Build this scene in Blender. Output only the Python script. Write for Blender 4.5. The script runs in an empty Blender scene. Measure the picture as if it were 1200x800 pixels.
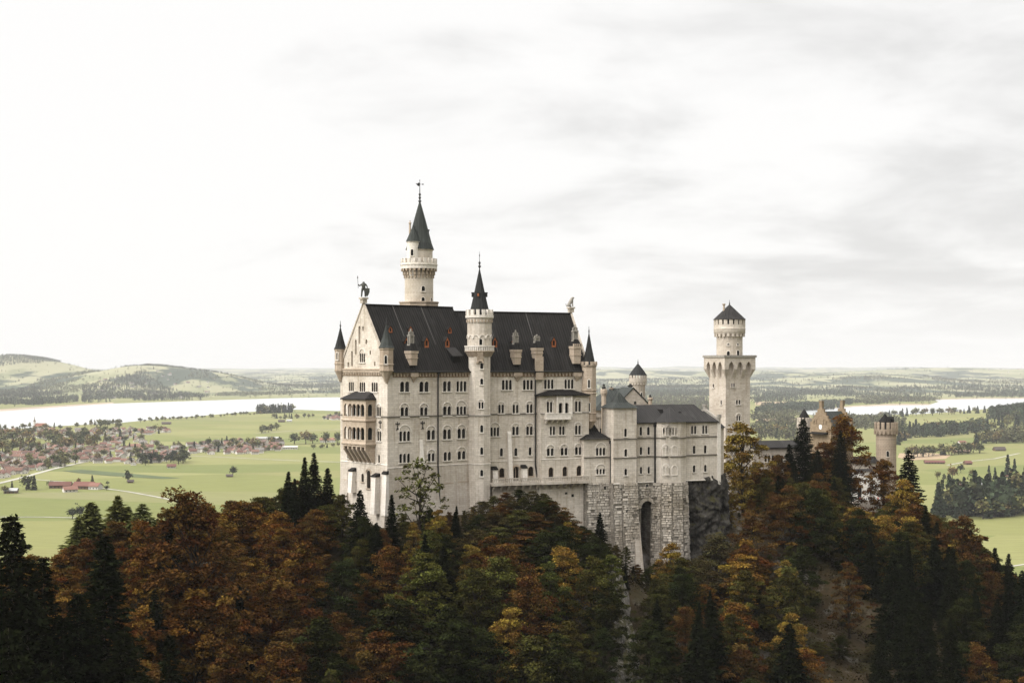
import bpy, math, random
import numpy as np
from mathutils import Vector
from mathutils.geometry import tessellate_polygon
R = math.radians
SC = bpy.context.scene
COL = SC.collection
# ---------------------------------------------------------------- camera, world, sun, exposure
FPX, HOR = 1667.0, 430.0          # focal length in photo pixels, photo row of the horizon
cam_d = bpy.data.cameras.new('camera'); cam = bpy.data.objects.new('camera', cam_d); COL.objects.link(cam)
cam.location = (0, 0, 0); cam.rotation_euler = (R(90), 0, 0)
cam_d.sensor_width = 36; cam_d.lens = FPX / 1200 * 36; cam_d.shift_y = (HOR - 400) / 1200
cam_d.clip_start = 0.5; cam_d.clip_end = 120000
SC.camera = cam
SUN_AZ, SUN_EL = R(-118), R(42)   # azimuth clockwise from +Y: behind the camera's left shoulder
SUN_DIR = Vector((math.sin(SUN_AZ) * math.cos(SUN_EL), math.cos(SUN_AZ) * math.cos(SUN_EL), math.sin(SUN_EL)))
W = bpy.data.worlds.new('World'); SC.world = W; W.use_nodes = True
def world():
    nt = W.node_tree; nt.nodes.clear(); N = nt.nodes.new; L = nt.links.new
    out = N('ShaderNodeOutputWorld')
    sky = N('ShaderNodeTexSky'); sky.sky_type = 'NISHITA'; sky.sun_disc = False
    sky.sun_elevation = SUN_EL; sky.sun_rotation = SUN_AZ; sky.air_density = 1.0; sky.dust_density = 2.0
    b1 = N('ShaderNodeBackground'); b1.inputs[1].default_value = 0.08; L(sky.outputs[0], b1.inputs[0])
    tc = N('ShaderNodeTexCoord'); sep = N('ShaderNodeSeparateXYZ'); L(tc.outputs['Generated'], sep.inputs[0])
    def m(op, a, b=None, c=None, clamp=False):
        n = N('ShaderNodeMath'); n.operation = op; n.use_clamp = clamp
        for i, v in enumerate((a, b, c)):
            if v is None: continue
            if isinstance(v, (int, float)): n.inputs[i].default_value = v
            else: L(v, n.inputs[i])
        return n.outputs[0]
    z = sep.outputs['Z']; zc = m('MAXIMUM', z, 0.0)
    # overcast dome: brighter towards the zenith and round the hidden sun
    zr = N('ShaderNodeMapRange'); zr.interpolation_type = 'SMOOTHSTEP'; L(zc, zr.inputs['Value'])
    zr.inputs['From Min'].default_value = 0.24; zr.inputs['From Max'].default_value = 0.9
    fr = N('ShaderNodeMapRange'); fr.interpolation_type = 'SMOOTHSTEP'; L(sep.outputs['Y'], fr.inputs['Value'])      # unseen low sky to the sides and behind, dimmed to deepen the shading
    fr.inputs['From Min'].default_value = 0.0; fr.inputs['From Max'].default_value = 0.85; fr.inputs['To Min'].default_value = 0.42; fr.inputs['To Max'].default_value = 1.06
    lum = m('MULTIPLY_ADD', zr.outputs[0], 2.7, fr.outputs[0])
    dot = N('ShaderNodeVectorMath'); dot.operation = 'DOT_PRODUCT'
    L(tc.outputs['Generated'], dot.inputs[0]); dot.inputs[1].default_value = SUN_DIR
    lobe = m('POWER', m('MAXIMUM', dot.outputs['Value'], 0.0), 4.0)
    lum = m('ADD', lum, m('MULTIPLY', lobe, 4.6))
    # cloud layer, flattened towards the horizon
    den = m('ADD', zc, 0.20)
    px = m('DIVIDE', sep.outputs['X'], den); py = m('DIVIDE', sep.outputs['Y'], den)
    cmb = N('ShaderNodeCombineXYZ'); L(px, cmb.inputs[0]); L(py, cmb.inputs[1]); cmb.inputs[2].default_value = 3.7
    nz = N('ShaderNodeTexNoise'); nz.inputs['Scale'].default_value = 2.1; nz.inputs['Detail'].default_value = 5
    nz.inputs['Roughness'].default_value = 0.52; nz.inputs['Distortion'].default_value = 0.25
    L(cmb.outputs[0], nz.inputs['Vector'])
    side = m('MULTIPLY_ADD', sep.outputs['X'], 0.62, 0.0)             # thicker cloud to the right (east)
    v = m('ADD', nz.outputs[0], side)
    mr = N('ShaderNodeMapRange'); mr.interpolation_type = 'SMOOTHSTEP'
    L(v, mr.inputs['Value']); mr.inputs['From Min'].default_value = 0.49; mr.inputs['From Max'].default_value = 0.80
    mr.inputs['To Min'].default_value = 0.0; mr.inputs['To Max'].default_value = 0.225
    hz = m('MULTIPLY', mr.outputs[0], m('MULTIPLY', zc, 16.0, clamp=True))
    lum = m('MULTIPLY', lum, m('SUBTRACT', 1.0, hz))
    gm = N('ShaderNodeMapRange'); L(z, gm.inputs['Value']); gm.inputs['From Min'].default_value = -0.02; gm.inputs['From Max'].default_value = 0.0
    mixc = N('ShaderNodeMix'); mixc.data_type = 'RGBA'; L(gm.outputs[0], mixc.inputs[0])
    mixc.inputs[6].default_value = (0.05, 0.05, 0.035, 1)
    cl = N('ShaderNodeVectorMath'); cl.operation = 'SCALE'; cl.inputs[0].default_value = (1.0, 0.99, 0.975); L(lum, cl.inputs['Scale'])
    L(cl.outputs[0], mixc.inputs[7])
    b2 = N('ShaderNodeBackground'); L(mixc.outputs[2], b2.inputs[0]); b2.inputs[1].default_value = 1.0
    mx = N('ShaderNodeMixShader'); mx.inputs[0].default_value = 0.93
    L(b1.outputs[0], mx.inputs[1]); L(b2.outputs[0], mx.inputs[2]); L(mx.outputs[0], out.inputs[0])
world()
sun_d = bpy.data.lights.new('sun', 'SUN'); sun_d.energy = 1.5; sun_d.angle = R(10); sun_d.color = (1.0, 0.95, 0.88)
sun = bpy.data.objects.new('sun', sun_d); COL.objects.link(sun)
sun.rotation_euler = (-SUN_DIR).to_track_quat('-Z', 'Y').to_euler(); sun.location = (-100, -100, 200)
vs = SC.view_settings; vs.view_transform = 'Standard'; vs.look = 'None'; vs.exposure = 0.0; vs.gamma = 1.0; vs.use_curve_mapping = False
SC.render.engine = 'CYCLES'
cy = SC.cycles; cy.max_bounces = 4; cy.diffuse_bounces = 3; cy.glossy_bounces = 2; cy.transmission_bounces = 2
cy.volume_bounces = 0; cy.transparent_max_bounces = 6; cy.use_denoising = True; cy.use_adaptive_sampling = False
cy.adaptive_threshold = 0.008; cy.caustics_reflective = False; cy.caustics_refractive = False

# ---------------------------------------------------------------- helpers
def tag(o, label=None, cat=None, group=None, kind=None):
    if label: o['label'] = label
    if cat: o['category'] = cat
    if group: o['group'] = group
    if kind: o['kind'] = kind
    return o
ORG = {}
def empty(name, loc, label=None, cat=None, group=None):
    o = bpy.data.objects.new(name, None); COL.objects.link(o); o.location = loc; o.empty_display_size = .5
    ORG[o] = Vector(loc)
    return tag(o, label, cat, group)
def link(name, me, parent=None, loc=None):
    o = bpy.data.objects.new(name, me); COL.objects.link(o)
    if parent: o.parent = parent; ORG[o] = ORG[parent]
    else:
        ORG[o] = Vector(loc or (0, 0, 0)); o.location = ORG[o]
    return o
def auto_uv(me):
    n = len(me.polygons)
    if not n: return
    nor = np.empty(n * 3, np.float32); me.polygons.foreach_get('normal', nor); nor = nor.reshape(-1, 3)
    tot = np.empty(n, np.int32); me.polygons.foreach_get('loop_total', tot)
    vi = np.empty(len(me.loops), np.int32); me.loops.foreach_get('vertex_index', vi)
    co = np.empty(len(me.vertices) * 3, np.float32); me.vertices.foreach_get('co', co); co = co.reshape(-1, 3)
    h = np.stack([-nor[:, 1], nor[:, 0], np.zeros(n)], 1); l = np.linalg.norm(h, axis=1, keepdims=True)
    h = np.where(l > 0.08, h / np.maximum(l, 1e-6), np.array([[1., 0, 0]]))
    b = np.cross(nor, h); b *= np.where(b[:, 2:3] < -0.01, -1, 1)
    P = co[vi]; hh = np.repeat(h, tot, 0); bb = np.repeat(b, tot, 0)
    uv = np.stack([(P * hh).sum(1), (P * bb).sum(1)], 1).astype(np.float32)
    ul = me.uv_layers.new(name='UVMap'); ul.data.foreach_set('uv', uv.ravel())
class MB:
    def __init__(s): s.v = []; s.f = []; s.m = []
    def add(s, vs_, fs, m=0):
        k = len(s.v); s.v += [tuple(p) for p in vs_]; s.f += [tuple(i + k for i in f) for f in fs]; s.m += [m] * len(fs)
    def hexa(s, p, m=0): s.add(p, [(3, 2, 1, 0), (4, 5, 6, 7), (0, 1, 5, 4), (1, 2, 6, 5), (2, 3, 7, 6), (3, 0, 4, 7)], m)
    def box(s, fr, a0, a1, e0, e1, z0, z1, m=0):
        s.hexa([fr.p(a0, e1, z0), fr.p(a1, e1, z0), fr.p(a1, e0, z0), fr.p(a0, e0, z0), fr.p(a0, e1, z1), fr.p(a1, e1, z1), fr.p(a1, e0, z1), fr.p(a0, e0, z1)], m)
    def prism(s, fr, poly, e0, e1, m=0):          # (a,z) outline pushed along e
        n = len(poly)
        s.add([fr.p(a, e1, z) for a, z in poly] + [fr.p(a, e0, z) for a, z in poly],
              [tuple(range(n)), tuple(range(2 * n - 1, n - 1, -1))] + [(i, (i + 1) % n, n + (i + 1) % n, n + i) for i in range(n)], m)
    def side(s, fr, poly, a0, a1, m=0):           # (e,z) outline pushed along a
        n = len(poly)
        s.add([fr.p(a0, e, z) for e, z in poly] + [fr.p(a1, e, z) for e, z in poly],
              [tuple(range(n)), tuple(range(2 * n - 1, n - 1, -1))] + [(i, (i + 1) % n, n + (i + 1) % n, n + i) for i in range(n)], m)
    def lathe(s, c, prof, n=16, m=0, ph=0.0, cap=True):
        k = len(prof); vv = []
        for r, z in prof:
            for i in range(n):
                t = ph + 2 * math.pi * i / n; vv.append((c[0] + r * math.cos(t), c[1] + r * math.sin(t), z))
        ff = [(j * n + i, j * n + (i + 1) % n, (j + 1) * n + (i + 1) % n, (j + 1) * n + i) for j in range(k - 1) for i in range(n)]
        if cap: ff += [tuple(range(n - 1, -1, -1)), tuple(range((k - 1) * n, k * n))]
        s.add(vv, ff, m)
    def arc(s, c, r0, r1, t0, t1, z0, z1, m=0, n=3):   # a block of a ring: merlons, corbels
        vv = []
        for i in range(n + 1):
            t = t0 + (t1 - t0) * i / n; cs, sn = math.cos(t), math.sin(t)
            vv += [(c[0] + r0 * cs, c[1] + r0 * sn, z0), (c[0] + r1 * cs, c[1] + r1 * sn, z0), (c[0] + r1 * cs, c[1] + r1 * sn, z1), (c[0] + r0 * cs, c[1] + r0 * sn, z1)]
        ff = [(0, 1, 2, 3), (4 * n + 3, 4 * n + 2, 4 * n + 1, 4 * n)]
        for i in range(n):
            o = 4 * i
            for q in range(4): ff.append((o + q, o + 4 + q, o + 4 + (q + 1) % 4, o + (q + 1) % 4))
        s.add(vv, ff, m)
    def tube(s, pts, rad, n=6, m=0):
        pts = [Vector(p) for p in pts]; vv = []; k = len(pts)
        for j, p in enumerate(pts):
            d = (pts[min(j + 1, k - 1)] - pts[max(j - 1, 0)]).normalized()
            x = d.cross(Vector((0.31, 0.95, 0.05))).normalized(); y = d.cross(x)
            r = rad[j] if isinstance(rad, (list, tuple)) else rad
            for i in range(n):
                t = 2 * math.pi * i / n; vv.append(tuple(p + x * (r * math.cos(t)) + y * (r * math.sin(t))))
        ff = [(j * n + i, j * n + (i + 1) % n, (j + 1) * n + (i + 1) % n, (j + 1) * n + i) for j in range(k - 1) for i in range(n)]
        ff += [tuple(range(n - 1, -1, -1)), tuple(range((k - 1) * n, k * n))]
        s.add(vv, ff, m)
    def panel(s, fr, e, outer, holes, m=0, depth=.4, back=None):
        loops = [[Vector((a, z, 0)) for a, z in outer]] + [[Vector((a, z, 0)) for a, z in h] for h in holes]
        flat = [(v.x, v.y) for l in loops for v in l]
        tris = tessellate_polygon(loops)
        s.add([fr.p(a, e, z) for a, z in flat], [tuple(t) for t in tris], m)
        for h in holes:
            n = len(h)
            s.add([fr.p(a, e, z) for a, z in h] + [fr.p(a, e - depth, z) for a, z in h], [(i, (i + 1) % n, n + (i + 1) % n, n + i) for i in range(n)], m)
            if back is not None: s.add([fr.p(a, e - depth, z) for a, z in h], [tuple(range(n))], back)
    def build(s, name, mats, parent=None, loc=None, smooth=None):
        if not isinstance(mats, (list, tuple)): mats = [mats]
        o0 = ORG[parent] if parent else Vector(loc or (0, 0, 0))
        me = bpy.data.meshes.new(name)
        me.from_pydata([(x - o0.x, y - o0.y, z - o0.z) for x, y, z in s.v], [], s.f)
        for m in mats: me.materials.append(m)
        me.polygons.foreach_set('material_index', s.m)
        me.update(); auto_uv(me)
        if smooth is not None:
            me.polygons.foreach_set('use_smooth', [True] * len(me.polygons)); me.set_sharp_from_angle(angle=R(smooth))
        return link(name, me, parent, loc)
class Fr:
    """upright plane: a runs along d, e points out of the wall towards the viewer"""
    def __init__(s, o, d):
        l = math.hypot(*d); s.o = o; s.d = (d[0] / l, d[1] / l); s.n = (s.d[1], -s.d[0])
    def p(s, a, e, z): return (s.o[0] + a * s.d[0] + e * s.n[0], s.o[1] + a * s.d[1] + e * s.n[1], z)
    def a(s, px, e=0.0):
        k = (px - 600) / FPX; ox, oy = s.o[0] + e * s.n[0], s.o[1] + e * s.n[1]
        return (k * oy - ox) / (s.d[0] - k * s.d[1])
    def z(s, py, a, e=0.0): return (HOR - py) / FPX * s.p(a, e, 0)[1]
    def shift(s, a, e, rot=0.0):
        p = s.p(a, e, 0); c, q = math.cos(rot), math.sin(rot)
        return Fr((p[0], p[1]), (s.d[0] * c - s.d[1] * q, s.d[0] * q + s.d[1] * c))
def at(px, Y): return ((px - 600) / FPX * Y, Y)
def zat(py, Y): return (HOR - py) / FPX * Y
# ---------------------------------------------------------------- materials
class NT:
    def __init__(s, name):
        s.m = bpy.data.materials.new(name); s.m.use_nodes = True; s.t = s.m.node_tree; s.t.nodes.clear()
        s.out = s.n('ShaderNodeOutputMaterial'); s.b = s.n('ShaderNodeBsdfPrincipled'); s.l(s.b.outputs[0], s.out.inputs[0])
    def n(s, t, **k):
        x = s.t.nodes.new(t)
        for a, v in k.items(): setattr(x, a, v)
        return x
    def l(s, a, b): s.t.links.new(a, b)
    def put(s, sock, v):
        if isinstance(v, (int, float)): sock.default_value = v
        elif isinstance(v, (tuple, list)): sock.default_value = (*v, 1) if len(v) == 3 and len(sock.default_value) == 4 else v
        else: s.l(v, sock)
    def math(s, op, a, b=0.0, c=0.0, clamp=False):
        x = s.n('ShaderNodeMath', operation=op, use_clamp=clamp)
        for i, v in enumerate((a, b, c)): s.put(x.inputs[i], v)
        return x.outputs[0]
    def mix(s, f, a, b, mode='MIX'):
        x = s.n('ShaderNodeMix', data_type='RGBA', blend_type=mode); s.put(x.inputs[0], f); s.put(x.inputs[6], a); s.put(x.inputs[7], b); return x.outputs[2]
    def noise(s, vec, scale, detail=4, rough=.55, dist=0.0):
        x = s.n('ShaderNodeTexNoise'); s.put(x.inputs['Vector'], vec); x.inputs['Scale'].default_value = scale
        x.inputs['Detail'].default_value = detail; x.inputs['Roughness'].default_value = rough; x.inputs['Distortion'].default_value = dist; return x.outputs[0]
    def rng(s, v, a, b, c=0.0, d=1.0):
        x = s.n('ShaderNodeMapRange'); s.put(x.inputs[0], v)
        for i, q in enumerate((a, b, c, d)): x.inputs[i + 1].default_value = q
        return x.outputs[0]
    def uv(s): return s.n('ShaderNodeTexCoord').outputs['UV']
    def pos(s): return s.n('ShaderNodeNewGeometry').outputs['Position']
    def mapv(s, vec, sc=(1, 1, 1), rot=0.0):
        x = s.n('ShaderNodeMapping'); s.l(vec, x.inputs[0]); x.inputs['Scale'].default_value = sc; x.inputs['Rotation'].default_value = (0, 0, rot); return x.outputs[0]
    def bump(s, h, dist=.05, st=.6):
        x = s.n('ShaderNodeBump'); x.inputs['Strength'].default_value = st; x.inputs['Distance'].default_value = dist; s.l(h, x.inputs['Height']); s.l(x.outputs[0], s.b.inputs['Normal'])
    def done(s, col, rough=.85, spec=.3):
        s.put(s.b.inputs['Base Color'], col); s.put(s.b.inputs['Roughness'], rough); s.b.inputs['Specular IOR Level'].default_value = spec; return s.m
def stone(name, c1, c2, mortar, bw=1.1, bh=.45, stain=(.62, .58, .52), amt=.55, bump=.03):
    t = NT(name); uv = t.uv(); p = t.pos()
    br = t.n('ShaderNodeTexBrick'); t.l(uv, br.inputs['Vector']); br.inputs['Scale'].default_value = 1.0
    br.inputs['Brick Width'].default_value = bw; br.inputs['Row Height'].default_value = bh; br.inputs['Mortar Size'].default_value = .018
    br.inputs['Color1'].default_value = (*c1, 1); br.inputs['Color2'].default_value = (*c2, 1); br.inputs['Mortar'].default_value = (*mortar, 1); br.inputs['Bias'].default_value = -.1
    big = t.rng(t.noise(p, .11, 5, .6), .42, .72)
    streak = t.rng(t.noise(t.mapv(uv, (1.3, .09, 1)), 1.0, 5, .62), .50, .74)
    fine = t.rng(t.noise(p, 2.2, 6, .68), .3, .72, .84, 1.08)
    c = t.mix(t.math('MULTIPLY', big, amt), br.outputs[0], stain, 'MULTIPLY')
    c = t.mix(t.math('MULTIPLY', streak, amt * 1.0), c, (.58, .53, .46), 'MULTIPLY')
    x = t.n('ShaderNodeVectorMath', operation='SCALE'); t.l(c, x.inputs[0]); t.l(fine, x.inputs['Scale'])
    if name == 'stone_block':
        g = t.n('ShaderNodeNewGeometry'); x2 = t.n('ShaderNodeVectorMath', operation='SCALE'); t.l(x.outputs[0], x2.inputs[0]); t.l(t.rng(g.outputs['Random Per Island'], 0, 1, .68, 1.12), x2.inputs['Scale']); x = x2
    t.bump(t.math('MULTIPLY_ADD', br.outputs['Fac'], -1.0, t.math('MULTIPLY', fine, .6)), bump, .6)
    return t.done(x.outputs[0], .9, .2)
M = {}
M['lime'] = stone('limestone', (.60, .54, .465), (.50, .445, .38), (.40, .355, .30), amt=.75)
M['plain'] = stone('lower_limestone', (.52, .465, .40), (.45, .40, .34), (.36, .32, .27), amt=.8)
M['trim'] = stone('pale_trim', (.66, .61, .55), (.62, .57, .50), (.55, .5, .44), 2, .6, amt=.35)
M['sand'] = stone('sandstone', (.44, .36, .28), (.37, .295, .225), (.27, .215, .165), .9, .4, amt=.5)
M['tan'] = stone('tan_tower_stone', (.53, .47, .40), (.43, .375, .315), (.35, .31, .26), 1.1, .45, amt=.5)
M['rust'] = stone('rusticated_stone', (.24, .215, .18), (.13, .115, .095), (.06, .053, .045), 1.1, .5, amt=.9, bump=.2)
M['block'] = stone('stone_block', (.50, .45, .385), (.38, .34, .285), (.34, .30, .25), 1.7, .9, amt=.95, bump=.2)
M['gatestone'] = stone('brown_gate_stone', (.36, .29, .22), (.26, .205, .155), (.18, .145, .11), 1.0, .5, amt=.8)
M['brick'] = stone('yellow_brick', (.28, .21, .14), (.20, .15, .095), (.16, .125, .09), .6, .25, amt=.5)
def slate(name, c, seam=.6, c2=None, light=1.7):
    t = NT(name); uv = t.uv(); p = t.pos()
    sp = t.n('ShaderNodeSeparateXYZ'); t.l(uv, sp.inputs[0])
    fr = t.math('FRACT', t.math('DIVIDE', sp.outputs[0], seam))
    ln = t.rng(t.math('ABSOLUTE', t.math('SUBTRACT', fr, .5)), .40, .5)
    sh = t.noise(t.mapv(uv, (1.6, .12, 1)), 1.0, 5, .6)
    c2 = c2 or tuple(v * 1.9 + .004 for v in c)
    col = t.mix(t.rng(sh, .42, .75), c, c2)
    col = t.mix(t.rng(t.noise(p, .25, 4), .45, .75, 0, .55), col, tuple(v * .55 for v in c))
    col = t.mix(t.math('MULTIPLY', ln, .55), col, tuple(v * light + .006 for v in c2))
    col = t.mix(t.math('MULTIPLY', t.rng(t.noise(t.mapv(uv, (.5, .2, 1)), .7, 6, .7), .54, .72), .6), col, tuple(v * 2.6 + .012 for v in c))
    t.bump(ln, .05, .8)
    return t.done(col, t.rng(sh, .3, .7, .60, .78), .08)
M['roof'] = slate('dark_metal_roof', (.0068, .0061, .0055), c2=(.021, .019, .017), light=2.2)
M['roof2'] = slate('grey_metal_roof', (.017, .0155, .0145), .55)
M['green'] = slate('verdigris_roof', (.026, .028, .026), .5, (.055, .060, .054))
M['spire'] = slate('dark_spire', (.016, .016, .0155), .45)
def plain(name, c, rough=.8, spec=.3, var=.25, metal=0.0, sc=1.5):
    t = NT(name); f = t.rng(t.noise(t.pos(), sc, 5, .6), .3, .7, 1 - var, 1 + var)
    x = t.n('ShaderNodeVectorMath', operation='SCALE'); x.inputs[0].default_value = c; t.l(f, x.inputs['Scale']); t.b.inputs['Metallic'].default_value = metal
    return t.done(x.outputs[0], rough, spec)
def pane_glass():
    t = NT('dark_window_glass'); r = t.n('ShaderNodeNewGeometry').outputs['Random Per Island']; t.put(t.b.inputs['Roughness'], t.rng(r, 0, 1, .5, .16)); c = t.mix(t.rng(r, .72, 1, 0, 1), (.004, .004, .004), (.040, .038, .036))
    t.l(c, t.b.inputs['Base Color']); t.b.inputs['Specular IOR Level'].default_value = .12; return t.m
M['glass'] = pane_glass()
M['brownglass'] = plain('brown_window', (.018, .013, .009), .6, .1, .4)
M['wood'] = plain('red_dormer_wood', (.25, .080, .028), .75)
M['dark'] = plain('black_iron', (.014, .013, .012), .55)
M['bronze'] = plain('weathered_bronze', (.045, .045, .036), .5, .5, .4, 0.3)
M['grey'] = plain('grey_stone', (.24, .22, .19), .85); M['course'] = plain('dark_brown_course', (.13, .115, .095), .9)  # string courses toned darker than the wall stone
M['lead'] = plain('pale_coping', (.38, .33, .27), .85)
M['white'] = plain('white_plaster', (.66, .63, .58), .85)
M['clock'] = plain('clock_white', (.8, .8, .78), .6, var=.05)
M['frieze'] = plain('frieze_brown', (.20, .135, .085), .9); M['seam'] = plain('roof_flashing', (.075, .07, .065), .8)
# ---------------------------------------------------------------- terrain
def _hash(ix, iy, s):
    h = (ix.astype(np.int64) * 374761393 + iy.astype(np.int64) * 668265263 + s * 974634777) & 0x7fffffff
    h = ((h ^ (h >> 13)) * 1274126177) & 0x7fffffff
    return ((h ^ (h >> 16)) & 0xffff) / 65535.0
def vnoise(x, y, s=0):
    x = np.asarray(x, float); y = np.asarray(y, float)
    ix = np.floor(x); iy = np.floor(y); fx = x - ix; fy = y - iy; fx = fx * fx * (3 - 2 * fx); fy = fy * fy * (3 - 2 * fy)
    a = _hash(ix, iy, s); b = _hash(ix + 1, iy, s); c = _hash(ix, iy + 1, s); d = _hash(ix + 1, iy + 1, s)
    return (a * (1 - fx) + b * fx) * (1 - fy) + (c * (1 - fx) + d * fx) * fy - .5
def fbm(x, y, s=0, o=4):
    r = 0; k = 1.0
    for i in range(o): r = r + k * vnoise(x * 2 ** i, y * 2 ** i, s + i); k *= .5
    return r
def sm(t): t = np.clip(t, 0, 1); return t * t * (3 - 2 * t)
PLAIN = -170.0
RIDGE = [(-175, 165, -62), (-130, 200, -50), (-85, 240, -43), (-45, 283, -35), (-22, 302, -31), (0, 318, -32), (26, 330, -36), (52, 345, -36), (66, 372, -38), (98, 425, -42), (128, 450, -56), (150, 466, -95), (235, 480, -169)]
def ridge(x, y):
    x = np.asarray(x, float); y = np.asarray(y, float)
    bd = np.full(x.shape, 1e9); bz = np.full(x.shape, PLAIN); bs = np.zeros(x.shape)
    for (x0, y0, z0), (x1, y1, z1) in zip(RIDGE[:-1], RIDGE[1:]):
        dx, dy = x1 - x0, y1 - y0; L2 = dx * dx + dy * dy
        t = np.clip(((x - x0) * dx + (y - y0) * dy) / L2, 0, 1)
        d = np.hypot(x - x0 - t * dx, y - y0 - t * dy)
        sgn = np.sign((x - x0) * dy - (y - y0) * dx)
        w = d < bd
        bd = np.where(w, d, bd); bz = np.where(w, z0 + t * (z1 - z0), bz); bs = np.where(w, sgn, bs)
    return bd, bz, bs
def H(x, y):
    x = np.asarray(x, float); y = np.asarray(y, float)
    d, z, s = ridge(x, y); d2 = np.maximum(0, d - 11)
    south = z - .50 * np.minimum(d2, 95) - 1.0 * np.maximum(0, d2 - 95)
    north = z - .75 * d2
    hill = np.where(s > 0, south, north) + fbm(x / 17, y / 17, 5, 4) * 5.0 * np.clip(d2 / 20, 0, 1)
    hill = hill - 12 * np.exp(-(((x - 38) / 20) ** 2 + ((y - 311) / 12) ** 2))     # steeper under the stone bases
    hill = hill + 7 * np.exp(-(((x - 3) / 9) ** 2 + ((y - 291) / 8) ** 2))         # mound below the terrace
    base = PLAIN + 55 * sm((430 - np.hypot(x, y)) / 250)
    rr = np.hypot(x, y); az = np.arctan2(x, np.maximum(y, 1))
    far = sm((rr - 7300) / 6500)
    rise = far * (38 + 40 * sm((rr - 12000) / 25000) + 45 * sm((rr - 22000) / 25000) * sm((az + .12) / .25))
    rise = rise + far * (fbm(x / 2600, y / 2600, 11, 5) * 72 * (1 + .5 * sm((rr - 15000) / 20000)))
    def g(px, Y, h, wx, wy):
        cx = (px - 600) / FPX * Y; return h * np.exp(-(((x - cx) / wx) ** 2 + ((y - Y) / wy) ** 2))
    rise = rise + g(28, 11200, 158, 520, 1500) + g(-60, 11500, 150, 500, 1500) + g(168, 10200, 138, 430, 1300) + g(90, 10900, 70, 900, 1300) + g(262, 10500, 60, 300, 1000)
    rise = rise + far * (g(920, 16000, 75, 900, 2500) + g(1165, 17000, 90, 1200, 2600) + g(720, 18000, 80, 1300, 3000) + g(1040, 12500, 40, 700, 1200))
    rise = rise + g(1120, 3450, 0, 300, 200) + g(1240, 4300, 38, 260, 350)
    out = np.maximum(base + rise, hill)
    return out
def soil_material():
    t = NT('ground'); p = t.pos(); sp = t.n('ShaderNodeSeparateXYZ'); t.l(p, sp.inputs[0])
    # field patches
    vm = t.mapv(p, (1 / 520, 1 / 210, 0), R(17))
    vo = t.n('ShaderNodeTexVoronoi'); t.l(vm, vo.inputs['Vector']); vo.inputs['Scale'].default_value = 1.0; vo.inputs['Randomness'].default_value = .8
    sx = t.n('ShaderNodeSeparateXYZ'); t.l(vo.outputs['Color'], sx.inputs[0])
    rp = t.n('ShaderNodeValToRGB'); t.l(sx.outputs[0], rp.inputs[0]); rp.color_ramp.interpolation = 'CONSTANT'
    cols = [(0, (.154, .154, .055)), (.2, (.130, .138, .044)), (.42, (.174, .171, .066)), (.6, (.110, .124, .038)), (.78, (.158, .151, .058)), (.93, (.152, .148, .066))]
    e = rp.color_ramp.elements; e[0].position = 0; e[0].color = (*cols[0][1], 1); e[1].position = cols[1][0]; e[1].color = (*cols[1][1], 1)
    for q, c in cols[2:]: k = e.new(q); k.color = (*c, 1)
    n1 = t.noise(p, .004, 5, .6); col = t.mix(t.rng(n1, .35, .7, 0, .6), rp.outputs[0], (.140, .144, .047))
    n2 = t.noise(t.mapv(p, (.02, .22, .1), R(20)), 1, 4, .65)
    s = t.n('ShaderNodeVectorMath', operation='SCALE'); t.l(col, s.inputs[0]); t.l(t.rng(n2, .3, .7, .80, 1.14), s.inputs['Scale']); col = s.outputs[0]
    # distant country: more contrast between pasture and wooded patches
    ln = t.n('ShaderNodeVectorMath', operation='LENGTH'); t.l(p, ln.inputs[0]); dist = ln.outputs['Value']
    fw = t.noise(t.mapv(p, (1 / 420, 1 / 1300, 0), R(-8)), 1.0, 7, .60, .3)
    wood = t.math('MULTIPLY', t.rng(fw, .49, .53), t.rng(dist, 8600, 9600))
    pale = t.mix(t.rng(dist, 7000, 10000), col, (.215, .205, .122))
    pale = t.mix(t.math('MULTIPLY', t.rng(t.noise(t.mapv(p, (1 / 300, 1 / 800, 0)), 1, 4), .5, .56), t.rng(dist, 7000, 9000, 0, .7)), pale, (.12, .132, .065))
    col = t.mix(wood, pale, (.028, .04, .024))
    # forest floor and rock on the castle hill
    hillm = t.math('MULTIPLY', t.rng(dist, 700, 620), t.rng(sp.outputs[2], -166, -158))
    ff = t.mix(t.noise(p, .35, 6, .65), (.020, .014, .008), (.042, .028, .012))
    ff = t.mix(t.rng(t.noise(p, .12, 4), .52, .62), ff, (.030, .026, .011))
    ff = t.mix(t.math('MULTIPLY', t.rng(t.noise(p, .33, 7, .72), .55, .66), .8), ff, (.10, .092, .078))
    ff = t.mix(t.rng(t.noise(p, 1.4, 5, .7), .48, .62, 0, .8), ff, (.016, .014, .006))
    geo = t.n('ShaderNodeNewGeometry'); gz = t.n('ShaderNodeSeparateXYZ'); t.l(geo.outputs['Normal'], gz.inputs[0])
    rk = t.math('MULTIPLY', t.rng(gz.outputs[2], .80, .62), t.rng(t.noise(p, .15, 5, .65), .45, .58))
    ff = t.mix(rk, ff, t.mix(t.noise(p, .7, 6, .7), (.06, .055, .05), (.24, .22, .20)))
    col = t.mix(hillm, col, ff)
    t.bump(t.noise(p, .9, 5, .7), .4, .5)
    return t.done(col, .95, .1)
M['ground'] = soil_material()
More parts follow.
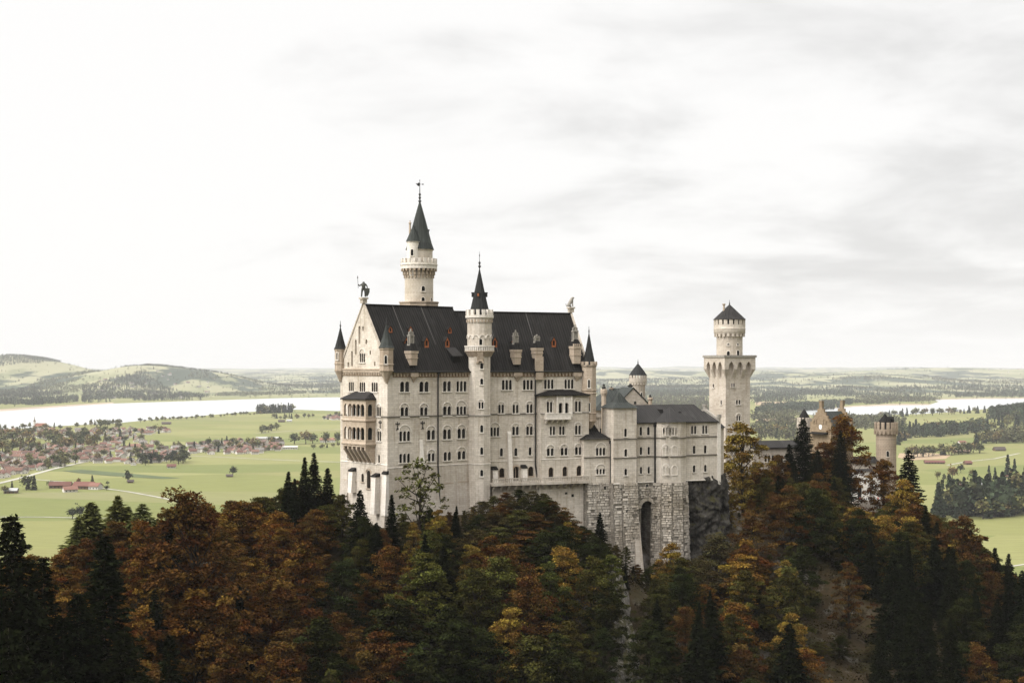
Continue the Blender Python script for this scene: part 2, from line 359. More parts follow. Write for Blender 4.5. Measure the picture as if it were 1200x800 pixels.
def grid_mesh(name, X, Y, Z, mat, smooth=True, wrap=False):
    n, m = X.shape; me = bpy.data.meshes.new(name); me.vertices.add(n * m)
    me.vertices.foreach_set('co', np.stack([X, Y, Z], -1).astype(np.float32).ravel())
    i = np.arange(n - 1)[:, None]; j = np.arange(m if wrap else m - 1)[None, :]; j1 = (j + 1) % m
    q = np.stack([i * m + j, i * m + j1, (i + 1) * m + j1, (i + 1) * m + j], -1).reshape(-1, 4)
    quads(me, q)
    me.polygons.foreach_set('use_smooth', [smooth] * len(q)); me.materials.append(mat); me.update()
    return link(name, me)
def quads(me, q):
    q = np.asarray(q, np.int32); k = q.shape[1]; me.loops.add(q.size); me.loops.foreach_set('vertex_index', q.ravel())
    me.polygons.add(len(q)); me.polygons.foreach_set('loop_start', np.arange(0, q.size, k, dtype=np.int32)); me.update(calc_edges=True)
def terrain():
    th = np.concatenate([np.linspace(-25, 25, 470), np.linspace(25, 335, 90)[1:-1]]) * math.pi / 180
    r = np.concatenate([np.linspace(15, 150, 20)[:-1], np.linspace(150, 520, 190)[:-1], np.geomspace(520, 6800, 60)[:-1], np.geomspace(6800, 62000, 150)])
    RR, TT = np.meshgrid(r, th, indexing='ij'); X = RR * np.sin(TT); Y = RR * np.cos(TT)
    Z = H(X, Y)
    o = grid_mesh('ground', X, Y, Z, M['ground'], True, True); tag(o, kind='structure')
    bm_fill = MB(); k = 24
    bm_fill.add([(15.6 * math.sin(i * 2 * math.pi / k), 15.6 * math.cos(i * 2 * math.pi / k), float(H(0, 15)) - .5) for i in range(k)], [tuple(range(k))])
    tag(bm_fill.build('ground_below_bridge', M['ground']), kind='structure')
terrain()
def gp(px, py, dz=0.0):            # photo pixel below the horizon -> point on the plain
    Y = (PLAIN) / ((HOR - py) / FPX); return ((px - 600) / FPX * Y, Y, PLAIN + dz)
def sheet(name, pts, mat, dz):
    P = [gp(px, py, dz) for px, py in pts]; tr = tessellate_polygon([[Vector((x, y, 0)) for x, y, z in P]])
    b = MB(); b.add(P, [tuple(t) for t in tr]); return tag(b.build(name, mat), kind='structure')
def water():
    t = NT('lake_water'); return t.done((.38, .39, .385), .2, .5)
M['water'] = water()
LAKE_W = [(-60, 485), (0, 482), (40, 479), (90, 475.5), (133, 472.7), (200, 470.5), (250, 469), (330, 466.5), (400, 465), (470, 464), (560, 463.5), (600, 466), (520, 474), (430, 481), (395, 481.5), (350, 480), (330, 479.5), (300, 482), (255, 485.5), (220, 488.5), (185, 491), (140, 495.5), (90, 498), (40, 501), (-60, 506)]
LAKE_E = [(930, 481.5), (962, 479.8), (1000, 476.6), (1045, 474.9), (1088, 474.6), (1100, 470.5), (1094, 468.4), (1150, 467.4), (1210, 467), (1280, 466.5), (1280, 472), (1215, 473.5), (1180, 476.5), (1152, 479.5), (1120, 482.5), (1075, 485), (1030, 486.2), (985, 486.2), (950, 486)]
sheet('lake', LAKE_W, M['water'], .5); sheet('lake', LAKE_E, M['water'], .5)
M['mud'] = plain('lake_mud', (.26, .20, .14), .9, sc=.01)
M['track'] = plain('gravel_track', (.30, .285, .24), .9, sc=.05)
M['asphalt'] = plain('pale_asphalt', (.30, .30, .29), .9, sc=.05)
M['field_dark'] = plain('dark_green_field', (.050, .066, .020), .95, sc=.02)
M['field_brown'] = plain('bare_field', (.26, .185, .11), .95, sc=.02)
M['field_pale'] = plain('mown_field', (.2,.2,.1), .95, sc=.02)
sheet('lake_shore', [(940, 480.2), (1000, 475.2), (1040, 473.2), (1092, 473.2), (1112, 470.6), (1092, 467.6), (1150, 466.3), (1280, 465.6), (1280, 466.8), (1150, 468.2), (1100, 469), (1118, 470.9), (1095, 475), (1040, 475.6), (1000, 477.4), (945, 481.8)], M['mud'], .3)
sheet('lake_shore', [(-60, 482), (0, 479.4), (90, 473.6), (133, 471.3), (133, 473.4), (90, 476.4), (0, 483.4), (-60, 487)], M['mud'], .3)
sheet('field', [(73, 551.5), (95, 550), (150, 554.5), (212, 560), (190, 561), (130, 557.5), (90, 554)], M['field_dark'], .3)
sheet('field', [(888, 490.5), (935, 490), (980, 489), (1000, 491), (950, 494), (885, 494)], M['field_brown'], .3)
sheet('field', [(1054, 531), (1082, 530), (1115, 533), (1108, 537.5), (1070, 539), (1052, 536)], M['field_brown'], .3)
sheet('field', [(885, 470.5), (960, 471), (1010, 470), (985, 473), (885, 474.5)], M['field_brown'], .3)
def road(pts, w, mat, dz=.45, name='road'):
    P = []
    for (x0, y0), (x1, y1) in zip(pts[:-1], pts[1:]):
        for k in range(6): P.append((x0 + (x1 - x0) * k / 6, y0 + (y1 - y0) * k / 6))
    P.append(pts[-1]); G = [Vector(gp(px, py, dz)) for px, py in P]; b = MB(); L = []
    for i, g in enumerate(G):
        d = (G[min(i + 1, len(G) - 1)] - G[max(i - 1, 0)]).normalized(); n = Vector((-d.y, d.x, 0)) * w / 2; L += [g + n, g - n]
    b.add(L, [(2 * i, 2 * i + 1, 2 * i + 3, 2 * i + 2) for i in range(len(G) - 1)]); tag(b.build(name, mat), kind='structure')
road([(-40, 574), (0, 566), (30, 558.5), (60, 550), (88, 543.5), (100, 541)], 9, M['track'])
road([(120, 572), (150, 576), (180, 581.5), (212, 588), (240, 593)], 5, M['track'])
road([(-20, 605.8), (50, 605.8), (128, 607.5), (180, 609)], 4, M['track'])
road([(210, 533.5), (260, 535.5), (330, 539), (400, 541.5)], 6, M['track'])
road([(25, 560), (60, 563.5), (110, 566)], 4, M['track'])
road([(1110, 545), (1135, 540.5), (1165, 537.5), (1195, 531)], 5, M['track'])
road([(1060, 503), (1080, 495.5), (1110, 490.5)], 14, M['track'])
road([(1186, 663.5), (1230, 657)], 3.5, M['track'])
road([(300, 508), (340, 505), (400, 503)], 6, M['track'])
# ---------------------------------------------------------------- castle: frames
T1, T2 = R(40), R(24)
U1 = (math.cos(T1), math.sin(T1)); U2 = (math.cos(T2), math.sin(T2)); V1 = (-U1[1], U1[0])
P0 = (-25.3, 289.0); WD = 17.4; HW = WD / 2
F1 = Fr(P0, U1); LB = 23.6
B0 = F1.p(LB, 0, 0)[:2]; F2 = Fr(B0, U2); LE = 26.5
FW = Fr((P0[0] + WD * V1[0], P0[1] + WD * V1[1]), (-V1[0], -V1[1]))
def arch_hole(a0, a1, z0, z1, n=6):
    r = (a1 - a0) / 2; zs = z1 - r; c = (a0 + a1) / 2
    return [(a0, z0), (a1, z0)] + [(c + r * math.cos(math.pi * k / n), zs + r * math.sin(math.pi * k / n)) for k in range(n + 1)]
def half_ring(b, fr, c, zs, r0, r1, e0, e1, m=0, n=8):
    for k in range(n):
        t0, t1 = math.pi * k / n, math.pi * (k + 1) / n
        q = [(c + r0 * math.cos(t0), zs + r0 * math.sin(t0)), (c + r1 * math.cos(t0), zs + r1 * math.sin(t0)), (c + r1 * math.cos(t1), zs + r1 * math.sin(t1)), (c + r0 * math.cos(t1), zs + r0 * math.sin(t1))]
        b.prism(fr, q, e0, e1, m)
def window(fr, e, px0, px1, yt, yb, n, arch, parent, holes, glass='glass', frame='trim', depth=.22, sub=False, mull=.22, fill=None):
    """n round-headed lights in the wall plane; the holes go to the wall panel, trim and panes become parts"""
    a0, a1 = fr.a(px0 - .15, e), fr.a(px1 + .15, e); ac = (a0 + a1) / 2; z0, z1 = fr.z(yb, ac, e), fr.z(yt - .2, ac, e)
    west = fr is FW; depth = .12 if west else min(depth, .22); mull = .14 if west else mull
    w = (a1 - a0 - mull * (n - 1)) / n; b = MB(); g = MB()
    for i in range(n):
        q0 = a0 + i * (w + mull); h = arch_hole(q0, q0 + w, z0, z1); holes.append(h)
        G = g if not sub else b
        G.add([fr.p(a, e - depth + .01, z) for a, z in h], [tuple(range(len(h)))], 0 if not sub else 1)
        if not sub:   # glazing bars
            G.box(fr, q0 + w / 2 - .03, q0 + w / 2 + .03, e - depth + .01, e - depth + .06, z0, z1 - w * .1, 1)
        if not west: half_ring(b, fr, q0 + w / 2, z1 - w / 2, w / 2 + .005, w / 2 + .07, e + .002, e + .05, 0, 5)
        if i and not west: # colonnette in front of the mullion
            b.tube([fr.p(q0 - mull / 2, e + .03, z0), fr.p(q0 - mull / 2, e + .03, z1 - w / 2)], (.05 if west else .08), 6)
    b.box(fr, a0 - .22, a1 + .22, e + .002, e + .22, z0 - .20, z0 - .003)
    for q in (a0 - .085, a1 + .003) if not west else (): b.box(fr, q, q + .082, e + .002, e + .06, z0, z1 - w / 2)
    if arch:
        r = (a1 - a0) / 2 + .14; half_ring(b, fr, ac, z1 - w * .45, r, r + .2, e + .002, e + .13, 0, 9)
    mats = [M[frame], M[glass]]
    f = b.build('window', mats, parent)
    if not sub: g.build('pane', [M[glass], M['brownglass']], f)
    return f
def corbel_band(b, fr, a0, a1, e, z0, z1, step=.8, m=0, out=.28):
    """a frieze with a zigzag of little corbels under the eaves"""
    b.box(fr, a0, a1, e + .002, e + .10, z0, z1, m + 1)
    b.box(fr, a0, a1, e + .10, e + out + .1, z1 - (z1 - z0) * .32, z1 - .002, m)
    n = max(1, int((a1 - a0) / step)); s = (a1 - a0) / n; h = z1 - (z1 - z0) * .32
    for i in range(n):
        q = a0 + i * s
        b.prism(fr, [(q + s * .02, h - .004), (q + s * .36, z0 + .10), (q + s * .60, z0 + .10), (q + s * .8, h - .004)], e + .10, e + out, m)
def string(b, fr, a0, a1, e, z, h=.32, out=.2, m=0): b.side(fr, [(e + .003, z), (e + out, z + h * .3), (e + out, z + h * .75), (e + .003, z + h)], a0, a1, m)
def spire(b, c, r, z0, z1, n=8, m=0, flare=.12, ph=0.0):
    h = z1 - z0; b.lathe(c, [(r * 1.06, z0), (r * .86, z0 + h * flare), (r * .44, z0 + h * .52), (.05, z1)], n, m, ph)
def finial(b, c, z0, h, r=.28, m=0):
    b.lathe(c, [(.10, z0 - .3), (.12, z0), (r, z0 + h * .10), (.09, z0 + h * .2), (r * .8, z0 + h * .3), (.06, z0 + h * .42), (.05, z0 + h * .7), (r * .4, z0 + h * .76), (.04, z0 + h * .82), (.02, z0 + h)], 7, m)
def merlons(b, c, r0, r1, z0, z1, n, m=0, fill=.58, ph=0.0):
    for i in range(n):
        t = ph + 2 * math.pi * i / n; b.arc(c, r0, r1, t, t + 2 * math.pi / n * fill, z0, z1, m, 2)
def round_window(fr_c, r, ang, z0, w, h, b, depth=.05):
    """narrow window with a raised surround on a round shaft (ang: direction it faces)"""
    d = (math.cos(ang), math.sin(ang)); f = Fr((fr_c[0] + d[0] * r, fr_c[1] + d[1] * r), (-d[1], d[0]))
    if f.n[0] * d[0] + f.n[1] * d[1] < 0: f = Fr(f.o, (d[1], -d[0]))
    f = Fr(f.o, f.d)
    b.prism(f, arch_hole(-w / 2 - .16, w / 2 + .16, z0 - .16, z0 + h + .16), -.35, .06, 0)
    b.prism(f, arch_hole(-w / 2, w / 2, z0, z0 + h), -.25, .066, 1)
    for s in (-1, 1): b.box(f, s * (w / 2 + .05) - .05, s * (w / 2 + .05) + .05, .0, .14, z0, z0 + h - w / 2, 0)
    b.box(f, -w / 2 - .2, w / 2 + .2, 0, .2, z0 - .25, z0 - .05, 0)
def rustic(b, fr, poly_a, e, z0, z1, seed, batter=0.0, bw=(.55, 1.35), bh=.54, keep=.94, m=0):
    """rough blocks standing out of a battered base; poly_a = (a0,a1), e is the face at the top z1"""
    rnd = random.Random(seed); z = z1
    while z > z0:
        h = bh * rnd.uniform(.7, 1.3); a = poly_a[0] + rnd.uniform(0, .5)
        while a < poly_a[1] - .3:
            w = min(rnd.uniform(*bw), poly_a[1] - a)
            if rnd.random() < keep and w > .3:
                ee = e + batter * (z1 - z); o = rnd.uniform(.08, .34)
                b.hexa([fr.p(a + .05, ee + o + .02, z - h + .05), fr.p(a + w - .05, ee + o, z - h + .06), fr.p(a + w - .04, ee - .3, z - h + .04), fr.p(a + .04, ee - .3, z - h + .04),
                        fr.p(a + .08, ee + o * .85, z - .07), fr.p(a + w - .08, ee + o * .8, z - .06), fr.p(a + w - .04, ee - .3, z - .04), fr.p(a + .04, ee - .3, z - .04)], m)
            a += w
        z -= h
# ---------------------------------------------------------------- the palace
def palace():
    root = empty('palace', (P0[0], P0[1], -30), 'tall pale limestone palace with steep dark roof, red dormers and arcaded loggia', 'palace')
    ZB = -42.0; ZE = -0.55; ZR1 = 12.95; ZR2 = 12.1; ZG = ZE
    holes1, holes2, holesW, holesB = [], [], [], []
    k1 = [  # west half of the long front: px0, px1, top, bottom, lights, relieving arch
        (469, 479.5, 447, 459, 2, 0), (491.5, 502.3, 447, 459, 2, 0), (519.3, 528.3, 446.5, 458.5, 2, 0), (535, 546.5, 446.5, 458.5, 3, 0),
        (469.6, 478.4, 477, 488.3, 2, 1), (492.4, 501, 477, 488.3, 2, 1), (519.3, 528.5, 476, 487, 2, 1), (535, 546.3, 476, 486.8, 3, 1),
        (468, 480.5, 505, 516.6, 3, 1), (500.5, 509.8, 503.6, 515, 2, 1), (519.3, 528.5, 502.8, 514.4, 2, 1), (536.3, 545.3, 502, 513.4, 2, 1),
        (468, 480.5, 531.3, 542, 3, 0), (501.5, 509.3, 530.8, 540.3, 2, 1), (520, 528.6, 529.3, 539.4, 2, 0), (536.5, 545.5, 528.2, 538, 2, 1)]
    for w in k1: window(F1, 0, *w[:4], w[4], w[5], root, holes1)
    for w in [(521, 529.8, 555, 565.3, 2, 0), (537, 548, 553.8, 563.6, 3, 0), (505.5, 509.5, 556, 566, 1, 0)]: window(F1, 0, *w[:4], w[4], w[5], root, holes1, 'brownglass', 'sand')
    k2 = [(588.3, 599.6, 445, 456.6, 3, 0), (613, 624.4, 445, 456.4, 3, 0), (637.8, 648.6, 444.6, 455.4, 3, 0), (661.6, 672, 444.4, 455.2, 3, 0),
          (584, 590.4, 474, 484, 2, 1), (600.8, 607.6, 474, 484, 2, 1), (617.2, 624, 473.4, 483.6, 2, 1),
          (574.8, 584.8, 500.6, 511, 3, 1), (600.4, 607.8, 499.6, 509.6, 2, 1), (616.8, 624.2, 499.4, 509.4, 2, 1),
          (586, 589.2, 525, 534.4, 1, 0), (602.8, 606.2, 524.8, 534, 1, 0), (619.6, 622.8, 524, 533.2, 1, 0)]
    for w in k2: window(F2, 0, *w[:4], w[4], w[5], root, holes2)
    for w in [(585.3, 591, 548.3, 559.2, 1, 0), (619.2, 625, 546.6, 557.6, 1, 0)]: window(F2, 0, *w[:4], w[4], w[5], root, holes2, 'brownglass', 'sand')
    EB = 2.0
    k3 = [(640.9, 647.2, 470.5, 483, 2, 1), (674, 680.6, 470, 482.5, 2, 1), (644.4, 650.4, 499.4, 509.6, 2, 0), (655.4, 661.6, 499.2, 509.4, 2, 0), (674, 680.6, 498.2, 508.8, 2, 1),
          (641, 648.8, 525, 533.8, 2, 1), (657.2, 665, 524.4, 533.2, 2, 1), (674, 681.6, 523.6, 532.6, 2, 1)]
    for w in k3: window(F2, EB, *w[:4], w[4], w[5], root, holesB)
    for w in [(643.2, 648.2, 547.4, 558.6, 1, 0), (659.6, 664.4, 546.6, 557.8, 1, 0), (676, 681.6, 545.6, 557, 1, 0)]: window(F2, EB, *w[:4], w[4], w[5], root, holesB, 'brownglass', 'sand')
    # the arched garden door between the buttress and the pipe
    a0, a1 = F2.a(601.8), F2.a(608.2); zd0, zd1 = F2.z(563, a0), F2.z(546.5, a0); holes2.append(arch_hole(a0, a1, zd0, zd1))
    b = MB(); h = arch_hole(a0, a1, zd0, zd1); b.add([F2.p(a, -.44, z) for a, z in h], [tuple(range(len(h)))], 1)
    half_ring(b, F2, (a0 + a1) / 2, zd1 - (a1 - a0) / 2, (a1 - a0) / 2 + .005, (a1 - a0) / 2 + .4, .002, .15); b.box(F2, (a0 + a1) / 2 - .05, (a0 + a1) / 2 + .05, -.44, -.36, zd0, zd1 - .3, 0)
    b.build('door', [M['sand'], M['brownglass']], root)
    # west front
    for w in [(409, 414.4, 447.6, 458.2, 3, 0), (421.6, 427.8, 447.8, 458.6, 3, 0), (435.6, 442.4, 448, 459, 3, 0), (442, 446.3, 476.6, 487.6, 2, 1), (442.3, 446.5, 505, 516.6, 2, 1), (443.3, 445, 532.6, 542, 1, 0), (407, 408.8, 531, 536.6, 1, 0)]:
        window(FW, 0, *w[:4], w[4], w[5], root, holesW, mull=.2)
    for w in [(404.8, 406.6, 551.5, 561, 1, 0), (414.4, 417, 553, 563.4, 1, 0), (423.6, 426.2, 554.8, 564.4, 1, 0)]: window(FW, 0, *w[:4], w[4], w[5], root, holesW, 'brownglass', 'sand')
    window(FW, 0, 430, 434, 551, 572, 1, 1, root, holesW, 'brownglass', 'sand')
    window(FW, 0, 421.8, 427.6, 414, 424.4, 3, 1, root, holesW, mull=.18)
    niches = []
    for x0, x1, y0, y1 in [(420, 422.4, 382, 403), (424.5, 426.3, 382, 387.5), (416, 418, 398, 415.6), (428.2, 430.4, 397.6, 403), (411.5, 413.5, 411, 429), (433, 434.8, 410.6, 415.6), (407.2, 409, 424, 430), (438.2, 440, 423.6, 428.6)]:
        a0, a1 = FW.a(x0), FW.a(x1); niches.append(arch_hole(a0, a1, FW.z(y1, a0), FW.z(y0, a0)))
    # ---- walls
    b = MB()
    b.panel(F1, 0, [(0, ZB), (LB, ZB), (LB, ZE), (0, ZE)], holes1, 0, .23)
    gable = [(0, ZB), (WD, ZB), (WD, ZE), (HW, ZR1 + .35), (0, ZE)]
    hw_all = holesW + niches
    b.panel(FW, 0, gable, hw_all, 0, .45)
    for h in niches: b.add([FW.p(a, -.40, z) for a, z in h], [tuple(range(len(h)))], 0)
    n1 = F1.p(LB, -WD, 0)
    b.add([F1.p(0, -WD, ZB), F1.p(LB, -WD, ZB), F1.p(LB, -WD, ZE), F1.p(0, -WD, ZE)], [(0, 1, 2, 3)])
    b.add([F1.p(23.5, 0, ZE), F1.p(23.5, -WD, ZE), F1.p(23.5, -HW, ZR1 - .1)], [(0, 1, 2)], 1)
    b.build('wall', [M['lime'], M['roof']], root)
    b = MB()
    b.panel(F2, 0, [(0, ZB), (LE, ZB), (LE, ZE), (0, ZE)], holes2, 0, .45)
    e4 = [F2.p(LE, 0, ZB), F2.p(LE, -WD, ZB), F2.p(LE, -WD, ZE), F2.p(LE, -HW, ZR2 + .3), F2.p(LE, 0, ZE)]
    b.add(e4, [(0, 1, 2, 3, 4)]); b.add([F2.p(0, -WD, ZB), F2.p(LE, -WD, ZB), F2.p(LE, -WD, ZE), F2.p(0, -WD, ZE)], [(0, 1, 2, 3)])
    b.build('wall', M['lime'], root)
    # plinths: the lower, smoother masonry leans out below the pale course
    zp = F1.z(546, 8); b = MB()
    b.side(F1, [(.03, zp), (.03, zp - .5), (1.0, ZB), (-.2, ZB), (-.2, zp)], -.05, LB - .2)
    k = FW.z(543, 9); b.side(FW, [(.02, k), (.02, k - .5), (1.1, ZB), (-.1, ZB)], .2, 3.0)
    b.side(FW, [(.02, k), (.25, k - 2), (1.4, ZB), (-.1, ZB)], WD - 1.7, WD + .04)
    b.build('plinth', M['plain'], root)
    b = MB()
    string(b, F1, 0, LB - 2.2, 0, F1.z(547, 8), .22, .1); string(b, F2, 2.1, F2.a(633.5), 0, F2.z(540.2, 8), .22, .1); string(b, FW, .1, WD - .1, 0, FW.z(543, 9), .22, .1)
    b.build('string_course', M['trim'], root)
    b = MB(); z1 = F1.z(488.9, 4)
    string(b, F1, -.1, LB - 2.4, 0, z1, .34, .2); string(b, F2, 2.1, F2.a(633), 0, F2.z(485.6, 10), .34, .2); string(b, FW, .3, WD + .1, 0, z1, .34, .2)
    b.build('string_course', M['course'], root)
    # ---- frieze and eaves
    b = MB()
    corbel_band(b, F1, 1.3, LB - 2.3, 0, ZE - 1.55, ZE - .25); corbel_band(b, F2, 2.4, LE - 1.8, 0, ZE - 1.55, ZE - .25)
    corbel_band(b, FW, .9, WD - 1.3, 0, FW.z(440.2, 9), FW.z(434, 9), .6)
    b.side(FW, [(.002, FW.z(434, 9)), (.45, FW.z(433.4, 9)), (.45, FW.z(432.2, 9)), (.002, FW.z(431.5, 9))], .5, WD - .9)
    b.build('cornice', [M['sand'], M['frieze']], root)
    # ---- roofs
    def roof(fr, a0, a1, zr, name='roof'):
        b = MB(); ov = .55; sl = (zr - ZE) / HW; th = .16
        for e0, e1 in ((ov, -HW), (-WD - ov, -HW)):
            z0 = ZE - .42; b.add([fr.p(a0, e0, z0), fr.p(a1, e0, z0), fr.p(a1, e1, zr), fr.p(a0, e1, zr), fr.p(a0, e0, z0 - th), fr.p(a1, e0, z0 - th), fr.p(a1, e1, zr - th * 2), fr.p(a0, e1, zr - th * 2)],
                  [(0, 1, 2, 3), (4, 5, 6, 7), (0, 1, 5, 4), (1, 2, 6, 5), (2, 3, 7, 6), (3, 0, 4, 7)])
        b.prism(fr, [(a0, zr - .1), (a1, zr - .1), (a1, zr + .22), (a0, zr + .22)], -HW - .18, -HW + .18)
        o = b.build(name, M['roof'], root)
        g = MB(); z0 = ZE - .42; g.tube([fr.p(a0, ov + .12, z0 - .02), fr.p(a1, ov + .12, z0 - .02)], .13, 8); g.build('gutter', M['dark'], o)
        s = MB()   # pale lightning strips on the slope
        for q in ((a0 + (a1 - a0) * .30), (a0 + (a1 - a0) * .62)):
            zz = lambda e: ZE + (-e) * sl + .255
            s.add([fr.p(q, -.2, zz(-.2) + .0), fr.p(q + .10, -.2, zz(-.2)), fr.p(q + .10, -HW + .1, zz(-HW + .1)), fr.p(q, -HW + .1, zz(-HW + .1)), fr.p(q, -.2, zz(-.2) - .2), fr.p(q + .10, -.2, zz(-.2) - .2), fr.p(q + .10, -HW + .1, zz(-HW + .1) - .2), fr.p(q, -HW + .1, zz(-HW + .1) - .2)],
                  [(0, 1, 2, 3), (0, 1, 5, 4), (1, 2, 6, 5), (3, 0, 4, 7)])
        s.build('roof_flashing', M['seam'], o)
        return o
    roof(F1, .35, 23.4, ZR1); roof(F2, -3.2, LE - .3, ZR2)
    def coping(fr, a, zr, s):
        b = MB()
        for e0, e1, z0, z1 in ((.6, -HW, ZE + .1, zr + .62), (-WD - .6, -HW, ZE + .1, zr + .62)):
            b.add([fr.p(a - .2, e0, z0 - .8), fr.p(a + .2, e0, z0 - .8), fr.p(a + .2, e1, z1 - .4), fr.p(a - .2, e1, z1 - .4), fr.p(a - .2, e0, z0 + .25), fr.p(a + .2, e0, z0 + .25), fr.p(a + .2, e1, z1), fr.p(a - .2, e1, z1)],
                  [(3, 2, 1, 0), (4, 5, 6, 7), (0, 1, 5, 4), (1, 2, 6, 5), (2, 3, 7, 6), (3, 0, 4, 7)])
        b.box(fr, a - .55, a + .55, -HW - .5, -HW + .5, zr + .3, zr + 1.15); b.box(fr, a - .75, a + .75, -HW - .7, -HW + .7, zr + 1.15, zr + 1.5)
        b.build('gable_coping', M['lead'], root)
    coping(F1, .05, ZR1, 1); coping(F2, LE - .1, ZR2, -1)
    # ---- dormers with red wooden fronts
    def roof_point(fr, zr, px, py):
        lo, hi = 0.0, HW
        for _ in range(40):
            t = (lo + hi) / 2; a = fr.a(px, -t); z = fr.z(py, a, -t)
            if ZE + (zr - ZE) * t / HW < z: lo = t
            else: hi = t
        return fr.a(px, -t), t
    def dormer(fr, zr, px, py, w=1.12, h=1.35):
        a, t = roof_point(fr, zr, px, py); e = -t + .75; zb = ZE + (zr - ZE) * (t - .55) / HW
        out = [(a - w / 2, zb), (a + w / 2, zb), (a + w / 2, zb + h), (a, zb + h * 1.62), (a - w / 2, zb + h)]
        hole = arch_hole(a - w * .24, a + w * .24, zb + h * .28, zb + h * 1.12); b = MB()
        b.panel(fr, e, out, [hole], 0, .2, 1)
        b.prism(fr, [(q, z) for q, z in out], e - 1.7, e - .06, 2)
        for s in (-1, 1):
            b.add([fr.p(a, e + .07, zb + h * 1.74), fr.p(a + s * w * .57, e + .07, zb + h * .96), fr.p(a + s * w * .57, e - 1.9, zb + h * .96), fr.p(a, e - 1.9, zb + h * 1.74),
                   fr.p(a, e + .07, zb + h * 1.64), fr.p(a + s * w * .52, e + .07, zb + h * .88), fr.p(a + s * w * .52, e - 1.9, zb + h * .88), fr.p(a, e - 1.9, zb + h * 1.64)],
                  [(0, 1, 2, 3), (4, 5, 6, 7), (0, 1, 5, 4), (1, 2, 6, 5), (2, 3, 7, 6), (3, 0, 4, 7)], 2)
        b.build('dormer', [M['wood'], M['glass'], M['roof']], root)
    for px, py in [(474, 402.5), (497.5, 402.5), (521.8, 402.5)]: dormer(F1, ZR1, px, py)
    for px, py in [(455.2, 385), (478.6, 385), (524.8, 386)]: dormer(F1, ZR1, px, py, .92, .85)
    for px, py in [(578.4, 402.5), (600.6, 402.5), (625.4, 402.5), (647.3, 402.5), (669.5, 402.5)]: dormer(F2, ZR2, px, py, 1.08, 1.35)
    # ---- stone chimney stacks on the eaves
    def stack(fr, px, y0, y1, yt, w=1.9, merl=False, low=False, corb=True):
        a = fr.a(px, .1); z0, z1, zt = fr.z(y0, a), fr.z(y1, a), fr.z(yt, a); b = MB()
        zm = z0 + (z1 - z0) * .5
        b.hexa([fr.p(a - w * .36, .35, z0), fr.p(a + w * .36, .35, z0), fr.p(a + w * .36, -1.8, z0), fr.p(a - w * .36, -1.8, z0), fr.p(a - w * .45, .45, z1 - .5), fr.p(a + w * .45, .45, z1 - .5), fr.p(a + w * .45, -1.8, z1 - .5), fr.p(a - w * .45, -1.8, z1 - .5)])
        b.box(fr, a - w * .5, a + w * .5, -1.9, .58, z1 - .5, z1); b.box(fr, a - w * .46, a + w * .46, -1.85, .52, zm - .1, zm + .12)
        if merl:
            for k in range(5): b.box(fr, a - w * .5 + k * w * .22, a - w * .5 + k * w * .22 + w * .12, .2, .6, z1, z1 + .5)
        if corb:
            ze = ZE - .3; kb = MB()
            kb.box(fr, a - w * .5, a + w * .5, .1, .62, ze - 1.1, ze - .2); kb.add([fr.p(a - w * .42, .02, ze - 1.1), fr.p(a + w * .42, .02, ze - 1.1), fr.p(a + w * .42, .6, ze - 1.1), fr.p(a - w * .42, .6, ze - 1.1), fr.p(a, .02, ze - 2.4)], [(0, 1, 2, 3), (0, 1, 4), (1, 2, 4), (2, 3, 4), (3, 0, 4)])
        else: b.box(fr, a - w * .45, a + w * .45, .05, .7, ZE - 2.2, z0 + .4)
        o = b.build('chimney_stack', M['sand'], root)
        if corb: kb.build('corbel', M['sand'], o)
        c = MB(); c.hexa([fr.p(a - w * .5, .6, z1), fr.p(a + w * .5, .6, z1), fr.p(a + w * .5, -2.4, z1), fr.p(a - w * .5, -2.4, z1), fr.p(a - w * .22, -.2, z1 + 1.5), fr.p(a + w * .22, -.2, z1 + 1.5), fr.p(a + w * .22, -2.4, z1 + 1.6), fr.p(a - w * .22, -2.4, z1 + 1.6)]); c.build('cap', M['roof'], o)
        l = MB(); s = w * .24; zl = z1 + 1.2; hh = zt - zl
        for q in (-1, 1):
            for e in (-.55, -1.15): l.box(fr, a + q * s * .95 - .12, a + q * s * .95 + .12, e - .12, e + .12, zl, zl + hh * .6)
        l.box(fr, a - s * .62, a + s * .62, -1.05, -.65, zl, zl + hh * .62)
        l.box(fr, a - s * 1.35, a + s * 1.35, -1.4, -.35, zl + hh * .55, zl + hh * .62); l.box(fr, a - s * 1.3, a + s * 1.3, -1.35, -.4, zl - .1, zl + .15)
        for q in (-1, 0, 1): l.box(fr, a + q * s - .13, a + q * s + .13, -1.0, -.7, zl + hh * .62, zl + hh * (.8 if q else .9))
        l.box(fr, a - s * .7, a + s * .7, -1.1, -.6, zl + hh * .8, zl + hh * .84); l.box(fr, a - .12, a + .12, -.97, -.73, zl + hh * .84, zt)
        l.build('flue', M['grey'], o)
    stack(F1, 484.6, 428, 411, 385); stack(F2, 606.2, 427, 409.5, 386.5); stack(F2, 631.2, 420, 407.5, 391.5, 2.0, corb=False); stack(F2, 676, 426, 405.5, 380, 2.05, True)
    # shed dormer on the west roof
    a, t = roof_point(F1, ZR1, 531, 417); zb = ZE + (ZR1 - ZE) * (t - .6) / HW; b = MB(); e = -t + 1.2
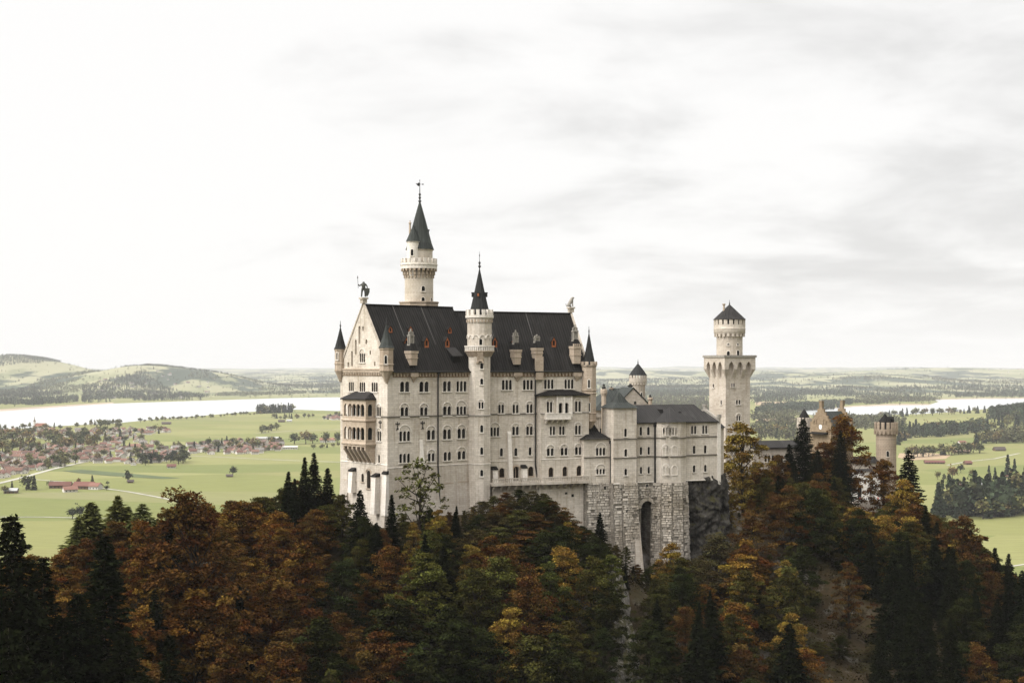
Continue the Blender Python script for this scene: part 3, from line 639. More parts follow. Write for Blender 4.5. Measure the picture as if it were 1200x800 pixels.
    b.box(F1, a - .9, a + .9, e - 1.6, e, zb - .4, zb + .9); b.hexa([F1.p(a - 1.4, e + .5, zb + .75), F1.p(a + 1.4, e + .5, zb + .75), F1.p(a + 1.4, e - 2.2, zb + 2.6), F1.p(a - 1.4, e - 2.2, zb + 2.6), F1.p(a - 1.4, e + .5, zb + .95), F1.p(a + 1.4, e + .5, zb + .95), F1.p(a + 1.4, e - 2.2, zb + 2.8), F1.p(a - 1.4, e - 2.2, zb + 2.8)], 1)
    b.build('dormer', [M['glass'], M['roof2']], root)
    # ---- corner turrets
    def turret(fr, a, e, r, y_corb, y_bot, y_top, y_tip, n, spmat, wins, stripe=(), ph=None, crown=False):
        c = fr.p(a, e, 0)[:2]; Y = c[1]; z = lambda y: zat(y, Y); ph = math.atan2(fr.n[1], fr.n[0]) + math.pi / n if ph is None else ph
        b = MB(); b.lathe(c, [(.25, z(y_corb)), (r * .55, z(y_corb) + (z(y_bot) - z(y_corb)) * .45), (r * .98, z(y_bot) - .25), (r * 1.08, z(y_bot) - .2), (r * 1.08, z(y_bot)), (r, z(y_bot)), (r, z(y_top) - .45), (r * 1.1, z(y_top) - .3), (r * 1.1, z(y_top))], n, 0, ph)
        for y in stripe: b.lathe(c, [(r * .99, z(y) - .18), (r * 1.1, z(y) - .1), (r * 1.1, z(y) + .1), (r * .99, z(y) + .18)], n, 0, ph)
        if crown: merlons(b, c, r * .8, r * 1.12, z(y_top) - .05, z(y_top) + .75, 9)
        o = b.build('corner_turret', M['sand'], root)
        s = MB(); spire(s, c, r * (.95 if crown else 1.12), z(y_top) + .002, z(y_tip), n, 0, .1, ph); s.build('spire', M[spmat], o)
        f = MB(); finial(f, c, z(y_tip), 1.3, .2); f.build('finial', M['dark'], o)
        for ang, y0, y1, w in wins:
            wb = MB(); round_window(c, r * math.cos(math.pi / n), ang, z(y1), w, z(y0) - z(y1), wb); wb.build('window', [M['trim'], M['glass']], o)
    angS = math.atan2(F1.n[1], F1.n[0]); angW = math.atan2(FW.n[1], FW.n[0]); angM = math.atan2(-1, -.55)
    turret(FW, WD - .15, .15, 1.45, 449, 433.5, 407.6, 379, 8, 'green', [(math.atan2(-1, 0), 416.5, 426, .5)], (427,), math.pi / 8)
    turret(FW, .25, .15, 1.2, 447, 433.5, 409, 382.5, 8, 'spire', [(angM, 413, 421, .4)], (426,))
    turret(F2, LE - .1, .3, 1.66, 506, 492, 427.5, 389, 8, 'spire', [(math.atan2(-1, -.05), 444.6, 454, .42), (math.atan2(-1, -.05), 471.6, 481.6, .42)], (460.6, 457, 484, 429), math.pi / 8, True)
    # ---- stair tower in the bend
    c = F1.p(LB - .25, .75, 0)[:2]; Yt = c[1]; zt = lambda y: zat(y, Yt)
    ph = math.radians(-90) + math.radians(30) * 0 + math.pi / 8; r = 2.48
    b = MB(); zg = zt(412)
    fc = c[1] - r * math.cos(math.pi / 8); ff = Fr((c[0], fc), (1, 0)); hw = r * math.sin(math.pi / 8); hs = []
    st = b.build  # noqa
    tw = []
    for x0, x1, y0, y1, n_, ar in [(563, 566, 425.5, 432, 1, 0), (563, 566, 443.5, 450.4, 1, 0), (561, 566.4, 471, 478.6, 2, 1), (563, 566, 498, 506.4, 1, 0), (563, 566, 524, 532.4, 1, 0), (563, 566, 550.4, 557.8, 1, 0)]: tw.append((x0, x1, y0, y1, n_, ar))
    holesT = []
    stair = bpy.data.objects.new('stair_tower', bpy.data.meshes.new('stair_tower')); COL.objects.link(stair); stair.parent = root; ORG[stair] = ORG[root]
    for w in tw: window(ff, 0, *w[:4], w[4], w[5], stair, holesT, sub=True, mull=.2)
    b.panel(ff, 0, [(-hw, ZB), (hw, ZB), (hw, zg), (-hw, zg)], holesT, 0, .4)
    # the other seven sides
    for i in range(8):
        t0, t1 = ph + 2 * math.pi * i / 8, ph + 2 * math.pi * (i + 1) / 8; mid = (t0 + t1) / 2
        if math.sin(mid) < -.99: continue
        q = [(c[0] + r * math.cos(t), c[1] + r * math.sin(t)) for t in (t0, t1)]; b.add([(*q[0], ZB), (*q[1], ZB), (*q[1], zg), (*q[0], zg)], [(0, 1, 2, 3)])
    zz = zt(486.5); b.lathe(c, [(r * .99, zz - .15), (r * 1.07, zz - .1), (r * 1.07, zz + .12), (r * .99, zz + .2)], 8, 1, ph)
    b.lathe(c, [(r * .99, zt(542.6) - .1), (r * 1.04, zt(542.6) - .1), (r * 1.04, zt(542.6) + .1), (r * .99, zt(542.6) + .1)], 8, 2, ph)
    R2 = 2.6; b.lathe(c, [(r, zt(414)), (R2 * 1.0, zt(409)), (R2, zt(366.6) - .9)], 16, 0, ph)
    me = bpy.data.meshes.new('x'); o = b.build('stair_tower_shell', [M['lime'], M['grey'], M['trim']], root); stair.data = o.data; bpy.data.objects.remove(o)
    g = MB(); Rg = 3.2; g.lathe(c, [(R2 * .95, zt(418)), (Rg * .96, zt(412.4)), (Rg, zt(412)), (Rg, zt(411))], 16, 1, ph)
    for i in range(40):
        t = 2 * math.pi * i / 40; g.arc(c, Rg - .22, Rg - .06, t, t + .09, zt(411) - .02, zt(406.4), 0, 1)
    g.lathe(c, [(Rg - .3, zt(406.4)), (Rg + .04, zt(406.4)), (Rg + .04, zt(405)), (Rg - .3, zt(405))], 16, 0, ph, False)
    g.build('gallery', [M['trim'], M['sand']], stair)
    u = MB()     # blind arcade and corbelled crown
    for i in range(12):
        t = 2 * math.pi * (i + .5) / 12; d = (math.cos(t), math.sin(t)); f = Fr((c[0] + d[0] * R2 * .97, c[1] + d[1] * R2 * .97), (-d[1], d[0]))
        half_ring(u, f, 0, zt(395.6), .46, .66, -.12, .16, 0, 6)
        u.box(f, .52, .82, -.1, .13, zt(396.8), zt(395.2), 0)
    u.lathe(c, [(R2 * .99, zt(378) - .2), (R2 * 1.04, zt(377)), (R2 * 1.04, zt(374)), (R2 * 1.16, zt(372.4)), (R2 * 1.16, zt(369.6)), (R2 * 1.0, zt(369.4))], 16, 0, ph)
    for i in range(22):
        t = 2 * math.pi * i / 22; u.arc(c, R2 * .98, R2 * 1.09, t, t + .16, zt(378), zt(374.5), 1, 1)
    merlons(u, c, R2 * .9, R2 * 1.13, zt(369.5), zt(363), 14, 0, .55)
    u.build('crown', [M['trim'], M['sand']], stair)
    s = MB(); spire(s, c, R2 * .90, zt(367.5), zt(314), 12, 0, .08, ph)
    for ang in (-math.pi / 2 - .15, 0.1, math.pi - .1):
        d = (math.cos(ang), math.sin(ang)); f = Fr((c[0] + d[0] * 1.55, c[1] + d[1] * 1.55), (-d[1], d[0])); s.box(f, -.28, .28, -.6, .12, zt(348), zt(343.5), 0); s.box(f, -.36, .36, -.6, .2, zt(343.5), zt(342.5), 0); s.box(f, -.18, .18, .12, .14, zt(347.6), zt(344.2), 1)
    s.build('spire', [M['spire'], M['wood']], stair)
    fb = MB(); finial(fb, c, zt(314), zt(294.5) - zt(314), .36); fb.build('finial', M['dark'], stair)
    db = MB(); round_window(c, R2 * .98, math.atan2(-1, .12), zt(404.4), .6, 1.3, db); db.build('door', [M['trim'], M['glass']], stair)
    ob = MB(); f = Fr((c[0] + .2, c[1] - R2 * .9), (1, .08))     # tan bracket under the gallery
    ob.hexa([f.p(-.7, .35, zt(422)), f.p(.7, .35, zt(422)), f.p(.7, -.3, zt(422)), f.p(-.7, -.3, zt(422)), f.p(-.55, .75, zt(412.6)), f.p(.55, .75, zt(412.6)), f.p(.55, -.3, zt(412.6)), f.p(-.55, -.3, zt(412.6))]); half_ring(ob, f, 0, zt(425.5), .45, .85, -.2, .4, 0, 6); ob.build('bracket', M['sand'], stair)
    # ---- projecting bay, its roof and balcony
    a0, a1 = F2.a(633.6, EB), F2.a(690, EB); zr = F2.z(462, 16, EB); zb = F2.z(600, 16)
    bay = bpy.data.objects.new('bay', bpy.data.meshes.new('bay')); COL.objects.link(bay); bay.parent = root; ORG[bay] = ORG[root]
    ac0, ac1 = F2.a(654.4, EB), F2.a(659, EB); zc0, zc1 = F2.z(484, 18, EB), F2.z(471.8, 18, EB)
    ac2, ac3 = F2.a(661.2, EB), F2.a(666, EB)
    holesB += [arch_hole(ac0, ac1, zc0, zc1), arch_hole(ac2, ac3, zc0, zc1)]
    b = MB(); b.panel(F2, EB, [(a0, zb), (a1, zb), (a1, zr), (a0, zr)], holesB, 0, .45)
    for h in holesB[-2:]: b.add([F2.p(a, EB - .44, z) for a, z in h], [tuple(range(len(h)))], 1)
    for a in (a0, a1): b.add([F2.p(a, EB, zb), F2.p(a, -.2, zb), F2.p(a, -.2, zr), F2.p(a, EB, zr)], [(0, 1, 2, 3)])
    string(b, F2, a0 - .1, F2.a(638.6, EB), EB, F2.z(485.2, 16, EB), .3, .16, 2); string(b, F2, F2.a(669.6, EB), a1, EB, F2.z(484.2, 16, EB), .3, .16, 2)
    string(b, F2, a0, a1, EB, F2.z(538.6, 16, EB), .2, .08, 3)
    o = b.build('bay_shell', [M['lime'], M['glass'], M['grey'], M['trim']], root); bay.data = o.data; bpy.data.objects.remove(o)
    rb = MB(); p0 = F2.a(645, 0); p1 = F2.a(668, 0); zt0 = F2.z(456.2, 17)
    rb.add([F2.p(a0 - .6, EB + .6, zr - .1), F2.p(a1 + .1, EB + .6, zr - .1), F2.p(p1, .03, zt0), F2.p(p0, .03, zt0), F2.p(a0 - .6, .03, zr - .1), F2.p(a1 + .1, .03, zr - .1), F2.p(a0 - .6, EB + .6, zr - .35), F2.p(a1 + .1, EB + .6, zr - .35), F2.p(a0 - .6, .03, zr - .35), F2.p(a1 + .1, .03, zr - .35)],
           [(0, 1, 2, 3), (0, 3, 4), (1, 5, 2), (0, 1, 7, 6), (0, 4, 8, 6), (1, 5, 9, 7), (6, 7, 9, 8)]); rb.build('roof', M['roof'], bay)
    bb = MB(); q0, q1 = F2.a(639.6, EB + .9), F2.a(668.6, EB + .9); zf = F2.z(489.5, 17, EB + 1)
    bb.box(F2, q0, q1, EB, EB + 1.25, zf - .4, zf); bb.box(F2, q0 + .05, q1 - .05, EB + 1.05, EB + 1.2, zf, zf + .85, 0); bb.box(F2, q0, q1, EB + 1.0, EB + 1.28, zf + .85, zf + 1.0)
    for q in (q0 + .1, q1 - .22): bb.box(F2, q, q + .12, EB, EB + 1.1, zf, zf + .9)
    for k in range(5): q = q0 + .3 + k * (q1 - q0 - .9) / 4; bb.side(F2, [(EB, zf - 1.3), (EB + .35, zf - 1.1), (EB + 1.1, zf - .404), (EB, zf - .404)], q, q + .34)
    bb.build('balcony', M['trim'], root)
    tb = MB(); q0, q1 = F2.a(652.4, EB), F2.a(669, EB); z0, z1 = zf + .005, F2.z(464.2, 17, EB)   # pale carved screen round the balcony doors
    holesS = [arch_hole(F2.a(654.4, EB), F2.a(659, EB), zc0, zc1), arch_hole(F2.a(661.2, EB), F2.a(666, EB), zc0, zc1)]
    tb.panel(F2, EB + .22, [(q0, z0), (q1, z0), (q1, z1), (q0, z1)], holesS, 0, .21)
    for q in (q0 - .15, F2.a(659.7, EB), q1 - .15): tb.box(F2, q, q + .32, EB + .003, EB + .45, z0, z1)
    tb.box(F2, q0 - .2, q1 + .2, EB + .003, EB + .42, z1, z1 + .3); tb.build('balcony_screen', M['trim'], root)
    # ---- terrace along the foot
    t0, t1 = F2.a(577, 3.6), F2.a(687, 3.6) + .6; zt_ = F2.z(567.5, 6, 3.6) ; te = bpy.data.objects.new('terrace', bpy.data.meshes.new('terrace'))
    COL.objects.link(te); te.parent = root; ORG[te] = ORG[root]; b = MB()
    zl = F2.z(566, 5, 3.6); b.box(F2, t0, t1, -.1, 3.6, zl - .55, zl, 0); b.box(F2, F2.a(634, 3.4), t1, 3.6, 4.2, zl - .55, zl, 0)
    for k in range(14):
        q = t0 + .5 + k * (t1 - t0 - 1) / 13; b.side(F2, [(2.4, zl - 1.7), (2.7, zl - 1.6), (4.0 if q > F2.a(634, 3.4) else 3.5, zl - .554), (2.4, zl - .554)], q, q + .42, 0)
    w0, w1 = F2.a(655, 2.4), F2.a(691, 2.4) + .4
    b.box(F2, F2.a(632, 2.4), w1, .5, 2.4, ZB - 4, zl - .555, 1); b.box(F2, F2.a(578, 2.3), F2.a(632, 2.4), .3, 2.0, ZB, zl - .6, 1)
    b.box(F2, F2.a(671, 2.4) - .3, F2.a(671, 2.4) + .3, 2.38, 2.41, zl - 3.6, zl - 3.0, 2); b.box(F2, F2.a(663.5, 2.4) - .3, F2.a(663.5, 2.4) + .3, 2.38, 2.41, F2.z(579.5, 17, 2.4), F2.z(577, 17, 2.4), 2)
    o = b.build('terrace_shell', [M['plain'], M['lime'], M['glass']], root); te.data = o.data; bpy.data.objects.remove(o)
    b = MB(); hb = 1.05
    for s0, s1, ee in ((t0, F2.a(634, 3.4), 3.45), (F2.a(634, 3.4), t1, 4.05)):
        n = int((s1 - s0) / .42)
        for k in range(n): q = s0 + (k + .3) * (s1 - s0) / n; b.box(F2, q, q + .2, ee - .1, ee + .06, zl, zl + hb - .2)
        b.box(F2, s0, s1, ee - .16, ee + .12, zl + hb - .2, zl + hb)
    b.build('balustrade', M['plain'], te)
    # buttress strips and slim pillars with dark caps
    b = MB(); z0, z1 = F1.z(545, 9), F1.z(514.6, 9); q = F1.a(493.4); b.side(F1, [(.02, z1), (.02, z0), (.9, z0), (.55, z0 + 1.5)], q - .42, q + .42); b.build('buttress', M['trim'], root); b = MB()
    q = F2.a(596.6); z1 = F2.z(505, 6); b.side(F2, [(.02, z1), (.02, zl), (1.3, zl), (.25, z1 - .6)], q - .42, q + .42)
    b.build('buttress', M['trim'], root)
    for fr, px, yt, yb, e in [(F2, 580.4, 550.4, 565, .9), (F2, 615, 548.6, 563, .9), (FW, 410.8, 552, 577, .9), (FW, 437.6, 558.6, 602, 1.1), (FW, 450.4, 555.5, 604, .5)]:
        b = MB(); a = fr.a(px, e); zt2, zb2 = fr.z(yt, a, e), fr.z(yb, a, e); w = .55 if fr is F2 else .75
        b.hexa([fr.p(a - w, e + .35, zb2), fr.p(a + w, e + .35, zb2), fr.p(a + w, -.1, zb2), fr.p(a - w, -.1, zb2), fr.p(a - w, e, zt2), fr.p(a + w, e, zt2), fr.p(a + w, -.1, zt2), fr.p(a - w, -.1, zt2)], 0)
        b.hexa([fr.p(a - w - .1, e + .15, zt2 + .003), fr.p(a + w + .1, e + .15, zt2 + .003), fr.p(a + w + .1, 0.01, zt2 + .003), fr.p(a - w - .1, 0.01, zt2 + .003), fr.p(a - w - .1, e + .15, zt2 + .2), fr.p(a + w + .1, e + .15, zt2 + .2), fr.p(a + w + .1, .01, zt2 + .75), fr.p(a - w - .1, .01, zt2 + .75)], 1)
        b.build('buttress', [M['trim'], M['roof']], root)
    # iron wall anchors
    for fr, px, py in [(F1, 466, 498), (F1, 495.4, 497), (FW, 445.3, 496.4)]:
        b = MB(); a = fr.a(px, .1); z = fr.z(py, a, .1); b.box(fr, a - .07, a + .07, .002, .12, z - .9, z + .7); b.box(fr, a - .5, a + .5, .01, .13, z + .15, z + .3)
        for s in (-1, 1): b.tube([fr.p(a, .08, z - .5), fr.p(a + s * .3, .08, z - 1.0)], .06, 5); b.tube([fr.p(a + s * .5, .08, z + .22), fr.p(a + s * .35, .08, z + .55)], .06, 5)
        b.build('wall_anchor', M['dark'], root)
    for fr, px, e, yb in [(F1, 513.4, .2, 596), (F2, 627.4, .2, 561)]:
        b = MB(); a = fr.a(px, e); b.tube([fr.p(a, .55, ZE - .5), fr.p(a, .2, ZE - 1.8), fr.p(a, .2, fr.z(545, a, e)), fr.p(a + .5, .25, fr.z(yb, a, e))], .15, 7); b.box(fr, a - .3, a + .3, .1, .6, ZE - .9, ZE - .4); b.build('downpipe', M['dark'], root)
    # ---- two-storey arcaded loggia on the west front
    EL = 2.4; a0, a1 = FW.a(401.4, EL), FW.a(428.6, EL); am = (a0 + a1) / 2
    zt1, zb1 = FW.z(467, am, EL), FW.z(523, am, EL); zm1, zm2 = FW.z(489.5, am, EL), FW.z(494.5, am, EL)
    lg = bpy.data.objects.new('loggia', bpy.data.meshes.new('loggia')); COL.objects.link(lg); lg.parent = root; ORG[lg] = ORG[root]
    hs = []; fs = Fr(FW.p(a1, EL, 0)[:2], (-FW.n[0], -FW.n[1])); sh = []
    w = (a1 - a0 - 1.0) / 5
    for yb, yt in ((487.4, 473.6), (514.6, 500.6)):
        z0, z1 = FW.z(yb, am, EL), FW.z(yt, am, EL)
        for k in range(5): q = a0 + .5 + k * w; hs.append(arch_hole(q + .07, q + w - .07, z0, z1 + .1))
        sh.append(arch_hole(.55, 1.75, z0, z1 + .1))
    b = MB(); b.panel(FW, EL, [(a0, zb1), (a1, zb1), (a1, zt1), (a0, zt1)], hs, 0, .35); b.panel(fs, 0, [(0, zb1), (EL, zb1), (EL, zt1), (0, zt1)], sh, 0, .35)
    b.panel(Fr(FW.p(a0, 0, 0)[:2], FW.n), 0, [(0, zb1), (EL, zb1), (EL, zt1), (0, zt1)], [arch_hole(.6, 1.8, *sorted((h[0][1], h[0][1] + 2.6))) for h in sh], 0, .35)
    for z in (zb1, zm1 - .5, zt1 - .3): b.box(FW, a0 + .01, a1 - .01, .02, EL - .02, z, z + .28, 0)
    for z in (FW.z(489.5, am, EL), FW.z(517, am, EL)):
        b.side(FW, [(EL + .003, z - .75), (EL + .22, z - .6), (EL + .22, z - .35), (EL + .003, z - .2)], a0 - .2, a1 + .2, 1); b.side(fs, [(.003, z - .75), (.22, z - .6), (.22, z - .35), (.003, z - .2)], -.2, EL, 1)
    for z in (FW.z(492, am, EL), FW.z(519.4, am, EL)):
        for k in range(7): q = a0 + .3 + k * (a1 - a0 - 1.0) / 6; b.box(FW, q, q + .4, EL + .003, EL + .12, z - .3, z + .15, 1)
    for k in range(6):    # slanting brackets under the loggia
        q = a0 + .15 + k * (a1 - a0 - .75) / 5; zl0 = zb1; b.side(FW, [(.003, FW.z(541, am, 0)), (.5, FW.z(541, am, 0)), (EL - .05, zl0 - .6), (EL - .05, zl0 - .004), (.003, zl0 - .004)], q, q + .45, 1)
    for k in range(5): q = a0 + .3 + k * w; b.add([FW.p(q, .02, z) if 0 else FW.p(q, .02, zb1 - 2.6), FW.p(q + w, .02, zb1 - 2.6), FW.p(q + w, .02, zb1 - .01), FW.p(q, .02, zb1 - .01)], [(0, 1, 2, 3)], 2)  # dark sheets on the wall, painted shade between the brackets
    o = b.build('loggia_shell', [M['sand'], M['sand'], M['brownglass']], root); lg.data = o.data; bpy.data.objects.remove(o)
    for yb, yt in ((487.4, 473.6), (514.6, 500.6)):
        z0, z1 = FW.z(yb, am, EL), FW.z(yt, am, EL)
        for k in range(1, 5): cb = MB(); q = a0 + .5 + k * w; cb.tube([FW.p(q, EL + .02, z0), FW.p(q, EL + .02, z0 + .2), FW.p(q, EL + .02, z1 - w / 2 - .2), FW.p(q, EL + .02, z1 - w / 2)], [.16, .09, .09, .17], 7); cb.build('colonnette', M['trim'], lg)
        cb = MB(); cb.box(FW, a0 + .2, a1 - .2, .02, .10, z0 - .2, z1 + .3); cb.build('dark_backing', M['glass'], lg)  # added dark sheet, stands in for shade and dark panes inside the loggia
    rb = MB(); zt0 = FW.z(458.6, am, 0); z = zt1 + .02
    rb.add([FW.p(a0 - .35, EL + .4, z), FW.p(a1 + .35, EL + .4, z), FW.p(a1 - 1.3, .03, zt0), FW.p(a0 + 1.3, .03, zt0), FW.p(a0 - .35, .03, z), FW.p(a1 + .35, .03, z), FW.p(a0 - .35, EL + .4, z - .22), FW.p(a1 + .35, EL + .4, z - .22), FW.p(a0 - .35, .03, z - .22), FW.p(a1 + .35, .03, z - .22)],
           [(0, 1, 2, 3), (0, 3, 4), (1, 5, 2), (0, 1, 7, 6), (0, 4, 8, 6), (1, 5, 9, 7), (6, 7, 9, 8)]); rb.build('roof', M['roof2'], lg)
    return root
palace()
def skin_body(name, joints, edges, mat, loc, sub=1, root=0):
    """one continuous figure grown from a skeleton (joint: x,y,z,radius)"""
    me = bpy.data.meshes.new(name); me.from_pydata([j[:3] for j in joints], edges, []); o = bpy.data.objects.new(name, me); COL.objects.link(o)
    m = o.modifiers.new('s', 'SKIN'); m.use_smooth_shade = True
    for i, j in enumerate(joints): me.skin_vertices[0].data[i].radius = (j[3], j[3]); me.skin_vertices[0].data[i].use_root = (i == root)
    s = o.modifiers.new('d', 'SUBSURF'); s.levels = s.render_levels = sub
    dg = bpy.context.evaluated_depsgraph_get(); dg.update(); m2 = bpy.data.meshes.new_from_object(o.evaluated_get(dg)); m2.name = name
    bpy.data.objects.remove(o); m2.materials.clear()
    for q in (mat if isinstance(mat, list) else [mat]): m2.materials.append(q)
    return m2
def statues():
    c = F1.p(.05, -HW, 0); z = 12.95 + 1.5
    root = empty('knight_statue', (c[0], c[1], z), 'dark bronze knight with a shield standing on the peak of the palace gable', 'statue')
    J = [(0, 0, 1.9, .36), (0, 0, 2.5, .42), (0, 0, 3.0, .26), (0, -.02, 3.35, .25), (.3, 0, 1.75, .26), (.34, 0, .95, .19), (.36, -.05, .08, .16), (-.28, 0, 1.75, .26), (-.36, -.1, .95, .19), (-.42, -.1, .08, .16), (-.5, 0, 2.7, .18), (-.85, -.2, 2.35, .14), (-1.05, -.45, 2.75, .12), (.5, 0, 2.7, .18), (.8, -.1, 2.2, .14), (.75, -.35, 1.8, .12)]
    E_ = [(0, 1), (1, 2), (2, 3), (0, 4), (4, 5), (5, 6), (0, 7), (7, 8), (8, 9), (1, 10), (10, 11), (11, 12), (1, 13), (13, 14), (14, 15)]
    me = skin_body('body', J, E_, M['bronze'], None)
    o = link('body', me, root); 
    f = Fr((c[0] + .75, c[1] - .45), (1, .2)); b = MB(); b.prism(f, [(-.55, z + 1.9), (.55, z + 1.9), (.55, z + 1.1), (.3, z + .5), (0, z + .1), (-.3, z + .5), (-.55, z + 1.1)], -.06, .08); b.build('shield', M['bronze'], root)
    b = MB(); b.tube([(c[0] - 1.05, c[1] - .5, z + 1.9), (c[0] - 1.18, c[1] - .5, z + 4.0)], .045, 6); b.lathe((c[0] - 1.18, c[1] - .5), [(.02, z + 3.9), (.14, z + 4.05), (.02, z + 4.5)], 6); b.build('lance', M['bronze'], root)
    c = F2.p(LE - .1, -HW, 0); z = 12.1 + 1.5
    J = [(-.55, 0, .4, .38), (-.25, 0, .95, .42), (.1, 0, 1.45, .40), (.25, 0, 1.95, .42), (.5, -.05, 2.15, .30), (.8, -.1, 2.05, .16), (.35, .22, .85, .17), (.45, .24, .1, .15), (.35, -.22, .85, .17), (.45, -.24, .1, .15), (-.3, .4, .3, .2), (.15, .42, .1, .14), (-.3, -.4, .3, .2), (.15, -.42, .1, .14), (-1.0, 0, .2, .09), (-1.15, 0, .8, .08)]
    E_ = [(0, 1), (1, 2), (2, 3), (3, 4), (4, 5), (2, 6), (6, 7), (2, 8), (8, 9), (0, 10), (10, 11), (0, 12), (12, 13), (0, 14), (14, 15)]
    me = skin_body('lion_statue', J, E_, M['grey'], None); o = link('lion_statue', me, None, (c[0], c[1], z)); tag(o, 'grey stone lion sitting on the far gable peak of the palace roof', 'statue')
statues()
# ---------------------------------------------------------------- the tall round tower behind the palace
def tall_tower():
    Y = 318.5; c = at(491, Y); z = lambda y: zat(y, Y); r = 33.5 / 2 / FPX * Y
    root = empty('tall_tower', (c[0], c[1], -30), 'slender round limestone tower with a corbelled gallery and sharp dark spire behind the palace', 'tower')
    b = MB(); b.lathe(c, [(r, -45), (r, z(312))], 28); b.lathe(c, [(r * 1.42, z(357) - 4), (r * 1.42, z(355.4)), (r * 1.48, z(355.2)), (r * 1.48, z(353.8)), (r * .9, z(353.8))], 8, 1, math.pi / 8)
    b.build('shaft', [M['lime'], M['sand']], root, smooth=40)
    g = MB(); R_ = 21.3 / FPX * Y
    g.lathe(c, [(r * .98, z(315.6)), (R_, z(315.4)), (R_, z(311.5)), (R_ * 1.03, z(311.2)), (R_ * 1.03, z(310.2)), (R_, z(310)), (R_, z(308.5)), (R_ - .5, z(308.5)), (R_ - .5, z(311))], 28, 0)
    n = 24
    for i in range(n):
        t = 2 * math.pi * i / n
        g.arc(c, r * .96, R_ * .99, t, t + .13, z(318), z(315.5), 1, 1); g.arc(c, r * .96, (R_ + r) * .5, t, t + .13, z(322.4), z(318), 1, 1); g.arc(c, r * .96, r * 1.07, t, t + .13, z(326), z(322.4), 1, 1)
    merlons(g, c, R_ - .45, R_, z(308.6), z(303.4), 20, 0, .55)
    g.build('gallery', [M['trim'], M['sand']], root, smooth=40)
    u = MB(); cu = (c[0] + .18, c[1]); ru = 15 / FPX * Y; u.lathe(cu, [(ru, z(312)), (ru, z(294)), (ru * 1.06, z(293.6)), (ru * 1.06, z(292.6))], 20); u.build('upper_shaft', M['lime'], root, smooth=40)
    s = MB(); s.lathe(cu, [(ru * 1.12, z(292.8)), (ru * .93, z(285)), (ru * .44, z(257)), (.16, z(236.5))], 12, 0)
    for ang in (0.1, math.pi - .3): d = (math.cos(ang), math.sin(ang)); f = Fr((cu[0] + d[0] * 1.75, cu[1] + d[1] * 1.75), (-d[1], d[0])); s.box(f, -.3, .3, -.8, .3, z(277), z(270.5)); s.box(f, -.42, .42, -.8, .42, z(270.5), z(269))
    s.build('spire', M['green'], root)
    k = MB(); k.lathe(cu, [(.16, z(237)), (.42, z(236)), (.14, z(234)), (.30, z(231.5)), (.12, z(229.8)), (.3, z(228)), (.1, z(226)), (.05, z(212)), (.12, z(211.4)), (.02, z(210.5))], 8)
    zz = z(216); k.tube([(cu[0] - .7, cu[1], zz), (cu[0] + .75, cu[1], zz)], .05, 5); k.lathe((cu[0] + .7, cu[1]), [(.02, zz - .2), (.2, zz), (.02, zz + .2)], 6)
    f = Fr((cu[0], cu[1]), (1, .1)); k.prism(f, [(-.95, zz + .25), (-.6, zz + .1), (-.35, zz + .35), (-.05, zz + .3), (-.05, zz - .35), (-.3, zz - .45), (-.6, zz - .2)], -.08, .08); k.build('weathervane', M['dark'], root)
    Yt = Y - 2.2; ct = ((484.2 - 600) / FPX * Yt, Yt); rt = 7.4 / FPX * Yt; t = MB(); zt = lambda y: zat(y, Yt)
    t.lathe(ct, [(.15, zt(331)), (.6, zt(326)), (rt * .7, zt(323)), (rt * .8, zt(317)), (rt * 1.02, zt(314)), (rt * 1.02, zt(309)), (rt, zt(308)), (rt, zt(284.4)), (rt * 1.1, zt(284)), (rt * 1.1, zt(283))], 16)
    o = t.build('side_turret', M['trim'], root, smooth=40)
    t = MB(); t.lathe(ct, [(rt * 1.18, zt(283.2)), (rt * .8, zt(277)), (.05, zt(264))], 10); t.build('spire', M['green'], o)
    t = MB(); round_window(ct, rt * .99, math.atan2(-1, -.1), zt(300), .55, zt(292.6) - zt(300), t); t.build('window', [M['trim'], M['glass']], o)
    t = MB(); cc = (ct[0] - .75, ct[1] + .6); t.lathe(cc, [(.28, zt(284)), (.22, zt(262)), (.34, zt(261.6)), (.34, zt(260.8)), (.12, zt(260)), (.1, zt(258))], 8); t.build('chimney', M['sand'], root)
    for dx, y0, y1, w, rnd in [(497, 341.8, 336, .75, True), (496.8, 354, 349, .75, False), (506, 354, 349.4, .5, False)]:
        ang = math.atan2(-math.sqrt(max(.01, 1 - ((dx - 491) / 16.9) ** 2)), (dx - 491) / 16.9); t = MB(); round_window(c, r * .99, ang, z(y0), w, z(y1) - z(y0), t); t.build('window', [M['trim'], M['glass']], root)
tall_tower()
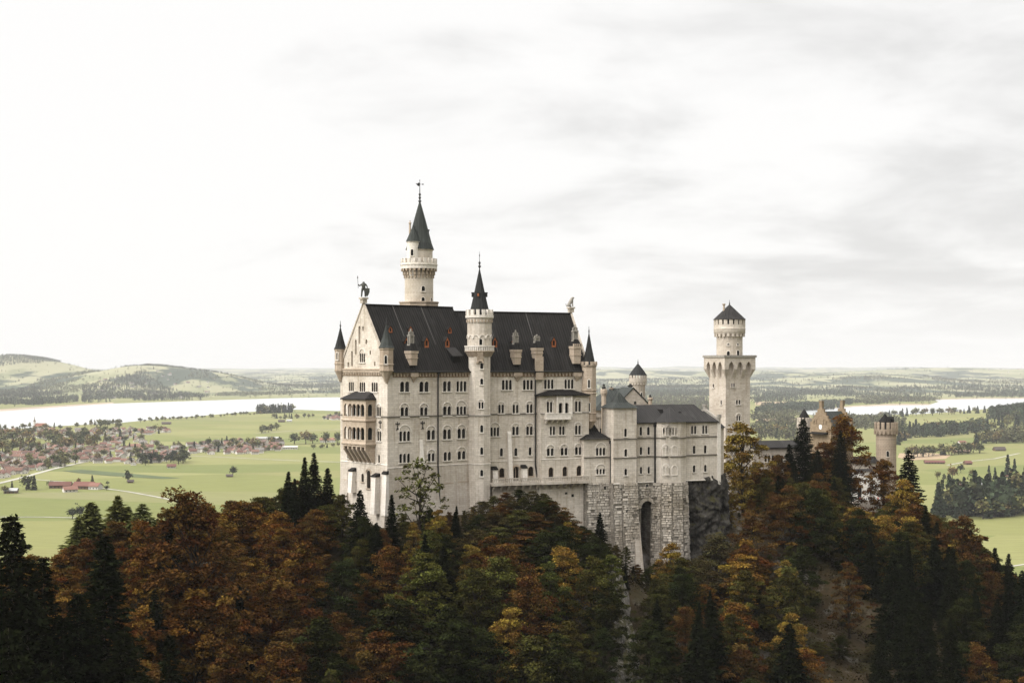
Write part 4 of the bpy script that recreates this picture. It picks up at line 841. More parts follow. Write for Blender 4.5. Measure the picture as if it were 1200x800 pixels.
# ---------------------------------------------------------------- the bower wing on its stone bases
FK = F2
def bower():
    root = empty('bower_wing', FK.p(32, 0, -46), 'lower limestone wing with square turret and round bay on rough stone bases', 'castle wing')
    ZK = -62.0; walls = MB()
    def z(y, a, e): return FK.z(y, a, e)
    def blk(px0, px1, e, ytop, ybase, wins, eb=-6.0, base_e=None):
        a0, a1 = FK.a(px0, e), FK.a(px1, e); am = (a0 + a1) / 2; zt, zb = z(ytop, am, e), z(ybase, am, e); hs = []
        for w in wins: window(FK, e, *w[:4], w[4], w[5], root, hs, mull=.24)
        b = MB(); b.panel(FK, e, [(a0, zb), (a1, zb), (a1, zt), (a0, zt)], hs, 0, .4)
        for a in (a0, a1): b.add([FK.p(a, e, zb), FK.p(a, eb, zb), FK.p(a, eb, zt), FK.p(a, e, zt)], [(0, 1, 2, 3)])
        b.add([FK.p(a0, eb, zb), FK.p(a1, eb, zb), FK.p(a1, eb, zt), FK.p(a0, eb, zt)], [(0, 1, 2, 3)]); b.add([FK.p(a0, e, zt), FK.p(a1, e, zt), FK.p(a1, eb, zt), FK.p(a0, eb, zt)], [(0, 1, 2, 3)])
        b.build('wall', M['lime'], root)
        return a0, a1, zt, zb
    # low corner block
    e1 = 3.3; A0, A1, ZT, ZBt = blk(684.4, 714.8, e1, 514.4, 565.5, [(698.6, 709.2, 524.4, 533.4, 3, 1), (699, 708.8, 549.2, 555.4, 3, 1)])
    L1 = (A0, A1)
    b = MB(); am = (A0 + A1) / 2; f = .5; ap = FK.p(am + .1, .2, z(491, am, 0)); ring = [FK.p(A0 - f, e1 + f, ZT), FK.p(A1 + .2, e1 + f, ZT), FK.p(A1 + .2, -3.4, ZT), FK.p(A0 - f, -3.4, ZT)]
    mid = [FK.p(am - 1.2, 1.2, z(505.5, am, 0)), FK.p(am + 1.6, 1.2, z(505.5, am, 0)), FK.p(am + 1.6, -1.2, z(505.5, am, 0)), FK.p(am - 1.2, -1.2, z(505.5, am, 0))]
    b.add(ring + mid + [ap], [(0, 1, 5, 4), (1, 2, 6, 5), (2, 3, 7, 6), (3, 0, 4, 7), (4, 5, 8), (5, 6, 8), (6, 7, 8), (7, 4, 8), (3, 2, 1, 0)]); b.build('roof', M['roof'], root)
    # square turret
    e2 = 5.0; B0_, B1_, ZT2, ZB2 = blk(719, 746, e2, 478, 565.5, [(731.6, 734.6, 502, 511.4, 1, 0), (731.8, 734.8, 526, 534.6, 1, 0), (731.8, 734.8, 549, 556.6, 1, 0)], -.5)
    am = (B0_ + B1_) / 2; ec = 2.2; zz = ZT2; b = MB(); f = .45
    ring = [FK.p(B0_ - f, e2 + f, zz), FK.p(B1_ + f, e2 + f, zz), FK.p(B1_ + f, -.5 - f, zz), FK.p(B0_ - f, -.5 - f, zz)]; q = 1.5
    mid = [FK.p(am - q, ec + q, zz + 1.25), FK.p(am + q, ec + q, zz + 1.25), FK.p(am + q, ec - q, zz + 1.25), FK.p(am - q, ec - q, zz + 1.25)]
    b.add(ring + mid + [FK.p(am, ec, z(458.6, am, ec))], [(0, 1, 5, 4), (1, 2, 6, 5), (2, 3, 7, 6), (3, 0, 4, 7), (4, 5, 8), (5, 6, 8), (6, 7, 8), (7, 4, 8), (3, 2, 1, 0)]); b.build('roof', M['green'], root)
    # recessed link
    e3 = 3.3; C0, C1, ZT3, ZB3 = blk(746.5, 769, e3, 494.6, 565.5, [(749.6, 752.4, 500, 509.8, 1, 0), (758.4, 761.4, 500, 509.6, 1, 0), (749.8, 752.4, 523.6, 532.6, 1, 0), (759, 761.6, 523.4, 532.4, 1, 0), (750, 752.4, 546.8, 554.6, 1, 0), (759, 761.6, 546.6, 554.4, 1, 0)], -8.5)
    # right block on the rock
    D0, D1, ZT5, ZB5 = blk(801, 842.6, e3, 493.6, 563, [(810, 816, 498.8, 508.4, 2, 0), (823, 829, 498.4, 508, 2, 0), (812, 814.8, 522, 531.4, 1, 0), (825, 827.8, 521.6, 531, 1, 0), (812, 814.8, 545, 553, 1, 0), (825.2, 828, 544.4, 552.4, 1, 0)], -8.5)
    # bowed bay: five flat sides
    g0, g1 = FK.a(767, e3), FK.a(803, e3); gm = (g0 + g1) / 2; gw = (g1 - g0) / 2
    pts = [(g0, e3 - .2), (g0 + gw * .20, e3 + 1.6), (g0 + gw * .70, e3 + 2.7), (g1 - gw * .70, e3 + 2.7), (g1 - gw * .20, e3 + 1.6), (g1, e3 - .2)]
    W5 = FK.p
    bw = MB(); zt_, zb_ = ZT3, ZB3
    specs = {1: [(778.2, 785, 500.6, 509.8, 2, 0), (778.4, 785, 524, 533, 2, 1), (778.8, 785, 546.6, 555.4, 2, 1)], 2: [(790.4, 796.8, 500.4, 509.6, 2, 0)], 3: []}
    segs = list(zip(pts[:-1], pts[1:]))
    for i, (p, q) in enumerate(segs):
        P_, Q_ = W5(*p, 0)[:2], W5(*q, 0)[:2]; f = Fr(P_, (Q_[0] - P_[0], Q_[1] - P_[1])); L_ = math.hypot(Q_[0] - P_[0], Q_[1] - P_[1]); hs = []
        if i == 2:
            for w in [(777, 782.6, 500.6, 509.8, 2, 0), (787.6, 793.2, 500.6, 509.8, 2, 0), (777, 782.8, 524, 533, 2, 1), (777.2, 782.8, 547, 555.6, 2, 1)]: window(f, 0, *w[:4], w[4], w[5], root, hs, mull=.18)
        bw.panel(f, 0, [(0, zb_), (L_, zb_), (L_, zt_), (0, zt_)], hs, 0, .35)
        if i == 2:
            for yb, yt in ((533, 522.4), (556, 545.6)):
                a0, a1 = f.a(787.6), f.a(793.4); half_ring(bw, f, (a0 + a1) / 2, f.z(yt, a0) - (a1 - a0) / 2, (a1 - a0) / 2, (a1 - a0) / 2 + .18, .002, .1, 1, 7); bw.box(f, a0 - .1, a1 + .1, .002, .14, f.z(yb, a0) - .2, f.z(yb, a0), 1)
                for s in (a0 - .16, a1): bw.box(f, s, s + .16, .002, .08, f.z(yb, a0), f.z(yt, a0) - (a1 - a0) / 2, 1)
    bw.build('wall', [M['lime'], M['trim']], root)
    # courses that run round all the blocks
    b = MB()
    def course(y, h=.3, o=.22, m=0):
        zz = z(y, 32, e3)
        string(b, FK, L1[0], L1[1], e1, zz if m else z(y + .8, 20, e3), h, o, m); string(b, FK, B0_ - .1, B1_ + .1, e2, zz, h, o, m); string(b, FK, C0, C1, e3, zz, h, o, m); string(b, FK, D0, D1, e3, zz, h, o, m)
        for p, q in segs:
            P_, Q_ = W5(*p, 0)[:2], W5(*q, 0)[:2]; f = Fr(P_, (Q_[0] - P_[0], Q_[1] - P_[1])); string(b, f, -.05, math.hypot(Q_[0] - P_[0], Q_[1] - P_[1]) + .05, 0, zz, h, o, m)
    course(514.6); course(536.6); b.build('string_course', M['course'], root)
    b = MB(); zz = ZB3 - .1
    for p0, p1, e in ((B0_, B1_, e2), (C0, C1, e3), (D0, D1, e3)): string(b, FK, p0, p1, e, zz + .1, .3, .14)
    b.build('string_course', M['trim'], root)
    # roof over link, bay and right block
    er, zr = -2.6, z(474.8, 30, -2.6); ez = e3 + .5; b = MB(); x0, x1, x2 = C0 - .2, D1 - .35, FK.a(813, er)
    zE3, zE5 = ZT3 - .05, ZT5 - .05; zr2 = z(481, 36, er) - .35
    th = .2
    def slab(p):
        b.add(p + [(x, y, z_ - th) for x, y, z_ in p], [tuple(range(len(p)))] + [tuple(range(2 * len(p) - 1, len(p) - 1, -1))] + [(i, (i + 1) % len(p), len(p) + (i + 1) % len(p), len(p) + i) for i in range(len(p))])
    x3 = FK.a(823, er)
    slab([FK.p(x0, ez, zE3), FK.p(x3 - .5, ez, zE5), FK.p(x2, er, zr), FK.p(x0, er, zr)]); slab([FK.p(x0, -9, zE3), FK.p(x3, -9, zE5), FK.p(x2, er, zr), FK.p(x0, er, zr)])
    slab([FK.p(x2 - .2, er, zr), FK.p(x3 - .5, ez, zE5), FK.p(x3, -9, zE5)])
    slab([FK.p(x3 - 2.5, ez, zE5 - .012), FK.p(x1, ez, zE5 - .012), FK.p(x1, er, zr2), FK.p(x3 - 2.5, er, zr2)]); slab([FK.p(x3 - 2.5, -9, zE5), FK.p(x1, -9, zE5), FK.p(x1, er, zr2), FK.p(x3 - 2.5, er, zr2)])
    for px, py in ((774, 480), (795.5, 483)): a = FK.a(px, 0); zz = z(py, a, 0); b.box(FK, a - .35, a + .35, -1.2, .5, zz - .7, zz + .15)
    b.build('roof', M['roof2'], root)
    b = MB(); apx = FK.p(FK.a(785, .5), .3, z(477.4, 27, .3)); o = [FK.p(p[0] + (-.25 if p[0] < gm else .25), p[1] + .5, ZT3 + .02) for p in pts]
    b.add(o + [apx], [(i, i + 1, 6) for i in range(5)] + [(5, 4, 3, 2, 1, 0)]); b.build('roof', M['roof2'], root)
    # stepped gable on the right end
    b = MB(); 
    b.side(FK, [(e3 + .5, ZT5 - .4), (e3 + .5, ZT5 + .7), (e3 - .4, ZT5 + .7), (er + .6, zr2 + .45), (er + .6, zr2 + 1.2), (er - .6, zr2 + 1.2), (er - .6, zr2 + .45), (-8.3, ZT5 + .4), (-9, ZT5 + .4), (-9, ZT5 - .4)], D1 - .3, D1 + .1)
    b.box(FK, D1 - .45, D1 + .25, er - .7, er + .7, zr2 + 1.2, zr2 + 1.5); b.box(FK, D1 - .5, D1 + .3, e3 - .3, e3 + .6, ZT5 + .7, ZT5 + 1.5); b.build('gable', M['grey'], root)
    b = MB(); b.box(FK, D1 - .6, D1 + .3, e3 - .5, e3 + .3, ZB5 - 1, ZT5 - .41); b.build('corner_pilaster', M['trim'], root)
    b = MB(); a0, a1 = D1 + .36, D1 + 2.6; zt_ = z(492, 40, 0); b.side(FK, [(2.2, z(503, 40, 2)), (-2, z(493, 40, 0)), (-6, z(493, 40, 0)), (-6, z(503, 40, 2))], a0, a1, 0); b.build('roof', M['roof'], root)
    b = MB(); b.box(FK, a0, a1 - .3, -6, 1.7, ZB5 - 4, z(503, 40, 2), 0); b.build('wall', M['tan'], root)
    # ---- rough stone bases
    b = MB(); zt1 = ZBt
    def base(a0, a1, e, zt, batter, seed, eb=-2):
        zb = ZK; e_b = e + batter * (zt - zb)
        b.hexa([FK.p(a0, e_b, zb), FK.p(a1, e_b, zb), FK.p(a1, eb, zb), FK.p(a0, eb, zb), FK.p(a0, e, zt), FK.p(a1, e, zt), FK.p(a1, eb, zt), FK.p(a0, eb, zt)], 0); rustic(b, FK, (a0 + .05, a1 - .05), e, zb + 4, zt, seed, batter, m=1)
    base(L1[0] + .3, L1[1], e1 + .05, zt1, .05, 1); base(B0_ + 2.0, B1_ + .2, e2 + .1, ZB2, .07, 2)
    base(B0_ - .2, B0_ + 2.0, e2 - .1, ZB2, .045, 12)
    # link base with its tall dark arch
    a0, a1 = FK.a(751.2, e3), FK.a(765.6, e3); hz0, hz1 = ZK + .5, z(589.5, 26, e3)
    b.panel(FK, e3 + .02, [(C0 - .3, ZK), (C1 + .4, ZK), (C1 + .4, ZB3), (C0 - .3, ZB3)], [arch_hole(a0, a1, hz0, hz1, 10)], 0, 5.5)
    rustic(b, FK, (C0 + .4, C1 - .3), e3, hz1 + 1.2, ZB3 - .2, 5, m=1); half_ring(b, FK, (a0 + a1) / 2, hz1 - (a1 - a0) / 2, (a1 - a0) / 2 + .02, (a1 - a0) / 2 + .8, e3 + .02, e3 + .2, 1, 11)
    b.add([FK.p(a0 - .5, e3 - 5.4, ZK), FK.p(a1 + .5, e3 - 5.4, ZK), FK.p(a1 + .5, e3 - 5.4, hz1 + .5), FK.p(a0 - .5, e3 - 5.4, hz1 + .5)], [(0, 1, 2, 3)], 2)  # black sheet closing the arch, stands in for the darkness inside
    # bay base
    bp = [(g0 - .6, e3 - .3), (g0 + gw * .16, e3 + 1.9), (g0 + gw * .66, e3 + 3.1), (g1 - gw * .66, e3 + 3.1), (g1 - gw * .16, e3 + 1.9), (g1 + .6, e3 - .3)]
    for i, (p, q) in enumerate(zip(bp[:-1], bp[1:])):
        P_, Q_ = W5(*p, 0)[:2], W5(*q, 0)[:2]; f = Fr(P_, (Q_[0] - P_[0], Q_[1] - P_[1])); L_ = math.hypot(Q_[0] - P_[0], Q_[1] - P_[1]); eb = .03 * (ZB3 - ZK)
        b.hexa([f.p(-.3, eb, ZK), f.p(L_ + .3, eb, ZK), f.p(L_, -2.5, ZK), f.p(0, -2.5, ZK), f.p(0, 0, ZB3), f.p(L_, 0, ZB3), f.p(L_, -2.5, ZB3 + .002), f.p(0, -2.5, ZB3 + .002)], 0); rustic(b, f, (0, L_), 0, ZK + 6, ZB3, 20 + i, .03, m=1)
    # narrow side buttress and pillar beside the arch
    q = FK.a(749.5, e2 + 1); b.hexa([FK.p(q - 1.6, e2 + 4.2, ZK), FK.p(q + 1.2, e2 + 4.2, ZK), FK.p(q + 1.2, e3, ZK), FK.p(q - 1.6, e3, ZK), FK.p(q - 1.2, e2 + .6, z(614.5, 25, e2 + .6)), FK.p(q + .2, e2 + .6, z(614.5, 25, e2 + .6)), FK.p(q + .2, e3, z(614.5, 25, e2 + .6)), FK.p(q - 1.2, e3, z(614.5, 25, e2 + .6))], 3)
    for px, y0, y1, e in [(734.4, 576.4, 580.4, e2 + .35), (735, 594, 600, e2 + .6), (708.6, 567, 573.6, e1 + .25), (758.4, 567.4, 573, e3 + .22)]: a = FK.a(px, e); b.box(FK, a - .3, a + .3, e - .4, e + .02, z(y1, a, e), z(y0, a, e), 2)
    b.build('stone_base', [M['rust'], M['block'], M['dark'], M['plain']], root)
    for px, e, y0, y1 in [(715.8, e1 + .35, 516, 640), (767.6, e3 + .3, 496, 668), (803.6, e3 + .5, 563, 640)]:
        b = MB(); a = FK.a(px, e); b.tube([FK.p(a, e, z(y0, a, e)), FK.p(a, e, z(y1, a, e))], .18, 7); b.box(FK, a - .25, a + .25, e - .3, e + .2, z(y0, a, e) - .7, z(y0, a, e) - .1); b.build('downpipe', M['dark'], root)
bower()
# ---------------------------------------------------------------- behind: knights' house, round turret, chimneys
def courtyard_buildings():
    Y = 352; f = Fr(at(700, Y), U2); z = lambda y: zat(y, Y)
    root = empty('knights_house', f.p(8, 0, -30), 'house with grey green roof and a pale cross gable behind the square turret', 'house')
    a0, a1 = f.a(697), f.a(760); zt, zr = z(481), z(455.6); b = MB(); b.box(f, a0, a1, -12, -1, -40, zt); 
    for k in range(9): q = f.a(698) + k * 1.4; b.box(f, q, q + .35, -1, -.75, z(500), z(489)); b.box(f, q + .3, q + 1.1, -.999, -.99, z(508), z(502), 1)
    b.box(f, a0, a1, -1, -.6, z(489), z(486)); b.build('wall', [M['lime'], M['dark']], root)
    b = MB(); r0, r1 = f.a(716, -6), f.a(745, -6); ov = .6
    b.add([f.p(a0, -1 + ov, zt), f.p(a1, -1 + ov, zt), f.p(r1, -6.5, zr), f.p(r0, -6.5, zr), f.p(a0, -12, zt), f.p(a1, -12, zt)], [(0, 1, 2, 3), (0, 3, 4), (1, 5, 2), (2, 5, 4, 3), (0, 4, 5, 1)]); b.build('roof', M['green'], root)
    g = MB(); am = f.a(742, 0); hw = f.a(763, 0) - am; g.prism(f, [(am - hw, z(500)), (am + hw, z(500)), (am + hw, z(477.6)), (am, z(455.5)), (am - hw, z(477.6))], -6, 0, 0)
    for s in (-1, 1): g.hexa([f.p(am + s * (hw + .3), .25, z(478.4)), f.p(am, .25, z(455.2)), f.p(am, -6, z(455.2)), f.p(am + s * (hw + .3), -6, z(478.4)), f.p(am + s * (hw + .3), .25, z(477.2)), f.p(am, .25, z(453.8)), f.p(am, -6, z(453.8)), f.p(am + s * (hw + .3), -6, z(477.2))], 1)
    g.prism(f, arch_hole(am + .2, am + .9, z(474), z(470.4)), 0, .03, 2); g.build('gable', [M['tan'], M['green'], M['glass']], root)
    for px, e, y0, y1, r, m in [(707.6, 1.5, 480, 450.5, .62, 'sand'), (738.6, -7, 457, 450, .55, 'dark'), (716.5, -6.5, 458, 453.6, .5, 'sand'), (762, 1.6, 477, 463, .5, 'sand')]:
        b = MB(); c = f.p(f.a(px, e), e, 0); Yc = c[1]; zz = lambda y: zat(y, Yc); h = zz(y1) - zz(y0)
        b.lathe(c, [(r, zz(y0) - (14 if e > 1 else 2)), (r * .92, zz(y0) + h * .55), (r * 1.35, zz(y0) + h * .66), (r * 1.35, zz(y0) + h * .8), (r * .9, zz(y0) + h * .82)], 8, 0); b.lathe(c, [(r * .8, zz(y0) + h * .82), (r * .8, zz(y0) + h * .9), (r * .3, zz(y0) + h * .95)], 8, 1); b.lathe(c, [(.05, zz(y1) - .5), (.3, zz(y1) - .25), (.3, zz(y1)), (.05, zz(y1) + .2)], 8, 1); b.build('chimney', [M[m], M['dark']], root)
    Y = 374; c = at(747.6, Y); z = lambda y: zat(y, Y); k = Y / FPX
    root = empty('round_turret', (c[0], c[1], -38), 'small round turret with a corbelled crown and pointed dark roof behind the cross gable', 'tower')
    b = MB(); b.lathe(c, [(8.4 * k, -50), (8.4 * k, z(452)), (10 * k, z(448.4)), (10.4 * k, z(447.6)), (10.4 * k, z(443))], 18)
    for i in range(18): t = 2 * math.pi * i / 18; b.arc(c, 8 * k, 10 * k, t, t + .17, z(450.4), z(446.5), 0, 1)
    merlons(b, c, 8.6 * k, 10.4 * k, z(443), z(439.6), 14); b.build('shaft', M['tan'], root, smooth=40)
    b = MB(); b.lathe(c, [(10.6 * k, z(439.5)), (7.4 * k, z(434.6)), (.05, z(425.4))], 14); b.build('roof', M['spire'], root); b = MB(); finial(b, c, z(425.4), 1.1, .2); b.build('finial', M['dark'], root)
    for dx, y0, y1 in [(.45, 464, 459.5)]: b = MB(); round_window(c, 8.35 * k, math.atan2(-1, dx), z(y0), .45, z(y1) - z(y0), b); b.build('window', [M['trim'], M['glass']], root)
courtyard_buildings()
# ---------------------------------------------------------------- the square gate-court tower
def square_tower():
    Yc = 365.0; C = at(850.4, Yc); th = R(25.8); u = (math.cos(th), math.sin(th)); w = 7.55
    fs = Fr(C, u); fw = Fr((C[0] - u[1] * w, C[1] + u[0] * w), (u[1], -u[0])); z = lambda y: zat(y, Yc + 1)
    root = empty('square_tower', (C[0], C[1], -40), 'tall square limestone tower with pointed blind arches and a round crenellated top storey', 'tower')
    ZB = -52; zt = z(417.6); hs, hw = [], []
    for p in [(857, 861, 449, 453.4, 2, 0), (862.6, 867.6, 468.4, 473.6, 2, 0), (863, 867.6, 487, 492.8, 2, 1), (856.8, 860.4, 509.4, 514.6, 1, 1)]: window(fs, 0, *p[:4], p[4], p[5], root, hs, mull=.2, depth=.3)
    for p in [(835.4, 836.8, 449.6, 454, 1, 0), (844.6, 845.9, 468.6, 473.6, 1, 0)]: window(fw, 0, *p[:4], p[4], p[5], root, hw, mull=.2, depth=.3)
    b = MB(); b.panel(fs, 0, [(0, ZB), (w, ZB), (w, zt), (0, zt)], hs, 0, .3); b.panel(fw, 0, [(0, ZB), (w, ZB), (w, zt), (0, zt)], hw, 0, .3)
    b.add([fs.p(w, 0, ZB), fs.p(w, -w, ZB), fs.p(w, -w, zt), fs.p(w, 0, zt)], [(0, 1, 2, 3)]); b.add([fs.p(0, -w, ZB), fs.p(w, -w, ZB), fs.p(w, -w, zt), fs.p(0, -w, zt)], [(0, 1, 2, 3)])
    string(b, fs, 0, w, 0, z(502), .3, .15); b.build('shaft', M['tan'], root)
    # overhanging head on pointed arches
    o = 1.0; zh0, zh1 = z(443), z(417.2); b = MB()
    fe = Fr(fs.p(w, 0, 0)[:2], (-fs.n[0], -fs.n[1])); fn = Fr(fs.p(w, -w, 0)[:2], (-u[0], -u[1]))
    def pier(f, a0, a1): b.side(f, [(.002, zh0), (o, zs), (o, zs + .01), (.002, zs + .01)], a0, a1, 0)
    for f in (fs, fw, fe, fn):
        ww = w + 2 * o; step = ww / 3; zs = z(432.6); za = z(423.6); out = [(-o, zh1), (-o, zs)]; gap = []; pr = []; x = -o
        for k in range(3):
            sp_ = (w + .5) / 3; q0, q1 = -.25 + k * sp_ + sp_ * .17, -.25 + (k + 1) * sp_ - sp_ * .17; m = (q0 + q1) / 2; cv = [(q0, zs), (q0 + (m - q0) * .12, zs + (za - zs) * .45), (q0 + (m - q0) * .5, zs + (za - zs) * .8), (m, za), (q1 - (q1 - m) * .5, zs + (za - zs) * .8), (q1 - (q1 - m) * .12, zs + (za - zs) * .45), (q1, zs)]
            out += cv; pr.append((x, q0)); x = q1
            b.add([f.p(a, o, q) for a, q in cv] + [f.p(a, 0, q) for a, q in cv], [(i, i + 1, 8 + i, 7 + i) for i in range(6)], 0)
        pr.append((x, w + o)); out += [(w + o, zs), (w + o, zh1)]; b.panel(f, o, out, [], 0)
        for i, (a0, a1) in enumerate(pr): pier(f, max(a0, 0) if i == 0 else a0, min(a1, w) if i == 3 else a1)
    for f in (fs, fw, fe, fn): b.add([f.p(0, 0, zh0), f.p(-o, o, zs), f.p(-o, -.2, zs), f.p(0, o, zs)], [(0, 1, 3), (0, 1, 2), (1, 2, 3)], 0)
    # sloping soffit blocks make the corbelled piers solid
    b.box(fs, -o + .02, w + o - .02, -w - o + .02, o - .02, zh1 - .35, zh1 - .02, 0)
    b.box(fs, -o - .25, w + o + .25, -w - o - .25, o + .25, zh1 - .3, zh1 + .25, 1)
    b.build('head', [M['tan'], M['grey']], root)
    # round upper storey
    c = fs.p(w / 2, -w / 2, 0)[:2]; Y2 = c[1]; zz = lambda y: zat(y, Y2); k = Y2 / FPX
    b = MB(); r = 15.2 * k; R_ = 18.4 * k; b.lathe(c, [(r, zz(418)), (r, zz(386))], 26); b.lathe(c, [(r * .99, zz(394)), (R_, zz(390)), (R_, zz(386)), (R_ * 1.02, zz(385.6)), (R_, zz(385)), (R_, zz(380.4)), (R_ - .4, zz(380.4))], 26)
    for i in range(20):
        t = 2 * math.pi * i / 20; b.arc(c, r * .95, R_ * .97, t, t + .16, zz(394.6), zz(388), 0, 1)
    merlons(b, c, R_ - .4, R_ - .01, zz(380.5), zz(374.6), 18, 0, .68); b.build('upper_storey', M['tan'], root, smooth=40)
    b = MB(); b.lathe(c, [(R_ * 1.05, zz(374.5)), (R_ * .97, zz(373.2)), (.08, zz(356.6))], 20); b.lathe(c, [(R_ * .82, zz(382)), (R_ * .82, zz(374.6))], 20, 1); b.build('roof', [M['roof2'], M['dark']], root)
    b = MB(); finial(b, c, zz(356.6), 1.2, .22); b.build('finial', M['dark'], root)
    b = MB(); q = (c[0] - 7 * k, c[1] - .6); b.lathe(q, [(.28, zz(372)), (.26, zz(358)), (.42, zz(357)), (.42, zz(356)), (.25, zz(355.8))], 8); b.build('chimney', M['sand'], root)
    for px, y0, y1, w_ in [(851, 416.6, 411.4, .75), (862.4, 416.6, 410.6, .8), (851, 404.4, 402.4, .6), (862.2, 404.4, 402.4, .55)]:
        s = (px - 854.6) / 15.2; b = MB(); round_window(c, r * .99, math.atan2(-math.sqrt(1 - s * s), s), zz(y0), w_, zz(y1) - zz(y0), b); b.build('window', [M['trim'], M['glass']], root)
square_tower()
# ---------------------------------------------------------------- gatehouse group
def gatehouse():
    Y = 400; f = Fr(at(884, Y), (math.cos(R(20)), math.sin(R(20)))); z = lambda y: zat(y, Y); a1 = f.a(942)
    root = empty('connecting_gallery', f.p(4, 0, -42), 'long low gallery with dark roof running from the square tower towards the gatehouse', 'building')
    hs = []; b = MB()
    for k, px in enumerate((896, 900, 904.5, 915, 925)): window(f, 0, px, px + 2.6, 533, 541, 1, 0, root, hs, depth=.3)
    b.panel(f, 0, [(0, -56), (a1, -56), (a1, z(524)), (0, z(524))], hs, 0, .3); b.box(f, 0, a1, -6, -.32, -56, z(524)); b.build('wall', M['tan'], root)
    b = MB(); b.side(f, [(.6, z(524.6)), (-3, z(517)), (-6.6, z(524.6)), (-6.6, z(525.6)), (.6, z(525.6))], -.2, a1); b.build('roof', M['roof2'], root)
    # gatehouse block with stepped gables
    Y = 425; C = at(974, Y); th = R(35); u = (math.cos(th), math.sin(th)); fs = Fr(C, u); w = 8.4; fw = Fr((C[0] - u[1] * w, C[1] + u[0] * w), (u[1], -u[0])); L_ = 9.6; z = lambda y: zat(y, Y)
    root = empty('gatehouse', (C[0], C[1], -45), 'yellow brick gatehouse with stepped gables, a green metal roof and a clock', 'gatehouse')
    ze, zr = z(501), z(483.4); zb = -58; st = [(0, zb), (w, zb), (w, ze + .6)]
    n = 5
    for k in range(n): a = w - k * (w / 2 - .6) / n; zz = ze + .6 + (zr - ze + .4) * (k + 1) / n; st += [(a, zz), (a - (w / 2 - .6) / n, zz)]
    st += [(w / 2 + .6, zr + 2.2), (w / 2 - .6, zr + 2.2)]
    for k in range(n - 1, -1, -1): a = k * (w / 2 - .6) / n; zz = ze + .6 + (zr - ze + .4) * (k + 1) / n; st += [(a + (w / 2 - .6) / n, zz), (a, zz)]
    st += [(0, ze + .6)]
    nic = [arch_hole(w / 2 + q - .3, w / 2 + q + .3, ze + .8, ze + 3.2 - abs(q) * .5) for q in (-2.4, -1.4, 1.4, 2.4)]
    b = MB(); b.panel(fw, 0, st, nic, 0, .18, 0); b.prism(fw, st, -.6, -.2, 0)
    b.build('gable', M['brick'], root)
    fe = fs.shift(L_, 0); b = MB(); fE = Fr(fs.p(L_, 0, 0)[:2], (-fs.n[0], -fs.n[1])); b.prism(fE, [(w - a, q) for a, q in reversed(st)], -.6, 0, 0); b.build('gable', M['brick'], root)
    b = MB(); b.box(fs, .6, L_ - .6, -w + .02, -.02, zb, ze); b.box(fs, .6, L_ - .6, -.02, .12, ze - .5, ze); b.build('wall', M['brick'], root)
    b = MB()
    for e0 in (.3, -w - .3): b.hexa([fs.p(.6, e0, ze - .1), fs.p(L_ - .6, e0, ze - .1), fs.p(L_ - .6, -w / 2, zr), fs.p(.6, -w / 2, zr), fs.p(.6, e0, ze + .15), fs.p(L_ - .6, e0, ze + .15), fs.p(L_ - .6, -w / 2, zr + .25), fs.p(.6, -w / 2, zr + .25)])
    b.build('roof', M['green'], root)
    am = w / 2; zc = z(500.6); b = MB()
    k = 18; b.prism(fw, [(am + .58 * math.cos(2 * math.pi * i / k), zc + .75 * math.sin(2 * math.pi * i / k)) for i in range(k)], .002, .1, 0)
    b.prism(fw, [(am - .05, zc), (am + .05, zc), (am + .05, zc + .7), (am - .05, zc + .7)], .1, .13, 1); b.prism(fw, [(am - .05, zc - .05), (am + .45, zc - .3), (am + .45, zc - .2), (am, zc + .05)], .1, .13, 1)
    for i in range(12): t = 2 * math.pi * i / 12; q = am + .62 * math.cos(t); s = zc + .8 * math.sin(t); b.prism(fw, [(q - .04, s - .07), (q + .04, s - .07), (q + .04, s + .07), (q - .04, s + .07)], .1, .125, 1)
    b.build('clock', [M['clock'], M['dark']], root)
    b = MB(); b.side(fw, [(.002, z(506.6)), (1.6, z(508.6)), (1.6, z(509)), (.002, z(509))], .8, w - 1.2); b.build('canopy', M['roof'], root)
    for a, e in ((-.0, -w / 2), (L_ - .4, -w / 2)):
        b = MB(); b.box(fs, a - .1, a + .9, e - .5, e + .5, zr + 1.8, zr + 3.2); b.box(fs, a - .22, a + 1.02, e - .62, e + .62, zr + 3.2, zr + 3.45); b.build('chimney', M['brick'], root)
    # small turret on the far corner
    def turret(px, Yt, r, yb, ytop, ycone, name, label, mat, ybot, cone_off=0, cr=.8, n=12):
        c = at(px, Yt); z = lambda y: zat(y, Yt); k = Yt / FPX; root = empty(name, (c[0], c[1], zat(ybot, Yt)), label, 'tower'); b = MB(); R_ = r * 1.18
        b.lathe(c, [(r * k, z(ybot)), (r * k, z(yb))], 22)
        b.lathe(c, [(r * k, z(yb + 1)), (R_ * k, z(yb - 3)), (R_ * k, z(yb - 5.4)), (R_ * k - .4, z(yb - 5.4))], 22); 
        for i in range(18): t = 2 * math.pi * i / 18; b.arc(c, r * k * .97, R_ * k * 1.02, t, t + .17, z(yb + .5), z(yb - 3.2), 0, 1)
        merlons(b, c, R_ * k - .42, R_ * k - .01, z(yb - 5.5), z(ytop), n, 0, .6); b.build('shaft', M[mat], root, smooth=40)
        cc = (c[0] + cone_off * k, c[1]); b = MB(); b.lathe(cc, [(r * k * cr, z(yb - 3)), (r * k * cr, z(ytop - .6))], 14, 1); b.lathe(cc, [(r * k * (cr + .12), z(ytop - .5)), (.05, z(ycone))], 14, 0); b.build('roof', [M['roof'], M['dark']], root); return root, c, k, z
    turret(942.4, 438, 7.2, 500, 489, 478.6, 'corner_turret', 'small crenellated turret with a dark cone roof behind the tall spruce at the gatehouse', 'tan', 600, cr=.78)
